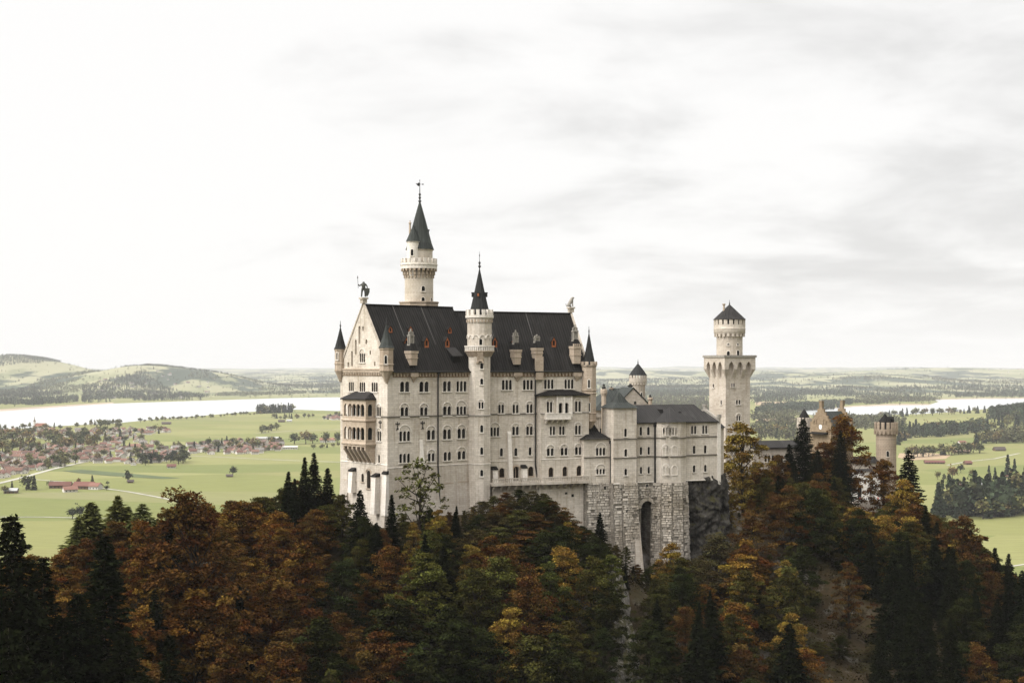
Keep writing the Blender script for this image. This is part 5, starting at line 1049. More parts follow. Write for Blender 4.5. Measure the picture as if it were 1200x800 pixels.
    root, c, k, z = turret(1038.4, 432, 11.6, 508, 494.4, 484.4, 'round_gate_tower', 'round crenellated stone tower with two slit windows beside the gatehouse', 'gatestone', 610, -1.5, .55, 14)
    for s, y0, y1, w_ in [(-.1, 534, 527.6, .75), (-.05, 556.6, 552, .55), (-.08, 549.2, 547.2, .4)]: b = MB(); round_window(c, 11.5 * k, math.atan2(-1, s), z(y0), w_, z(y1) - z(y0), b); b.build('window', [M['tan'], M['glass']], root)
    b = MB(); q = (c[0] + 5.2 * k, c[1] + .5); b.tube([(q[0] - 1.0, q[1], z(491.5)), (q[0] + 1.0, q[1], z(491.5))], .95, 10); b.build('dormer', M['roof'], root)
    # curtain wall with the arched gate
    Y = 424; f = Fr(at(992, Y), (math.cos(R(12)), math.sin(R(12)))); z = lambda y: zat(y, Y); a1 = f.a(1032); root = empty('gate_wall', f.p(4, 0, -46), 'whitewashed gate wall with a dark arched entrance beside the round gate tower', 'wall')
    a0_, a1_ = f.a(1005), f.a(1010.6); h = arch_hole(a0_, a1_, z(590), z(569)); b = MB(); b.panel(f, 0, [(0, z(610)), (a1, z(610)), (a1, z(552)), (0, z(552))], [h], 0, .7, 1); b.box(f, 0, a1, -1.6, -.72, z(610), z(552)); half_ring(b, f, (a0_ + a1_) / 2, z(569) - (a1_ - a0_) / 2, (a1_ - a0_) / 2 + .02, (a1_ - a0_) / 2 + .4, .002, .12, 2); b.build('wall', [M['white'], M['dark'], M['sand']], root)
    b = MB(); b.side(f, [(.4, z(552.4)), (-.8, z(549.6)), (-2, z(552.4))], -.1, a1); b.build('coping', M['roof2'], root)
    f2 = Fr(at(1000, 428), (math.cos(R(12)), math.sin(R(12)))); b = MB(); q = f2.a(1032); b.side(f2, [(.5, z(543.6)), (-4, z(536.6)), (-8, z(543.6))], 0, q, 1); b.box(f2, .3, q, -7.6, 0, z(610), z(543.7), 0); o = b.build('gate_lodge', [M['tan'], M['roof']], None, f2.p(4, -3, -46)); tag(o, 'low stone lodge with a dark roof between the gatehouse and the round gate tower', 'lodge')
gatehouse()
# ---------------------------------------------------------------- foliage
def leaf_material(name, trans=.25, hue=.25, lo=.42, hi=1.62):
    t = NT(name); oi = t.n('ShaderNodeObjectInfo'); g = t.n('ShaderNodeNewGeometry'); at_ = t.n('ShaderNodeAttribute', attribute_name='tint')
    tc = t.n('ShaderNodeTexCoord')
    f = t.rng(g.outputs['Random Per Island'], 0, 1, .6, 1.4)
    s = t.n('ShaderNodeVectorMath', operation='SCALE'); t.l(oi.outputs['Color'], s.inputs[0]); t.l(f, s.inputs['Scale'])
    s2 = t.n('ShaderNodeVectorMath', operation='SCALE'); t.l(s.outputs[0], s2.inputs[0]); t.l(t.rng(at_.outputs['Fac'], 0, 1, lo, hi), s2.inputs['Scale'])
    hs = t.n('ShaderNodeHueSaturation'); t.l(s2.outputs[0], hs.inputs['Color']); t.l(t.rng(at_.outputs['Fac'], 0, 1, .5 - .028 * hue * 4, .5 + .022 * hue * 4), hs.inputs['Hue']); hs.inputs['Saturation'].default_value = 1.0
    at2 = t.n('ShaderNodeAttribute', attribute_name='green'); gm = t.mix(t.math('MULTIPLY', at2.outputs['Fac'], hue * 2.2, clamp=True), hs.outputs[0], (.024, .025, .008))
    hs = gm.node; d = t.n('ShaderNodeBsdfDiffuse'); t.l(gm, d.inputs[0]); tr = t.n('ShaderNodeBsdfTranslucent'); t.l(gm, tr.inputs[0])
    m = t.n('ShaderNodeMixShader'); m.inputs[0].default_value = trans; t.l(d.outputs[0], m.inputs[1]); t.l(tr.outputs[0], m.inputs[2]); t.l(m.outputs[0], t.out.inputs[0])
    return t.m
M['leaf'] = leaf_material('autumn_leaves', .12, .3); M['needle'] = leaf_material('spruce_needles', .08, .12, .25, 2.1)
M['bark'] = plain('bark', (.022, .0165, .012), .9, .1, .4)
def leaf_mesh(name, C, size, mat, rng, up=.35, elong=1.6, tint=None, dirs=None, green=None):
    """one small pointed leaf spray per centre"""
    n = len(C); nrm = rng.normal(size=(n, 3)); nrm[:, 2] = np.abs(nrm[:, 2]) + up; nrm /= np.linalg.norm(nrm, axis=1, keepdims=True)
    d = rng.normal(size=(n, 3)) if dirs is None else dirs + rng.normal(size=(n, 3)) * .35
    d -= nrm * (d * nrm).sum(1, keepdims=True); d /= np.linalg.norm(d, axis=1, keepdims=True) + 1e-9; s = np.cross(nrm, d)
    L = (size * rng.uniform(.6, 1.4, n))[:, None]; Wd = L / elong
    V = np.stack([C - d * L * .5, C + s * Wd * .5 - d * L * .05, C + d * L * .5, C - s * Wd * .5 - d * L * .05], 1).reshape(-1, 3)
    me = bpy.data.meshes.new(name); me.vertices.add(len(V)); me.vertices.foreach_set('co', V.astype(np.float32).ravel()); quads(me, np.arange(n * 4).reshape(-1, 4)); me.materials.append(mat)
    if tint is not None:
        a = me.attributes.new('tint', 'FLOAT', 'FACE'); a.data.foreach_set('value', tint.astype(np.float32))
    if green is not None:
        a = me.attributes.new('green', 'FLOAT', 'FACE'); a.data.foreach_set('value', green.astype(np.float32))
    me.update(); return me
def mesh_of(b, name, mat):
    me = bpy.data.meshes.new(name); me.from_pydata(b.v, [], b.f); me.materials.append(mat); me.polygons.foreach_set('use_smooth', [True] * len(me.polygons)); me.update(); return me
def make_broadleaf(seed, Ht=14.0, Rad=4.6, leaves=7000, size=.42, clumps=95, low=.16, sparse=False):
    rng = np.random.default_rng(seed); b = MB()
    lean = rng.normal(0, .25, 2); top = np.array([lean[0] * 2, lean[1] * 2, Ht * .82])
    tp = [np.array([0, 0, -2.]), np.array([0, 0, Ht * .15]), np.array([lean[0], lean[1], Ht * .45]), top]
    b.tube([tuple(p) for p in tp], [.34, .27, .18, .05], 7)
    pts = []; tint = []; grn = []; dr = []
    nb = int(clumps); lobes = [(rng.uniform(0, 6.28), rng.uniform(.12, .3)) for _ in range(4)]
    for i in range(nb):
        u = low + (0.98 - low) * ((i + rng.uniform(0, 1)) / nb) ** .82       # height in the crown
        prof = math.sin(math.pi * min(1, (u - low) / (1 - low) * .84 + .16)) ** .75
        ang = i * 2.399 + rng.normal(0, .45); lob = 1 + sum(k * math.cos((j + 1) * ang + p + u * 3) for j, (p, k) in enumerate(lobes)) * .6
        rr = Rad * prof * lob * (rng.uniform(.6, 1.12) if rng.random() > .25 else rng.uniform(.1, .55))
        base = np.array([lean[0] * u, lean[1] * u, max(Ht * .14, Ht * (u - .18 - .1 * rng.random()))]); tip = np.array([math.cos(ang) * rr + lean[0] * u * 2, math.sin(ang) * rr + lean[1] * u * 2, Ht * u + rng.normal(0, .45)])
        if i % 3 == 0:
            mid = (base + tip) / 2 + np.array([0, 0, -.25]); b.tube([tuple(base), tuple(mid), tuple(tip)], [.09, .06, .02], 4)
        k = int(leaves / nb * rng.uniform(.5, 1.5)); sg = (.64 if not sparse else .55) * Rad / 4.6 * rng.uniform(.7, 1.3)
        o = np.array([math.cos(ang), math.sin(ang)]); t = rng.uniform(-1.7, 1.0, k) * sg; lat = rng.normal(0, .55, k) * sg * (1.15 - .35 * t / sg)      # a fan along its branch, drooping at the rim
        q = np.stack([o[0] * t - o[1] * lat, o[1] * t + o[0] * lat, rng.normal(0, .26, k) * sg - .16 * t - .10 * (t ** 2 + lat ** 2) / sg], 1)
        pts.append(tip + q); tint.append(np.full(k, rng.random()) * .7 + rng.random(k) * .3); g = rng.random(); grn.append(np.full(k, max(0, g - .55) * 2.4 * 1.0) * rng.uniform(.4, 1, k)); dr.append(np.tile(np.array([o[0], o[1], -.25]), (k, 1)))
    C = np.concatenate(pts); T = np.concatenate(tint)
    return leaf_mesh('crown', C, size, M['leaf'], rng, .55, 1.7, T, np.concatenate(dr), np.concatenate(grn)), mesh_of(b, 'trunk', M['bark'])
def make_spruce(seed, Ht=22.0, Rad=3.3, size=.55, dens=1.0, gap=.62, low=.06, power=.85, droop=.34):
    rng = np.random.default_rng(seed); b = MB(); b.tube([(0, 0, -2), (0, 0, Ht * .4), (0, 0, Ht * .99)], [.32, .2, .02], 7)
    P = []; D = []; T = []
    z = Ht * low
    while z < Ht * .985:
        u = z / Ht; L = Rad * (1 - u) ** power * rng.uniform(.86, 1.1) + .12; nb = max(5, int(10 * (1 - u) + 5.5)); a0 = rng.uniform(0, 6.3)
        for i in range(nb):
            a = a0 + 2 * math.pi * i / nb + rng.normal(0, .16); l = L * rng.uniform(.62, 1.14); k = max(6, int(l * 15 * dens)); t = np.sqrt(rng.uniform(.01, 1, k)); d = np.array([math.cos(a), math.sin(a)])
            r = t * l; lat = rng.normal(0, .17, k) * (1.15 - .45 * t) * l; zz = z - droop * r * (1 - .42 * t) + rng.normal(0, .07, k) + .12
            P.append(np.stack([d[0] * r - d[1] * lat, d[1] * r + d[0] * lat, zz], 1)); D.append(np.tile(np.array([d[0], d[1], -.35]), (k, 1))); T.append(np.full(k, rng.random()) * .5 + t * .5)
            if l > 1.2 and i % 2 == 0: b.tube([(0, 0, z + .1), (d[0] * l * .8, d[1] * l * .8, z - droop * l * .62 + .08)], [.05, .012], 4)
        z += gap * (.55 + .6 * (1 - u)) * rng.uniform(.85, 1.15)
    C = np.concatenate(P); return leaf_mesh('crown', C, size, M['needle'], rng, .55, 2.3, np.concatenate(T), np.concatenate(D)), mesh_of(b, 'trunk', M['bark'])
BROAD = [make_broadleaf(10 + i, Ht, Rd, 14000, .35, cl, lw) for i, (Ht, Rd, cl, lw) in enumerate([(14, 4.9, 105, .10), (15, 4.3, 95, .12), (12.5, 5.3, 120, .08), (16, 5.0, 120, .12), (13, 4.2, 85, .08), (14.5, 5.6, 125, .10), (17, 3.9, 80, .16), (13, 4.8, 60, .2), (15.5, 5.2, 75, .14)])]
BROAD_H = [14, 15, 12.5, 16, 13, 14.5, 17, 13, 15.5]; BROAD_R = [4.9, 4.4, 5.3, 5.0, 4.2, 5.6, 3.9, 4.8, 5.2]
SPRUCE = [make_spruce(40 + i, Ht, Rd, .62, 1.0, gp_, lw, pw) for i, (Ht, Rd, gp_, lw, pw) in enumerate([(22, 4.0, .60, .03, .85), (24, 3.8, .60, .03, .9), (19, 4.2, .62, .03, .8), (21, 4.9, .72, .02, .78)])]
SPRUCE.append(make_spruce(61, 34, 5.6, .42, 1.5, .62, .03, .8, .42)); SPRUCE.append(make_spruce(62, 32, 6.2, .42, 1.9, .62, .03, .68, .5))
SPRUCE_H = [22, 24, 19, 21, 34, 32]; SPRUCE_R = [4.0, 3.8, 4.2, 4.9, 5.6, 6.2]
OPEN_TREE = make_broadleaf(77, 11.5, 4.2, 1700, .42, 52, .30, True)
COLS = {  # crown colours
    'rust orange': (.088, .042, .0098), 'brown orange': (.062, .031, .0090), 'golden yellow': (.150, .094, .019), 'olive green': (.038, .034, .009), 'dark green': (.015, .0175, .0055), 'fresh green': (.052, .054, .013),
    'spruce': (.0050, .0060, .0024), 'light spruce': (.046, .047, .014), 'grey olive': (.044, .034, .014)}
TREES = []      # (root, colour name, kind, px, py, size word)
def plant(kind, var, x, y, z, h, colour, rz, rad=1.0, jit=.12, trunk=True, name=None):
    rnd = random.Random(hash((round(x, 2), round(y, 2))) & 0xffff)
    if kind == 'broad': cm, tm = BROAD[var]; H0 = BROAD_H[var]
    elif kind == 'open': cm, tm = OPEN_TREE; H0 = 11.5
    else: cm, tm = SPRUCE[var]; H0 = SPRUCE_H[var]
    nm = name or ('spruce_tree' if kind == 'spruce' else 'beech_tree' if colour in ('rust orange', 'brown orange') else 'maple_tree')
    r = empty(nm, (x, y, z)); s = h / H0; r.scale = (s * rad, s * rad, s); r.rotation_euler = (0, 0, rz)
    c = bpy.data.objects.new('crown', cm); COL.objects.link(c); c.parent = r
    col = COLS[colour]; k = rnd.uniform(1 - jit, 1 + jit); w = rnd.uniform(-jit, jit) * .6; c.color = (col[0] * k * (1 + w), col[1] * k, col[2] * k * (1 - w), 1)
    if trunk: t = bpy.data.objects.new('trunk', tm); COL.objects.link(t); t.parent = r
    r['category'] = 'tree'
    return r
def proj(x, y, z): return 600 + FPX * x / y, HOR - FPX * z / y
# the highest line the wood may reach in view (photo column -> row)
LIM = [(-60, 660), (0, 655), (45, 650), (70, 640), (100, 618), (130, 604), (165, 606), (200, 597), (222, 590), (250, 588), (280, 584), (310, 577), (335, 562), (352, 556), (375, 558), (395, 575), (410, 590), (432, 604), (450, 612), (470, 600), (500, 594), (520, 592), (545, 595), (560, 588), (575, 583), (600, 574), (640, 574), (655, 582), (668, 604), (690, 616), (700, 622), (722, 634), (740, 650), (760, 662), (772, 655), (786, 642), (812, 655), (826, 650), (846, 612), (856, 575), (866, 545), (880, 520), (896, 540), (915, 552), (930, 560), (950, 545), (975, 520), (992, 530), (1002, 592), (1018, 598), (1030, 598), (1050, 574), (1068, 568), (1085, 590), (1110, 606), (1130, 612), (1152, 630), (1170, 650), (1190, 668), (1240, 690)]
LX = np.array([p[0] for p in LIM], float); LY = np.array([p[1] for p in LIM], float)
def lim(px): return float(np.interp(px, LX, LY))
PLACED = []
def hero(kind, px, ytop, Y, colour, h, var=0, rad=1.0, rz=None, label=None, name=None):
    """a tree the photograph shows on its own: its foot stands on the ground at (px, distance), its height reaches ytop"""
    x, y = at(px, Y); zt = zat(ytop, Y); zg = float(H(x, y)); hh = zt - zg
    if h: zg = zt - h if abs(hh - h) < 8 or kind == 'bush' else zg; hh = zt - zg
    r = plant(kind, var, x, y, zg, hh, colour, px * .7 if rz is None else rz, rad, name=name); PLACED.append((x, y, 2.2)); TREES.append([r, colour, kind, px, ytop, hh, label]); return r
hero('spruce', 14, 596, 172, 'spruce', None, 5, 1.05, label='very dark spruce with a thin bent top at the lower left corner of the wood')
hero('spruce', 50, 648, 180, 'spruce', None, 4, 1.25, label='dark spruce right beside the very dark one in the lower left corner')
hero('spruce', 122, 622, 188, 'spruce', None, 4, 1.5, label='large dark spruce standing among rust orange beeches left of the castle')
hero('spruce', 199, 738, 176, 'spruce', None, 4, 1.0, label='small dark spruce tip among orange crowns near the bottom left of the wood')
for px, yt, Y, v, lb in [(107, 588, 262, 2, 'light green conifer leftmost in the row against the meadow'), (138, 580, 266, 0, 'tall light green conifer, highest of the row against the meadow'), (167, 590, 262, 3, 'broad light green conifer at the right end of the row against the meadow'), (92, 604, 258, 1, 'small light green conifer low at the edge of the meadow'), (150, 592, 268, 1, 'thin light green conifer between two taller ones by the meadow')]: hero('spruce', px, yt, Y, 'light spruce', None, v, 2.4, label=lb)
for px, yt, Y, v, lb in [(338, 552, 276, 0, 'dark spruce left of the twin spruces beside the palace'), (357, 534, 280, 1, 'tallest dark spruce in the clump left of the palace gable'), (368, 530, 284, 0, 'dark spruce with a sharp top right of the tallest one by the palace'), (384, 548, 284, 2, 'bushy dark spruce next to the palace west wall'), (422, 574, 268, 2, 'dark spruce in front of the palace west wall'), (459, 578, 272, 1, 'small lone spruce at the foot of the palace corner'), (441, 612, 262, 3, 'dark spruce in the shade below the palace corner'), (535, 592, 285, 1, 'dark spruce under the downpipe at the palace foot'), (498, 625, 262, 0, 'dark spruce below the thin tree at the palace foot'), (520, 640, 255, 2, 'dark wide spruce in the hollow below the palace'), (703, 600, 306, 2, 'small dark spruce in front of the rough stone base'), (684, 622, 300, 3, 'dark spruce left of the small spruce at the stone base'), (668, 640, 292, 0, 'dark spruce under the terrace beside the mound'), (733, 660, 288, 1, 'spruce below the square turret base'),
        (941, 489, 380, 5, 'tall dark spruce in front of the gatehouse turret'), (925, 520, 378, 0, 'dark spruce left of the tallest one near the gatehouse'), (958, 526, 372, 5, 'broad dark spruce beneath the gatehouse'), (985, 503, 386, 4, 'dark spruce in front of the green gatehouse roof'), (972, 560, 366, 2, 'dark spruce low under the gatehouse trees'), (1065, 527, 372, 3, 'bushy dark spruce right of the round gate tower'), (1085, 592, 345, 0, 'tall dark spruce on the right slope above the meadow'), (1098, 610, 335, 1, 'dark spruce with a narrow crown on the right slope'), (1112, 640, 320, 2, 'dark spruce low on the right slope'), (1166, 640, 330, 1, 'dark spruce at the right edge, first of two by the meadow'), (1182, 648, 326, 0, 'dark spruce at the right edge, second of two by the meadow'), (1198, 668, 320, 2, 'dark spruce cut by the right edge of the wood'), (1062, 668, 300, 1, 'dark spruce low in the right half of the slope'), (1142, 690, 300, 0, 'dark spruce on the lower right slope'),
        (770, 700, 262, 0, 'dark spruce in the gully right of the pale scree'), (832, 690, 280, 1, 'dark spruce below the black crag'), (862, 640, 315, 2, 'dark spruce right of the black crag'), (905, 600, 340, 0, 'dark spruce left of the tall gatehouse spruces'), (890, 690, 290, 3, 'dark spruce below the yellow larch slope'), (925, 730, 262, 2, 'dark spruce near the bottom, left of the rocky clearing')]:
    hero('spruce', px, yt, Y, 'spruce', None, v, 1.15 if not 920 < px < 1000 else 1.35, label=lb)
hero('open', 491, 540, 281, 'fresh green', None, 0, .95, .4, 'thin half bare olive tree in front of the palace south wall')
hero('broad', 516, 598, 276, 'golden yellow', None, 4, .8, label='golden yellow bush like tree at the palace foot')
hero('broad', 402, 580, 274, 'olive green', None, 4, .9, label='olive green tree against the palace west wall')
hero('broad', 240, 578, 236, 'brown orange', None, 3, 1.0, label='brown orange tree whose round top meets the farm track')
hero('broad', 871, 496, 350, 'golden yellow', None, 0, .95, label='tall golden larch like tree in front of the square tower')
hero('broad', 991, 490, 392, 'rust orange', None, 3, 1.0, label='big rust orange beech between the gatehouse and round gate tower')
hero('broad', 966, 519, 394, 'brown orange', None, 1, 1.2, label='rust brown tree in front of the gatehouse wall'); hero('broad', 915, 534, 372, 'brown orange', None, 5, .8, label='rust brown tree below the connecting gallery')
hero('broad', 1036, 540, 404, 'rust orange', None, 2, .85, label='rust orange tree at the foot of the round gate tower'); hero('broad', 786, 637, 302, 'golden yellow', None, 0, .85, label='golden yellow maple in front of the round stone base'); hero('broad', 812, 672, 296, 'fresh green', None, 4, .8, label='fresh green tree right of the golden maple')
hero('broad', 733, 640, 300, 'olive green', None, 1, .7, label='olive green tree at the foot of the square turret base'); hero('broad', 857, 578, 330, 'golden yellow', None, 4, .55, label='small golden tree on the edge of the black crag'); hero('broad', 1060, 562, 362, 'golden yellow', None, 0, .8, label='yellow brown tree left of the right slope spruces')
hero('broad', 1127, 604, 332, 'brown orange', None, 1, .95, label='brown orange tree topped with yellow on the right skyline'); hero('broad', 900, 560, 345, 'olive green', None, 2, .9, label='olive tree below the golden larch like tree')
for i, px in enumerate((664, 676, 690, 698, 712, 722, 742, 756, 768, 800, 822, 838)):
    hero('spruce' if i % 3 == 0 else 'broad', px, lim(px) + 2 + (i * 7 % 11), (302, 299, 305)[i % 3], 'spruce' if i % 3 == 0 else ('dark green', 'olive green', 'grey olive')[(i // 2) % 3], None, i % 4, 1.15)
for i, (px, yt, Y) in enumerate([(852, 612, 332), (866, 600, 336), (880, 585, 342), (893, 600, 338), (906, 612, 334), (918, 590, 345), (930, 610, 336), (874, 640, 322), (858, 655, 316), (900, 650, 318), (888, 560, 352), (872, 555, 356), (926, 560, 362), (945, 600, 350), (958, 590, 356), (985, 560, 370), (1000, 618, 352), (1035, 604, 352), (1046, 585, 362), (1052, 610, 345)]):
    k = ('olive green', 'golden yellow', 'brown orange', 'olive green', 'rust orange', 'dark green')[(i * 5) % 6]; hero('broad', px, yt, Y, k, None, i % 6, .85)
for i, (px, yt, Y) in enumerate([(472, 604, 276), (484, 612, 272), (505, 598, 282), (528, 600, 286), (545, 598, 290), (556, 594, 291), (430, 606, 266), (448, 620, 264)]): hero('broad', px, yt, Y, ('olive green', 'golden yellow', 'dark green', 'brown orange')[i % 4], None, i % 6, .8)
for i, (px, yt, Y, v) in enumerate([(-14, 640, 166, 4), (32, 690, 168, 5), (74, 716, 172, 4), (92, 690, 182, 5), (60, 770, 160, 4), (10, 730, 160, 5), (146, 735, 178, 5)]): hero('spruce', px, yt, Y, 'spruce', None, v, 1.2)
for i, (px, yt, Y, k, c_) in enumerate([(1132, 628, 352, 'broad', 'brown orange'), (1146, 640, 350, 'broad', 'olive green'), (1154, 652, 346, 'spruce', 'spruce'), (1164, 662, 352, 'broad', 'brown orange'), (1178, 672, 348, 'broad', 'rust orange'), (1190, 676, 340, 'spruce', 'spruce'), (1204, 690, 340, 'broad', 'olive green'), (1214, 700, 330, 'spruce', 'spruce'), (1120, 612, 366, 'broad', 'olive green'), (1140, 626, 372, 'spruce', 'spruce'), (1158, 646, 380, 'broad', 'brown orange'), (1172, 660, 376, 'spruce', 'spruce'), (1186, 672, 372, 'broad', 'brown orange'), (1200, 684, 366, 'spruce', 'spruce')]): hero(k, px, yt, Y, c_, None, i % 4, 1.2)
for i, (px, yt, Y) in enumerate([(912, 548, 372), (931, 538, 368), (950, 548, 364), (936, 582, 352), (957, 592, 350), (906, 585, 354), (922, 606, 344), (946, 622, 338), (970, 575, 362), (984, 600, 350), (896, 618, 340), (968, 628, 336)]): hero('spruce', px, yt, Y, 'spruce', None, (5, 4, 2, 5)[i % 4], 1.3 if i % 2 else 1.1)
MOUND = [(598, 584, 289), (614, 582, 290), (588, 590, 288), (630, 588, 289), (650, 598, 290), (662, 600, 294), (672, 612, 296), (682, 616, 298), (565, 588, 290), (578, 582, 292), (592, 577, 293), (606, 574, 294), (622, 575, 294), (637, 578, 293), (648, 588, 292), (560, 605, 284), (582, 600, 284), (605, 598, 284), (628, 600, 285), (645, 612, 286), (555, 622, 279), (575, 618, 279), (612, 622, 279), (635, 628, 281)]
for i, (px, yt, Y) in enumerate(MOUND): hero('broad', px, yt, Y, ('grey olive', 'olive green', 'brown orange', 'dark green')[i % 4], None, i % 6, 1.7, label=None, name='shrub')
def wood():
    rnd = random.Random(4); n = 0
    cand = []
    sp = 7.7; x = -190
    while x < 210:
        y = 120
        while y < 470:
            cand.append((x + rnd.uniform(-.45, .45) * sp, y + rnd.uniform(-.45, .45) * sp)); y += sp
        x += sp
    for x, y in cand:
        px = 600 + FPX * x / y
        if not (-40 < px < 1240): continue
        d, zr, s = (float(v) for v in ridge(x, y)); zg = float(H(x, y))
        if d > (118 if s > 0 else 30) : continue
        # keep the castle ground and the gate forecourt free
        loc1 = ((x - P0[0]) * F1.d[0] + (y - P0[1]) * F1.d[1], (x - P0[0]) * F1.n[0] + (y - P0[1]) * F1.n[1])
        loc2 = ((x - B0[0]) * F2.d[0] + (y - B0[1]) * F2.d[1], (x - B0[0]) * F2.n[0] + (y - B0[1]) * F2.n[1])
        if -5 < loc1[0] < 30 and -26 < loc1[1] < 3.5: continue
        if -4 < loc2[0] < 72 and -46 < loc2[1] < 6.5: continue
        if 905 < px < 1040 and 405 < y < 450: continue
        if any((x - a) ** 2 + (y - b) ** 2 < r * r for a, b, r in PLACED): continue
        # colour by neighbourhood
        q = float(vnoise(x / 26, y / 26, 3)) + rnd.uniform(-.22, .22); left = px < 470; right = px > 800
        pyb = HOR - FPX * zg / y
        if left: kind, col = ('broad', 'rust orange' if q > .17 else 'brown orange' if q > .0 else 'golden yellow' if q < -.40 else 'olive green' if q < -.10 else 'dark green')
        elif right: kind, col = ('spruce', 'spruce') if q < -.20 else ('broad', ('dark green' if q < -.1 else 'brown orange' if q < .06 else 'olive green' if q < .24 else 'rust orange' if q < .36 else 'golden yellow'))
        else: kind, col = ('spruce', 'spruce') if (q < -.12 and pyb < 760) else ('broad', ('dark green' if q < .02 else 'olive green' if q < .18 else 'fresh green' if q < .26 else 'golden yellow' if q < .36 else 'brown orange'))
        if left and rnd.random() < .08: kind, col = 'spruce', 'spruce'
        shrub = False
        # bare strips: scree and rocky clearing
        if kind == 'broad': v = rnd.randrange(9); h = rnd.uniform(9.5, 17.5); w = BROAD_R[v] * .55
        else: v = rnd.randrange(4); h = rnd.uniform(13, 21); w = .8
        z0 = zg - .4
        def top(hh): return HOR - FPX * (z0 + hh) / y
        wp = w * FPX / y; L = max(lim(px), lim(px - wp) - 1, lim(px + wp) - 1) + rnd.uniform(0, 9)
        if top(h) < L: h = (HOR - L) / FPX * y - z0
        if h < 4.5: continue
        yt = top(h)
        mid = yt + (pyb - yt) * .4
        if 724 < px < 748 and 676 < mid < 800 and abs(px - (728 + (mid - 680) * .17)) < 17: continue
        if 900 < px < 985 and 640 < mid < 760 and rnd.random() < .5: continue
        if 955 < px < 1080 and 690 < mid < 830 and rnd.random() < .66: shrub = True; kind = 'broad'; v = rnd.randrange(9); h = rnd.uniform(2.6, 5.2); col = rnd.choice(('grey olive', 'brown orange', 'olive green', 'golden yellow', 'grey olive', 'dark green'))
        if pyb > 800 and yt > 815: continue
        rr = 1.0 if h > 9 else 1.25
        r = plant(kind, v, x, y, z0, h, col, rnd.uniform(0, 6.28), (1.6 if shrub else rr) * rnd.uniform(.85, 1.25), name='shrub' if shrub else None); TREES.append([r, col, kind, px, yt, h, None]); n += 1
    return n
wood()
def label_trees():
    zones = [(-60, 110, 'in the lower left wood'), (110, 230, 'on the left wooded slope'), (230, 330, 'between meadow and castle'), (330, 450, 'below the palace gable'), (450, 560, 'below the palace south wall'), (560, 665, 'below the terrace mound'), (665, 765, 'below the square turret'), (765, 850, 'below the crag'), (850, 930, 'under the square tower'), (930, 1000, 'under the gatehouse'), (1000, 1070, 'below the round gate tower'), (1070, 1140, 'on the hill\'s right flank'), (1140, 1300, 'at the hill\'s right edge')]
    from collections import defaultdict
    G = defaultdict(list)
    for t in TREES:
        r, col, kind, px, yt, h, lb = t
        what = {'spruce': 'spruce', 'broad': 'beech' if col in ('rust orange', 'brown orange') else 'maple', 'open': 'tree'}[kind]
        if r.name.startswith('shrub'): r['label'] = 'shrub'; what = 'bushy shrub'
        r['group'] = 'spruces on the castle hill' if kind == 'spruce' else ('shrubs on the castle hill' if what == 'bushy shrub' else what.split()[0] + ' trees on the castle hill')
        if lb: r['label'] = lb; continue
        zn = next(z for a, b, z in zones if a <= px < b)
        hz = 'high up' if yt < lim(px) + 45 else ('halfway down' if yt < lim(px) + 120 else 'low down')
        cw = {'spruce': 'dark', 'light spruce': 'light green'}.get(col, col)
        G[(cw, what, hz, zn)].append(t)
    for (cw, what, hz, zn), L in G.items():
        L.sort(key=lambda t: t[3])
        for i, t in enumerate(L):
            n = len(L)
            if n == 1: s = f'{cw} {what} {hz} {zn}'
            else:
                o = ['leftmost', 'second', 'third', 'fourth', 'fifth', 'sixth', 'seventh', 'eighth']
                w = 'leftmost' if i == 0 else ('rightmost' if i == n - 1 else (o[i] if i < 8 else 'inner'))
                s = f'{w} {cw} {what} {hz} {zn}'
            t[0]['label'] = s
label_trees()
print('TREES', sum(t[2] == 'spruce' for t in TREES), sum(t[2] != 'spruce' for t in TREES))
# low undergrowth between the trees: nobody could count it
def undergrowth():
    rng = np.random.default_rng(9); n = 15000; x = rng.uniform(-170, 190, n); y = rng.uniform(150, 450, n); d, z, s = ridge(x, y)
    px = 600 + FPX * x / y; ok = (px > -40) & (px < 1240) & (((s > 0) & (d < 112) & (d > 9)) | ((s <= 0) & (d < 25) & (d > 12)))
    l2 = (x - B0[0]) * F2.n[0] + (y - B0[1]) * F2.n[1]; ok &= ~((l2 < 7) & (l2 > -50) & (x > -30) & (x < 75))
    l1 = (x - P0[0]) * F1.n[0] + (y - P0[1]) * F1.n[1]; ok &= ~((l1 < 3) & (l1 > -30) & (x > -45) & (x < 0))
    x, y = x[ok], y[ok]; zz = H(x, y); top = HOR - FPX * (zz + 1.6) / y; pxs = 600 + FPX * x / y; ok = top > np.interp(pxs, LX, LY) + 2; x, y, zz = x[ok], y[ok], zz[ok]
    k = 26; C = np.stack([np.repeat(x, k) + rng.normal(0, .8, len(x) * k), np.repeat(y, k) + rng.normal(0, .8, len(x) * k), np.repeat(zz, k) + np.abs(rng.normal(0, .65, len(x) * k)) + .1], 1)
    me = leaf_mesh('undergrowth', C, .5, M['leaf'], rng, .5, 1.5, np.repeat(rng.random(len(x)), k)); o = link('undergrowth', me); o.color = (.022, .0175, .0065, 1); tag(o, kind='stuff')
undergrowth()
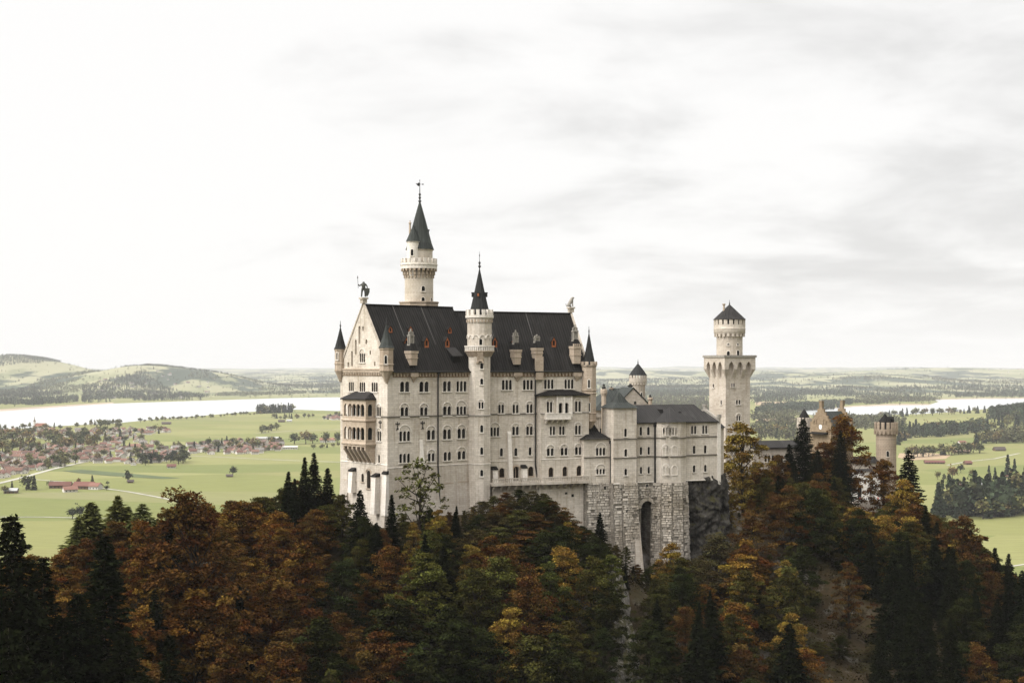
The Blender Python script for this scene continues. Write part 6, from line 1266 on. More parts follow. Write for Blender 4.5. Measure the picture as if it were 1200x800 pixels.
# ---------------------------------------------------------------- crags
def rock_material(name, c0, c1):
    t = NT(name); p = t.pos(); n = t.noise(t.mapv(p, (1, 1, .45)), .55, 8, .68, .6); c = t.mix(t.rng(n, .38, .66), c0, c1); c = t.mix(t.rng(t.noise(p, 1.7, 5, .7), .52, .66, 0, .7), c, (.03, .028, .022)); gz = t.n('ShaderNodeSeparateXYZ'); t.l(t.n('ShaderNodeNewGeometry').outputs['Normal'], gz.inputs[0]); c = t.mix(t.math('MULTIPLY', t.rng(gz.outputs[2], .35, .75), t.rng(t.noise(p, .9, 4), .40, .55)), c, (.040, .036, .013)); t.bump(t.noise(p, 1.1, 8, .7), .6, 1.0); return t.done(c, .95, .15)
M['crag'] = rock_material('dark_crag', (.008, .007, .006), (.095, .086, .075)); M['scree'] = rock_material('pale_scree', (.035, .031, .026), (.25, .23, .20))
def crag(name, fr, a0, a1, z0, z1, e, depth, seed, mat, label, slope=.12, rough=1.0):
    n, m = 90, 130; A, Zt = np.meshgrid(np.linspace(0, 1, n), np.linspace(0, 1, m)); t = A * math.pi
    px_ = a0 + (a1 - a0) * (.5 - .5 * np.cos(t) * (1 - .0 * Zt)); ee = e - depth + depth * np.sin(t) ** .45 + slope * (z1 - z0) * (1 - Zt)
    zz = z0 + (z1 - z0) * Zt
    dn = fbm(px_ / 3.1 + seed, zz / 4.2, seed, 5) * 2.4 * rough + np.abs(fbm(px_ / 1.2, zz / 1.5 + 9, seed + 7, 4)) * -1.2 * rough; led = np.floor(zz / 3.1 + fbm(px_ / 5, zz / 9, seed + 2, 3) * 1.6); dn = dn + (np.mod(led * .618, 1) - .5) * 1.5 * rough - np.abs(fbm(px_ / .9, zz / 2.4 + 3, seed + 9, 4)) * 1.5 * rough; ee = ee + dn * np.sin(t) ** .3; px_ = px_ + fbm(px_ / 4, zz / 2.5, seed + 3, 4) * 1.6 * rough
    zz = zz + fbm(px_ / 2.2 + 4, ee / 2, seed + 5, 3) * 1.2 * Zt * rough
    X = fr.o[0] + px_ * fr.d[0] + ee * fr.n[0]; Y = fr.o[1] + px_ * fr.d[1] + ee * fr.n[1]
    o = grid_mesh(name, X, Y, zz, mat, True)
    top = MB(); k = len(o.data.vertices)
    tag(o, label, 'rock'); return o
zc = FK.z(562, 38, 4)
crag('rocky_cliff', FK, FK.a(803, 4) - .5, FK.a(858, 2), -60, zc + .3, 4.0, 11, 3, M['crag'], 'dark rugged crag under the right end of the castle wing', .10, .8)
crag('rocky_cliff', FK, FK.a(818, 8), FK.a(852, 8), -66, FK.z(642, 38, 8), 7.6, 7, 8, M['crag'], 'lower dark rock step beneath the crag, grass on its ledge', .10, .6)
def scree(px, y, pts, seed, label):
    """pale broken rock strip lying on the slope"""
    rnd = random.Random(seed); P = [Vector((*at(a, Y), 0)) for a, b_, Y in pts]; n = 26; rows = []
    for i in range(n + 1):
        q = i / n * (len(P) - 1); k = min(int(q), len(P) - 2); c = P[k].lerp(P[k + 1], q - k); d = (P[k + 1] - P[k]).normalized(); s = Vector((d.y, -d.x, 0)); wv = y * (.55 + .6 * rnd.random()) * math.sin(math.pi * (i + 1.2) / (n + 2.4)) ** .5
        rows.append([c + s * (wv * (j / 8 - .5)) for j in range(9)])
    X = np.array([[v.x for v in r] for r in rows]); Y = np.array([[v.y for v in r] for r in rows]); prof = np.sin(np.linspace(0, math.pi, 9))[None, :] ** .6
    Z = H(X, Y) - .3 + prof * (1.6 + np.abs(fbm(X / 1.6, Y / 1.6, seed, 4)) * 4.2); o = grid_mesh('rock_outcrop', X, Y, Z, M['scree'], False); tag(o, label, 'rock')
scree(0, 7, [(716, 0, 300), (722, 0, 286), (732, 0, 270), (738, 0, 252), (742, 0, 236), (744, 0, 222)], 2, 'pale scree strip running down the gully below the square turret')
scree(0, 4.2, [(650, 0, 291), (653, 0, 287), (656, 0, 282), (658, 0, 276)], 5, 'pale broken rock beside the shrub mound under the terrace')
scree(0, 8.0, [(975, 0, 352), (955, 0, 342), (932, 0, 333), (915, 0, 325)], 7, 'grey rock bank slanting across the slope under the gatehouse')
# ---------------------------------------------------------------- far trees, woods, village, farms
def low_tree(seed, conifer, n=260, h=1.0):
    rng = np.random.default_rng(seed)
    if conifer: u = rng.random(n) ** 1.5; r = .20 * (1 - u) ** .85 * np.sqrt(rng.uniform(.25, 1, n)); a = rng.uniform(0, 6.283, n); C = np.stack([r * np.cos(a), r * np.sin(a), .04 + u * .96], 1); size = .13
    else:
        k = 9; cl = rng.normal(size=(k, 3)); cl /= np.linalg.norm(cl, axis=1, keepdims=True); cl = cl * np.array([.26, .26, .22]) * rng.uniform(.5, 1, (k, 1)) + np.array([0, 0, .6]); i = rng.integers(0, k, n); C = cl[i] + rng.normal(size=(n, 3)) * .105; C[:, 2] = np.maximum(C[:, 2], .07); size = .15
    me = leaf_mesh('far_tree', C, size, M['leaf'], rng, .5, 1.35, rng.random(n))
    b = MB(); b.tube([(0, 0, -.05), (0, 0, .5)], [.035, .02], 5); k = len(me.vertices)
    m2 = bpy.data.meshes.new('far_tree'); nv = k + len(b.v); co = np.empty(k * 3, np.float32); me.vertices.foreach_get('co', co)
    m2.from_pydata(co.reshape(-1, 3).tolist() + [list(v) for v in b.v], [], [list(p.vertices) for p in me.polygons] + [[i + k for i in f] for f in b.f]); m2.materials.append(M['leaf']); m2.materials.append(M['bark'])
    m2.polygons.foreach_set('material_index', [0] * len(me.polygons) + [1] * len(b.f)); a = m2.attributes.new('tint', 'FLOAT', 'FACE'); a.data.foreach_set('value', list(rng.random(len(m2.polygons)))); m2.update(); return m2
LOWB = [low_tree(i, False) for i in (1, 2, 3, 4)]; LOWC = [low_tree(i, True) for i in (5, 6, 7)]
FCOL = [(.085, .088, .034), (.108, .098, .038), (.140, .105, .044), (.060, .066, .028), (.115, .110, .046)]; FCON = [(.018, .026, .014), (.023, .032, .016)]
def far_tree(px, py, h, conifer, label, group, col=None, wide=1.0, rnd=random.Random(1), name=None):
    x, y, z = gp(px, py); o = bpy.data.objects.new(name or ('spruce_tree' if conifer else 'field_tree'), rnd.choice(LOWC if conifer else LOWB)); COL.objects.link(o); ORG[o] = Vector((x, y, z))
    o.location = (x, y, float(H(x, y)) - .2); o.scale = (h * wide, h * wide, h); o.rotation_euler = (0, 0, rnd.uniform(0, 6.28)); c = col or rnd.choice(FCON if conifer else FCOL); o.color = (*c, 1); return tag(o, label, 'tree', group)
rf = random.Random(21)
# single trees that stand out
for px, py, h, c, w, lb in [(31, 574, 22, 0, 1.1, 'large round tree left of the farm by the road'), (6, 578, 12, 0, 1.2, 'small round tree near the left edge by the white barn'), (33, 573, 18, 1, 1.0, 'leftmost dark conifer of the pair beside the farm'), (40, 574, 20, 1, 1.1, 'right dark conifer of the pair beside the farm'), (60, 571, 10, 0, 1.6, 'wide brown green tree behind the long red barn'), (92, 567, 10, 0, .9, 'small orange tree behind the farmhouse'), (108, 567, 13, 1, 1.2, 'dark conifer behind the farmhouse roof'), (125, 574, 7, 0, 1.5, 'low dark bush right of the farmhouse'), (126, 568, 6, 0, 1.1, 'small round bush at the track behind the farm'), (150, 565, 18, 0, .9, 'lone dark tree in the meadow beside a little hut'), (85, 608, 14, 0, 1.0, 'left tree of the dark pair beside the lower track'), (93, 607.4, 16, 0, 1.0, 'right tree of the dark pair beside the lower track'), (273, 558, 18, 0, .8, 'lone dark oval tree in the middle of the meadow'), (14, 571, 10, 1, 1.0, 'small dark conifer by the white barn')]:
    far_tree(px, py, h, c, lb, None, (.03, .036, .017) if 'dark' in lb else ((.13, .07, .02) if 'orange' in lb else None), w, rf)
RT = [(1126, 554, 15, 0, (.028, .035, .017), 'dark round tree in the green meadow beyond the right slope'), (1116, 562, 22, 0, (.13, .085, .035), 'brown autumn tree standing alone at the meadow edge'), (1140, 560, 15, 0, (.10, .085, .035), 'pale brown tree at the meadow edge near the car park'), (1159, 562, 22, 1, None, 'left conifer of three behind the car park'), (1166, 562, 19, 1, None, 'middle conifer of three behind the car park'), (1181, 559, 35, 1, None, 'tall dark poplar like conifer right of the car park'), (1189, 557, 26, 1, None, 'second tall conifer right of the car park'), (1174, 569, 18, 1, None, 'short conifer in front of the car park'), (1099, 562, 14, 0, None, 'small bushy tree left of the brown autumn tree'), (1106, 564, 12, 0, None, 'low bush left of the car park')]
for px, py, h, c, col, lb in RT: far_tree(px, py, h, c, lb, None, col, .9, rf)
# hedgerow trees
def row(n, p0, p1, jx, jy, h0, h1, con, label, group, col=None, wide=(.9, 1.5)):
    for i in range(n):
        t = (i + rf.uniform(.1, .9)) / n; px = p0[0] + (p1[0] - p0[0]) * t + rf.uniform(-jx, jx); py = p0[1] + (p1[1] - p0[1]) * t + rf.uniform(-jy, jy); far_tree(px, py, rf.uniform(h0, h1), rf.random() < con, label, group, col, rf.uniform(*wide), rf)
row(26, (1062, 536), (1150, 530), 2, .8, 16, 24, .08, 'brown and green trees in the hedge across the right meadow', 'hedge trees in the right meadow', None, (.9, 1.3))
row(30, (1142, 520), (1215, 512), 3, 2.5, 22, 30, .25, 'dark trees at the edge of the right wood', 'trees at the edge of the right wood')
row(36, (1050, 510), (1195, 501), 3, 2, 20, 36, .55, 'dark conifers and trees along the far side of the green meadow', 'trees along the far meadow', None, (.8, 1.2))
row(24, (1030, 489), (1155, 483.6), 2, .8, 18, 30, .25, 'trees along the shore of the right lake', 'trees on the lake shore')
row(9, (1050, 520), (1062, 514), 2, 1.5, 18, 24, .3, 'dark trees beside a white house right of the round tower', 'trees by the white house')
row(46, (165, 494.5), (330, 483.5), 2, .5, 8, 16, .05, 'small trees in the line along the near shore of the left lake', 'trees along the left lake shore')
row(40, (300, 484), (344, 483), 2, .7, 24, 36, .8, 'dark conifer in the wood on the left lake shore', 'conifers on the left lake shore', None, (.9, 1.2))
row(14, (322, 491), (366, 489), 2, .8, 12, 20, .2, 'trees in front of the lakeside wood', 'trees before the lakeside wood')
row(7, (304, 508), (325, 503.5), 3, .6, 14, 22, .1, 'dark round tree of the small row in the far left meadow', 'small row in the left meadow'); row(5, (340, 520), (398, 520), 3, .6, 20, 30, .1, 'round tree beside the white sheds near the palace', 'trees by the white sheds'); row(6, (366, 526), (398, 523), 1, .4, 8, 11, .1, 'little round tree in the planted row near the palace', 'planted row near the palace')
row(46, (1095, 604), (1215, 588), 5, 6, 30, 44, .85, 'dark conifer in the wood right of the castle hill', 'conifers right of the castle hill', None, (.75, 1.1)); row(16, (1150, 606), (1200, 601), 5, 2, 16, 24, .1, 'rounded dark tree at the front of the right conifer wood', 'broad trees before the right conifer wood')
row(26, (888, 505), (935, 512), 6, 6, 18, 28, .5, 'trees behind the square tower in the hazy valley', 'valley trees behind the square tower')
# village trees
def inpoly(px, py, poly):
    c = False; j = len(poly) - 1
    for i in range(len(poly)):
        (xi, yi), (xj, yj) = poly[i], poly[j]
        if (yi > py) != (yj > py) and px < (xj - xi) * (py - yi) / (yj - yi) + xi: c = not c
        j = i
    return c
def scatter(poly, n, seed, gap_m):
    rnd = random.Random(seed); W_ = [gp(*p)[:2] for p in poly]; xs = [p[0] for p in W_]; ys = [p[1] for p in W_]; out = []; tries = 0
    while len(out) < n and tries < n * 200:
        tries += 1; x, y = rnd.uniform(min(xs), max(xs)), rnd.uniform(min(ys), max(ys))
        if inpoly(x, y, W_) and all((x - a) ** 2 + (y - b) ** 2 > gap_m ** 2 for a, b in out): out.append((x, y))
    return out
VIL = [('by the road at the village edge', [(-25, 536), (30, 532), (75, 531), (88, 541), (60, 549), (25, 556), (-25, 566)], 62, 24, 14),
       ('in the middle of the village', [(20, 520), (110, 524), (215, 524), (215, 538), (160, 545), (95, 542), (30, 534)], 84, 27, 30),
       ('in the upper village', [(-20, 505), (60, 504), (120, 504), (195, 503), (198, 507), (150, 513), (195, 520), (120, 523), (60, 517), (-20, 512)], 86, 38, 34),
       ('in the row right of the village', [(215, 523), (260, 519), (330, 517), (332, 527), (300, 532), (225, 533)], 44, 30, 12),
       ('in the hamlet beside the palace', [(378, 488), (400, 487), (402, 492), (380, 492.5)], 12, 24, 4)]
HOUSE = []
def house_mesh(seed, w, l, hw, hr):
    rnd = random.Random(seed); b = MB(); f = Fr((0, 0), (1, 0)); ov = .9
    b.prism(f, [(-w / 2, -.5), (w / 2, -.5), (w / 2, hw), (0, hw + hr), (-w / 2, hw)], -l / 2, l / 2, 0)
    for s in (-1, 1):
        k = hr / (w / 2); x1 = s * (w / 2 + ov); z1 = hw - ov * k
        b.hexa([f.p(x1, l / 2 + ov, z1 + .05), f.p(0, l / 2 + ov, hw + hr + .05), f.p(0, -l / 2 - ov, hw + hr + .05), f.p(x1, -l / 2 - ov, z1 + .05), f.p(x1, l / 2 + ov, z1 + .4), f.p(0, l / 2 + ov, hw + hr + .45), f.p(0, -l / 2 - ov, hw + hr + .45), f.p(x1, -l / 2 - ov, z1 + .4)], 1)
    b.prism(f, [(-w / 2 + .3, hw - .4), (w / 2 - .3, hw - .4), (0, hw + hr - .5)], l / 2 + .003, l / 2 + .06, 3) if seed % 2 else None
    for e0, e1 in ((l / 2, l / 2 + .05), (-l / 2 - .05, -l / 2)):
        for q in (-w * .3, 0, w * .3):
            for z in (1.0, 3.6)[:2 if hw > 4.6 else 1]: b.box(f, q - .55, q + .55, e0, e1, z, z + 1.3, 2)
    for s in (-1, 1):
        for k in range(int(l / 3.2)):
            e = -l / 2 + 1.4 + k * 3.2
            for z in (1.0, 3.6)[:2 if hw > 4.6 else 1]: b.box(f, s * w / 2 - .04, s * w / 2 + .04, e, e + 1.2, z, z + 1.3, 2)
    b.box(f, .8, 1.6, l * .1, l * .1 + .8, hw + hr * .5, hw + hr + 1.0, 0)
    me = bpy.data.meshes.new('house'); me.from_pydata(b.v, [], b.f)
    for m in (M['hwall'], M['hroof'], M['glass'], M['hwood']): me.materials.append(m)
    me.polygons.foreach_set('material_index', b.m); me.update(); return me
def roofcol():
    t = NT('tiled_roof'); oi = t.n('ShaderNodeObjectInfo'); f = t.rng(t.noise(t.pos(), .35, 5), .3, .7, .75, 1.25); s = t.n('ShaderNodeVectorMath', operation='SCALE'); t.l(oi.outputs['Color'], s.inputs[0]); t.l(f, s.inputs['Scale']); return t.done(s.outputs[0], .85, .2)
M['hroof'] = roofcol(); M['hwall'] = plain('house_plaster', (.52, .49, .45), .9, .2, .15, sc=.05); M['hwood'] = plain('house_timber', (.10, .06, .035), .85)
HM = [house_mesh(i, *d) for i, d in enumerate([(10, 14, 5.2, 3.4), (11, 18, 5.4, 3.6), (9, 11, 4.0, 3.2), (12, 15, 5.6, 3.8), (13, 24, 5.0, 3.8)])]
RC = [('red', (.115, .055, .042)), ('orange red', (.15, .083, .060)), ('rust brown', (.085, .052, .040)), ('dark brown', (.052, .039, .033)), ('grey', (.16, .145, .13))]
ORD = ['leftmost', 'second', 'third', 'fourth', 'fifth', 'sixth', 'seventh', 'eighth', 'ninth', 'tenth']
def village():
    rnd = random.Random(5); rec = []
    for zn, poly, n, gap, nt in VIL:
        pts = scatter(poly, n, len(zn), gap)
        for x, y in pts:
            v = rnd.choices(range(5), (3, 3, 2, 2, 1))[0]; o = bpy.data.objects.new('village_house', HM[v]); COL.objects.link(o); ORG[o] = Vector((x, y, PLAIN)); o.location = (x, y, PLAIN + .1); o.rotation_euler = (0, 0, rnd.choice((.35, .5, 1.9, 2.0, .2)) + rnd.uniform(-.25, .25)); s = rnd.uniform(.85, 1.15); o.scale = (s, s, s)
            cn, c = RC[rnd.choices(range(5), (4, 4, 3, 2, 2))[0]]; k = rnd.uniform(.8, 1.15); o.color = (c[0] * k, c[1] * k, c[2] * k, 1); rec.append((cn, ('long' if v in (1, 4) else 'small' if v == 2 else 'broad'), zn, 600 + FPX * x / y, o))
        h = scatter(poly, nt * 2, len(zn) + 100, 14)
        for x, y in h:
            if any((x - a) ** 2 + (y - b) ** 2 < 130 for a, b in pts): continue
            px = 600 + FPX * x / y; py = HOR - FPX * PLAIN / y; far_tree(px, py, rnd.uniform(11, 19), rnd.random() < .18, 'garden tree among the houses ' + zn, 'garden trees ' + zn, None, rnd.uniform(.9, 1.3), rnd, 'garden_tree')
    from collections import defaultdict
    G = defaultdict(list)
    for r in rec: G[r[:3]].append(r)
    for (cn, sz, zn), L in G.items():
        L.sort(key=lambda r: r[3])
        for i, r in enumerate(L):
            w = '' if len(L) == 1 else (ORD[i] + ' ' if i < 10 and i < len(L) - 1 else 'rightmost ' if i == len(L) - 1 else 'inner ')
            tag(r[4], f'{w}{sz} white house with a {cn} roof {zn}', 'house', 'houses of the lakeside village')
village()
# denser clumps of trees in and around the village
for poly, n, lb, gr, cc in [([(-20, 512), (40, 510), (62, 520), (40, 530), (-20, 533)], 46, 'large autumn tree in the grove at the left of the village', 'village grove', FCOL + [(.13, .085, .03)]), ([(50, 509), (120, 512), (130, 525), (60, 527)], 34, 'tree in the park between upper and middle village', 'village park trees', FCOL), ([(160, 541), (215, 536), (222, 544), (165, 546)], 24, 'dark tree in the clump at the meadow end of the village', 'clump at the village end', [(.035, .04, .018), (.05, .05, .02), (.02, .027, .015)]), ([(95, 497), (145, 495), (142, 502), (100, 503)], 22, 'tree on the lakeside edge above the village', 'lakeside trees', FCOL), ([(-10, 504), (90, 499), (95, 503), (-10, 509)], 20, 'tree along the lake behind the upper village', 'trees behind the upper village', FCOL), ([(20, 551), (50, 545), (90, 538), (95, 542), (40, 556)], 16, 'green tree lining the road into the village', 'roadside trees', FCOL), ([(225, 522), (330, 519), (330, 528), (225, 531)], 26, 'tree among the houses in the row right of the village', 'trees in the house row', FCOL)]:
    for x, y in scatter(poly, n, n, 11): far_tree(600 + FPX * x / y, HOR - FPX * PLAIN / y, rf.uniform(15, 27) if 'grove' in lb or 'park' in lb else rf.uniform(11, 20), rf.random() < .12, lb, gr, rf.choice(cc), rf.uniform(.9, 1.3), rf, 'village_tree')
def house_mass():
    rng = random.Random(31); b = MB(); placed = [o.location.xy for o in bpy.data.objects if o.name.startswith('village_house')]
    for zn, poly, n, gap, nt in VIL:
        for x, y in scatter(poly, int(n * 1.35), len(zn) + 7, 15):
            if any((x - q.x) ** 2 + (y - q.y) ** 2 < 190 for q in placed): continue
            a = rng.choice((.35, .5, 1.9, 2.0, .2)) + rng.uniform(-.25, .25); f = Fr((x, y), (math.cos(a), math.sin(a))); w, l, hw, hr = rng.uniform(8, 11), rng.uniform(9, 15), rng.uniform(3.6, 5.2), rng.uniform(2.8, 3.6); z = PLAIN + .1; m = rng.choice((1, 1, 2, 2, 3, 4))
            b.prism(f, [(-w / 2, z), (w / 2, z), (w / 2, z + hw), (0, z + hw + hr), (-w / 2, z + hw)], -l / 2, l / 2, 0); k = hr / (w / 2)
            for s in (-1, 1): x1 = s * (w / 2 + .8); z1 = z + hw - .8 * k; b.hexa([f.p(x1, l / 2 + .8, z1 + .05), f.p(0, l / 2 + .8, z + hw + hr + .05), f.p(0, -l / 2 - .8, z + hw + hr + .05), f.p(x1, -l / 2 - .8, z1 + .05), f.p(x1, l / 2 + .8, z1 + .35), f.p(0, l / 2 + .8, z + hw + hr + .4), f.p(0, -l / 2 - .8, z + hw + hr + .4), f.p(x1, -l / 2 - .8, z1 + .35)], m)
            for q in (-w * .28, w * .28): b.box(f, q - .6, q + .6, l / 2, l / 2 + .05, z + 1, z + 2.4, 5)
    tag(b.build('village_houses', [M['hwall']] + [plain('tile_' + n.replace(' ', '_'), c, .85, .2) for n, c in RC[:4]] + [M['glass']]), kind='stuff')
house_mass()
# church on the lake shore
def church():
    x, y, z = gp(47, 503); r = empty('church', (x, y, z), 'white lakeside church with a long red roof and slender pointed tower', 'church'); f = Fr((x, y), (1, .15)); b = MB(); b.box(f, -14, 16, -12, 0, z - 1, z + 9); b.box(f, -18, -13, -8, -3, z, z + 22); b.build('wall', M['hwall'], r)
    b = MB(); b.side(f, [(.8, z + 8.6), (-6, z + 17), (-12.8, z + 8.6)], -14.6, 16.6); b.build('roof', plain('church_roof', (.2,.085,.055), .85), r); b = MB(); c = f.p(-15.5, -5.5, 0); b.lathe(c, [(3.6, z + 22), (1.2, z + 27), (.1, z + 36)], 8); b.build('spire', M['hwood'], r)
church()
def barn(px, py, w, l, hw, hr, rot, roofc, wallm, name, label, cat='barn'):
    x, y, z = gp(px, py); r = empty(name, (x, y, z), label, cat); f = Fr((x, y), (math.cos(rot), math.sin(rot))); b = MB(); b.side(f, [(w / 2, z - .5), (w / 2, z + hw), (0, z + hw + hr), (-w / 2, z + hw), (-w / 2, z - .5)], -l / 2, l / 2); 
    for k in range(int(l / 5)): q = -l / 2 + 2 + k * 5; b.box(f, q, q + 1.6, w / 2 + .003, w / 2 + .05, z + .9, z + 2.6, 1)
    b.build('wall', [M[wallm], M['glass']], r); b = MB(); k = hr / (w / 2)
    for s in (-1, 1): e = s * (w / 2 + 1.3); b.hexa([f.p(-l / 2 - 1, e, z + hw - 1.3 * k + .05), f.p(l / 2 + 1, e, z + hw - 1.3 * k + .05), f.p(l / 2 + 1, 0, z + hw + hr + .05), f.p(-l / 2 - 1, 0, z + hw + hr + .05), f.p(-l / 2 - 1, e, z + hw - 1.3 * k + .4), f.p(l / 2 + 1, e, z + hw - 1.3 * k + .4), f.p(l / 2 + 1, 0, z + hw + hr + .4), f.p(-l / 2 - 1, 0, z + hw + hr + .4)])
    rm = plain('barn_roof', roofc, .85); b.build('roof', rm, r); return r
RED, ORA, BRN, GRY = (.095, .038, .027), (.155, .072, .05), (.05, .036, .03), (.3, .3, .29)
for a in [(71, 571.5, 13, 29, 4.5, 4.2, .12, RED, 'hwood', 'barn', 'long barn with a dark red roof at the left of the farm'), (82, 576, 12, 18, 4, 3.6, .55, ORA, 'hwall', 'farm_shed', 'orange roofed low shed in front of the farmhouse'), (99, 572.5, 15, 28, 5, 4.8, -.12, (.12,.048,.034), 'hwood', 'barn', 'wide farm barn with a red roof and dark timber wall'), (112, 573, 12, 15, 5.2, 3.8, -.3, ORA, 'hwall', 'farmhouse', 'white farmhouse with an orange roof at the right of the farm', 'house'), (13, 577.5, 11, 17, 4, 2.6, .1, GRY, 'hwood', 'barn', 'small barn with a pale grey roof near the left edge'),
          (153, 565.5, 6, 8, 2.6, 1.8, .2, BRN, 'hwood', 'hut', 'little dark hut beside the lone meadow tree'), (201, 548, 9, 14, 3.4, 3, .2, RED, 'hwall', 'hut', 'little red roofed hut at the meadow end of the village'), (269, 558.6, 5, 9, 2.4, 1.6, .1, BRN, 'hwood', 'hut', 'low brown hut beside the lone oval meadow tree'), (195, 497, 12, 26, 4, 3, .1, BRN, 'hwood', 'barn', 'dark barn in the far meadow above the village'), (330, 494.5, 11, 20, 4, 3, .1, BRN, 'hwood', 'barn', 'brown barn in the far meadow left of the palace'), (339, 494, 10, 16, 4, 3, .1, GRY, 'hwall', 'barn', 'pale barn beside the brown barn in the far meadow'),
          (314, 515.5, 16, 52, 5, 2.5, .05, GRY, 'hwall', 'storage_hall', 'long hall with a pale roof in the house row', 'hall'), (384, 518, 16, 34, 6, 4, .05, (.19, .09, .06), 'hwall', 'barn', 'white hall with a reddish roof by the palace edge'), (325, 526, 14, 26, 5, 3, .1, (.2, .085, .055), 'hwall', 'storage_hall', 'white hall with a red roof in front of the house row', 'hall'), (340, 526, 14, 30, 4.6, 2, .1, (.4,.385,.36), 'hwall', 'storage_hall', 'white flat roofed hall beside the red roofed one', 'hall'),
          (1095, 543, 9, 34, 3.2, 2.6, -.05, (.11,.042,.032), 'hwood', 'barn', 'long dark barn with a red roof in the right meadow'), (1134, 544, 9, 12, 3.4, 3, .3, (.11,.042,.032), 'hwood', 'hut', 'small red roofed hut beside the track in the right meadow'), (1171, 528, 13, 22, 3, 5, .1, BRN, 'hwood', 'barn', 'dark hay barn alone on the right meadow'), (1126, 530.5, 12, 32, 4.5, 3.6, .0, (.22, .15, .105), 'hwood', 'barn', 'pale brown barn in the hedge across the right meadow'), (1127, 520.5, 10, 16, 4.6, 3.6, .3, ORA, 'hwall', 'farmhouse', 'red roofed house behind the meadow hedge', 'house'), (1060, 511.5, 14, 24, 6, 5, .9, (.5, .48, .45), 'hwall', 'farmhouse', 'white house with a pale roof right of the round gate tower', 'house'), (1192, 562.5, 14, 34, 4, 3, .0, (.17, .07, .05), 'hwall', 'barn', 'red roofed barn at the right edge behind the conifers'), (1070, 507.5, 8, 16, 3, 2.5, .1, GRY, 'hwall', 'hut', 'little pale roofed hut beside the white house')]: barn(*a)
# pale specks across the lake: hamlets on the far shore
def far_hamlets():
    rnd = random.Random(77); rec = []
    for zn, poly, n in [('across the left lake, on the far shore', [(90, 462), (160, 459), (250, 458), (270, 464), (200, 467), (100, 468)], 46), ('below the left hills', [(150, 438), (215, 437), (260, 446), (200, 450), (150, 446)], 24), ('in the hazy country beyond the right lake', [(1130, 442), (1200, 439), (1210, 452), (1150, 455)], 30), ('behind the square tower in the valley', [(890, 496), (930, 495), (932, 502), (892, 503)], 9)]:
        for x, y in scatter(poly, n, n, 40):
            o = bpy.data.objects.new('distant_house', rnd.choice(HM)); COL.objects.link(o); z = float(H(x, y)); ORG[o] = Vector((x, y, z)); o.location = (x, y, z); o.rotation_euler = (0, 0, rnd.uniform(0, 3)); s = rnd.uniform(1.0, 1.3); o.scale = (s, s, s); c = RC[rnd.randrange(5)]; o.color = (*c[1], 1); tag(o, 'distant white house with a tiled roof ' + zn, 'house', 'distant houses ' + zn)
far_hamlets()
# ---------------------------------------------------------------- car park
def car_mesh(seed):
    b = MB(); f = Fr((0, 0), (1, 0)); b.side(f, [(-2.1, .35), (2.1, .35), (2.15, .8), (1.2, .95), (.6, 1.45), (-1.3, 1.45), (-2.1, .95)], -.85, .85, 0); b.side(f, [(.95, 1.0), (.55, 1.38), (-1.2, 1.38), (-1.75, 1.0)], -.87, .87, 1)
    for s in (-.8, .8):
        for e in (-1.3, 1.3): b.side(f, [(e + .33 * math.cos(k * .785), .33 + .33 * math.sin(k * .785)) for k in range(8)], s - .12, s + .12, 2)
    me = bpy.data.meshes.new('parked_car'); me.from_pydata(b.v, [], b.f)
    for m in (M['hroof2'], M['glass'], M['dark']): me.materials.append(m)
    me.polygons.foreach_set('material_index', b.m); me.update(); return me
def carpaint():
    t = NT('car_paint'); oi = t.n('ShaderNodeObjectInfo'); return t.done(oi.outputs['Color'], .3, .5)
M['hroof2'] = carpaint()
sheet('car_park', [(1108, 566), (1162, 563.6), (1166, 569), (1112, 573)], M['asphalt'], .3)
def cars():
    rnd = random.Random(8); cm = car_mesh(1); cols = [('white', (.75, .75, .75)), ('silver', (.45, .46, .47)), ('black', (.03, .03, .03)), ('dark blue', (.04, .06, .14)), ('red', (.35, .04, .03))]
    for r_ in range(3):
        for k in range(15):
            if rnd.random() < .15: continue
            px = 1111 + k * 3.4 + r_ * .8; py = 571.2 - r_ * 2.1 - k * .15; x, y, z = gp(px, py, .32); o = bpy.data.objects.new('parked_car', cm); COL.objects.link(o); o.location = (x, y, z); o.rotation_euler = (0, 0, rnd.uniform(-.1, .1)); cn, c = rnd.choices(cols, (4, 3, 2, 1, 1))[0]; o.color = (*c, 1); tag(o, f'{cn} car in the ' + ('front', 'middle', 'back')[r_] + ' row of the car park beyond the right slope', 'car', 'cars in the car park')
cars()
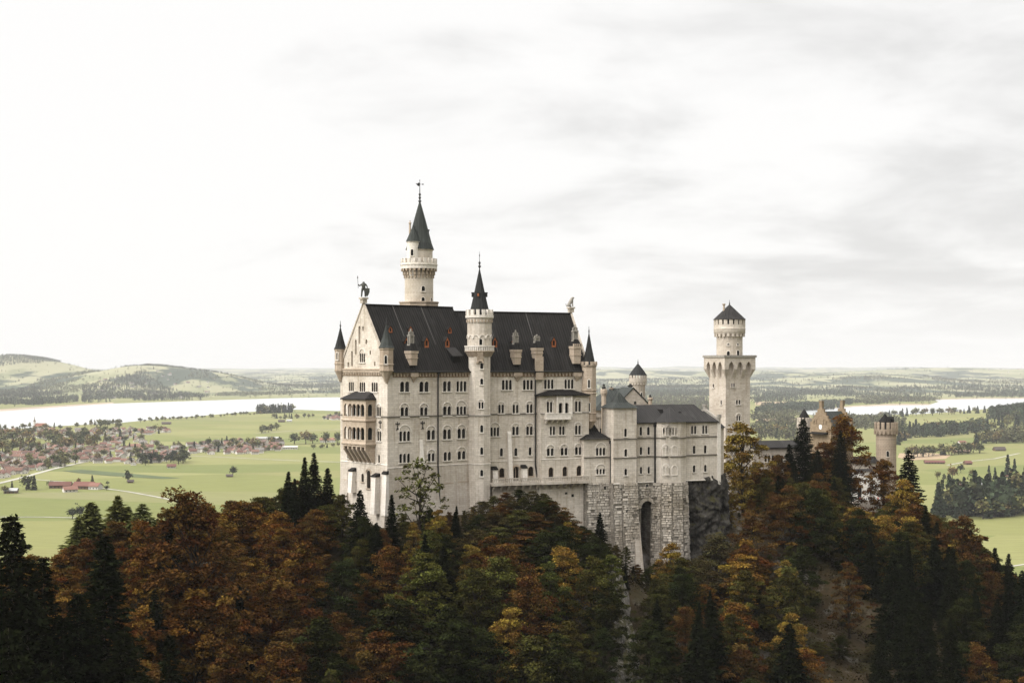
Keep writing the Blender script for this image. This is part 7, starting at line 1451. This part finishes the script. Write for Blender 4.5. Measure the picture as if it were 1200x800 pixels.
# ---------------------------------------------------------------- woods that read as one mass
def woods(name, polys, n, h, con, cols, seed, label=None, gap=0):
    rng = np.random.default_rng(seed); P = []
    for poly in polys:
        W_ = np.array([gp(*p)[:2] for p in poly]); lo, hi = W_.min(0), W_.max(0); q = rng.uniform(lo, hi, (n * 6, 2)); m = np.zeros(len(q), bool); j = len(W_) - 1
        for i in range(len(W_)):
            c = ((W_[i, 1] > q[:, 1]) != (W_[j, 1] > q[:, 1])) & (q[:, 0] < (W_[j, 0] - W_[i, 0]) * (q[:, 1] - W_[i, 1]) / (W_[j, 1] - W_[i, 1] + 1e-9) + W_[i, 0]); m ^= c; j = i
        q = q[m]; 
        if gap: q = q[fbm(q[:, 0] / gap, q[:, 1] / gap, seed, 3) > -.12]
        P.append(q[:n])
    q = np.concatenate(P); N = len(q); hh = rng.uniform(h[0], h[1], N); isc = rng.random(N) < con; z = H(q[:, 0], q[:, 1]); k = 46
    u = rng.random((N, k)); a = rng.uniform(0, 6.283, (N, k)); uc = u ** 1.4; r = np.where(isc[:, None], .19 * (1 - uc) ** .8, .34 * np.sqrt(np.maximum(0, 1 - (2 * u - 1) ** 2))) * np.sqrt(rng.uniform(.3, 1, (N, k))); zz = np.where(isc[:, None], .05 + .95 * uc, .12 + .86 * u)
    C = np.stack([q[:, :1] + r * np.cos(a) * hh[:, None], q[:, 1:] + r * np.sin(a) * hh[:, None], z[:, None] + zz * hh[:, None]], -1).reshape(-1, 3)
    me = leaf_mesh(name, C, np.repeat(hh, k) * .20, M['leaf'], rng, .5, 1.3, np.repeat(rng.random(N), k)); o = link(name, me); o.color = (*cols, 1); tag(o, kind='stuff'); return N
DK = (.034, .044, .024); MX = (.075, .074, .036)
woods('forest', [[(1156, 497), (1170, 483), (1215, 475), (1240, 478), (1240, 506), (1200, 503)]], 1500, (20, 30), .6, DK, 1)
woods('forest', [[(1150, 519), (1175, 512), (1235, 503), (1235, 516), (1190, 520)]], 260, (20, 28), .3, MX, 2)
woods('forest', [[(1055, 509), (1100, 506), (1160, 502), (1160, 506), (1100, 512), (1056, 514)]], 170, (18, 32), .6, DK, 3)
woods('forest', [[(885, 478), (965, 473), (1000, 472), (985, 479), (940, 482), (885, 487)]], 1000, (16, 24), .5, DK, 4, gap=300)
woods('forest', [[(884, 466), (940, 458), (1000, 457), (1000, 463), (960, 469), (884, 472)], [(760, 456), (836, 452), (836, 464), (760, 466)]], 650, (16, 24), .7, (.045, .055, .032), 5, gap=900)
woods('forest', [[(1010, 460), (1090, 457), (1150, 452), (1150, 463), (1085, 467), (1030, 470)], [(1120, 463), (1240, 458), (1240, 464), (1120, 466)]], 650, (14, 22), .5, (.045, .055, .032), 6, gap=700)
woods('forest', [[(-40, 464), (40, 462), (92, 466), (92, 471), (40, 475), (-40, 479)], [(96, 462), (170, 459), (245, 465), (245, 468.4), (150, 470), (96, 472)]], 1500, (15, 23), .5, (.042, .05, .03), 7, gap=250)
woods('forest', [[(290, 455), (400, 445), (400, 463), (340, 465), (285, 466)]], 1100, (13, 20), .5, (.05, .058, .034), 8, gap=400)
woods('forest', [[(-40, 444), (40, 440), (100, 446), (95, 454), (30, 456), (-40, 458)], [(110, 452), (300, 442), (400, 441), (400, 446), (300, 452), (150, 458)]], 600, (12, 20), .5, (.06, .07, .042), 9, gap=800)
woods('forest', [[(886, 500), (935, 496), (985, 492), (1040, 492), (1040, 500), (985, 503), (940, 515), (888, 520)]], 520, (14, 24), .35, MX, 10, gap=120)
woods('forest', [[(700, 470), (830, 462), (830, 500), (700, 500)]], 900, (16, 26), .4, MX, 11, gap=250)
woods('forest', [[(1100, 600), (1200, 586), (1230, 586), (1230, 600), (1160, 608), (1110, 608)]], 120, (24, 38), .8, DK, 12)
def far_scatter(px0, px1, r0, r1, n, gap, thr, seed, h=(14, 26), con=.4, col=MX, lone=.04):
    rng = np.random.default_rng(seed); N = n * 12; a = rng.uniform(px0, px1, N); Y = np.exp(rng.uniform(math.log(r0), math.log(r1), N)); x = (a - 600) / FPX * Y
    keep = (fbm(x / gap, Y / (gap * 2.6), seed, 4) > thr) | (rng.random(N) < lone); q = np.stack([x, Y], 1)[keep]; py = HOR - FPX * PLAIN / q[:, 1]; pxx = 600 + FPX * q[:, 0] / q[:, 1]
    dry = np.array([not (inpoly(p, r, LAKE_W) or inpoly(p, r, LAKE_E)) for p, r in zip(pxx[:n * 3], py[:n * 3])]); q = q[:n * 3][dry][:n]; N = len(q)
    hh = rng.uniform(*h, N); isc = rng.random(N) < con; z = H(q[:, 0], q[:, 1]); k = 30; u = rng.random((N, k)); an = rng.uniform(0, 6.283, (N, k)); uc = u ** 1.4
    r = np.where(isc[:, None], .2 * (1 - uc) ** .8, .42 * np.sqrt(np.maximum(0, 1 - (2 * u - 1) ** 2))) * np.sqrt(rng.uniform(.3, 1, (N, k))); zz = np.where(isc[:, None], .05 + .95 * uc, .1 + .86 * u)
    C = np.stack([q[:, :1] + r * np.cos(an) * hh[:, None], q[:, 1:] + r * np.sin(an) * hh[:, None], z[:, None] + zz * hh[:, None]], -1).reshape(-1, 3)
    o = link('forest', leaf_mesh('forest', C, np.repeat(hh, k) * .26, M['leaf'], rng, .5, 1.2, np.repeat(rng.random(N), k))); o.color = (*col, 1); tag(o, kind='stuff')
far_scatter(-40, 420, 7900, 13500, 5000, 240, .20, 51, (9, 17), col=(.12, .125, .07), lone=.02); far_scatter(-40, 300, 9300, 11500, 2600, 420, .19, 52, (10, 18), col=(.08, .092, .06), con=.6, lone=.01); far_scatter(690, 1240, 6300, 14000, 4200, 420, .25, 53, (10, 18), lone=.03); far_scatter(690, 1240, 8000, 20000, 4500, 900, .22, 54, (12, 20), col=(.045, .056, .034), con=.6, lone=.012)  # left hill trees paler, distance haze put into their colour
far_scatter(880, 1060, 3600, 5600, 900, 110, .16, 55, (9, 20), .3); far_scatter(690, 840, 3500, 6500, 1500, 160, .1, 56, (12, 22), .4)
# ---------------------------------------------------------------- visitors at the gate
def person_mesh(seed):
    rnd = random.Random(seed); s = .09
    J = [(0, 0, .95, .14), (0, 0, 1.2, .15), (0, 0, 1.42, .13), (0, 0, 1.52, .055), (0, -.01, 1.66, .10), (.09, 0, .88, .09), (.11, .0 + .1 * (seed % 2), .47, .065), (.11, -.04 + .12 * (seed % 2), .06, .055), (-.09, 0, .88, .09), (-.11, -.05, .47, .065), (-.11, .02, .06, .055), (.22, 0, 1.38, .06), (.27, -.02, 1.1, .05), (.26, -.12, .86, .04), (-.22, 0, 1.38, .06), (-.27, .0, 1.1, .05), (-.25, -.1, .88, .04)]
    E_ = [(0, 1), (1, 2), (2, 3), (3, 4), (0, 5), (5, 6), (6, 7), (0, 8), (8, 9), (9, 10), (2, 11), (11, 12), (12, 13), (2, 14), (14, 15), (15, 16)]
    me = skin_body('person', J, E_, [M['trouser'], M['hroof2'], M['skin'], M['hair']], None)
    for p in me.polygons:
        z = p.center.z; p.material_index = 0 if z < .92 else (1 if z < 1.5 and not (z < .9) else (3 if z > 1.68 or (p.center.y > .03 and z > 1.56) else 2))
    return me
M['trouser'] = plain('dark_trousers', (.025, .027, .035), .9); M['skin'] = plain('skin', (.42, .26, .19), .7); M['hair'] = plain('dark_hair', (.03, .02, .015), .8)
def visitors():
    ms = [person_mesh(i) for i in range(3)]; rnd = random.Random(3); y0 = 415
    pts = [(1003, 'black', (.02, .02, .022)), (1008, 'dark red', (.20, .03, .025)), (1013, 'dark grey', (.06, .06, .065)), (1015.4, 'navy blue', (.03, .04, .09)), (1018, 'black', (.02, .02, .02)), (1021, 'brown', (.09, .055, .035)), (1024, 'dark green', (.03, .05, .03)), (1026.4, 'white', (.6, .6, .58)), (1029, 'bright red', (.4, .05, .04)), (1011, 'beige', (.35, .28, .2))]
    ORDP = []
    x0, x1 = at(998, y0)[0], at(1036, y0)[0]; b = MB(); f = Fr((x0, y0 - 4), (1, .1)); zt = zat(588, y0); b.box(f, 0, x1 - x0, -7, 0, zt - 12, zt); b.box(f, 0, x1 - x0, -.3, .0, zt + .001, zt + .9)
    o = b.build('forecourt_terrace', M['plain'], None, f.p(4, -3, zt)); tag(o, 'stone forecourt terrace with a low parapet in front of the white gate wall', 'terrace')
    for i, (px, cn, c) in enumerate(pts):
        y = y0 - 3.2 + rnd.uniform(0, 3.5); x = at(px, y)[0]; o = bpy.data.objects.new('person', ms[i % 3]); COL.objects.link(o); o.location = (x, y, zt + .005); o.rotation_euler = (0, 0, rnd.uniform(-1.2, 1.2)); o.color = (*c, 1); s = rnd.uniform(.95, 1.05); o.scale = (s, s, s)
        tag(o, f'visitor in a {cn} jacket standing before the castle gate' + (', leftmost of the group' if i == 0 else ''), 'person', 'visitors at the gate')
visitors()
# ---------------------------------------------------------------- haze
def haze():
    b = MB(); S = 61500.0; b.hexa([(-S, -S, -171.5), (S, -S, -171.5), (S, S, -171.5), (-S, S, -171.5), (-S, -S, 160), (S, -S, 160), (S, S, 160), (-S, S, 160)]); m = bpy.data.materials.new('haze'); m.use_nodes = True; t = m.node_tree; t.nodes.clear(); o = t.nodes.new('ShaderNodeOutputMaterial'); v = t.nodes.new('ShaderNodeVolumePrincipled'); v.inputs['Color'].default_value = (.78, .78, .775, 1); v.inputs['Density'].default_value = HAZE; v.inputs['Anisotropy'].default_value = 0.0; t.links.new(v.outputs[0], o.inputs['Volume'])
    h = b.build('haze', m); tag(h, kind='stuff')
HAZE = 3.3e-5
haze()
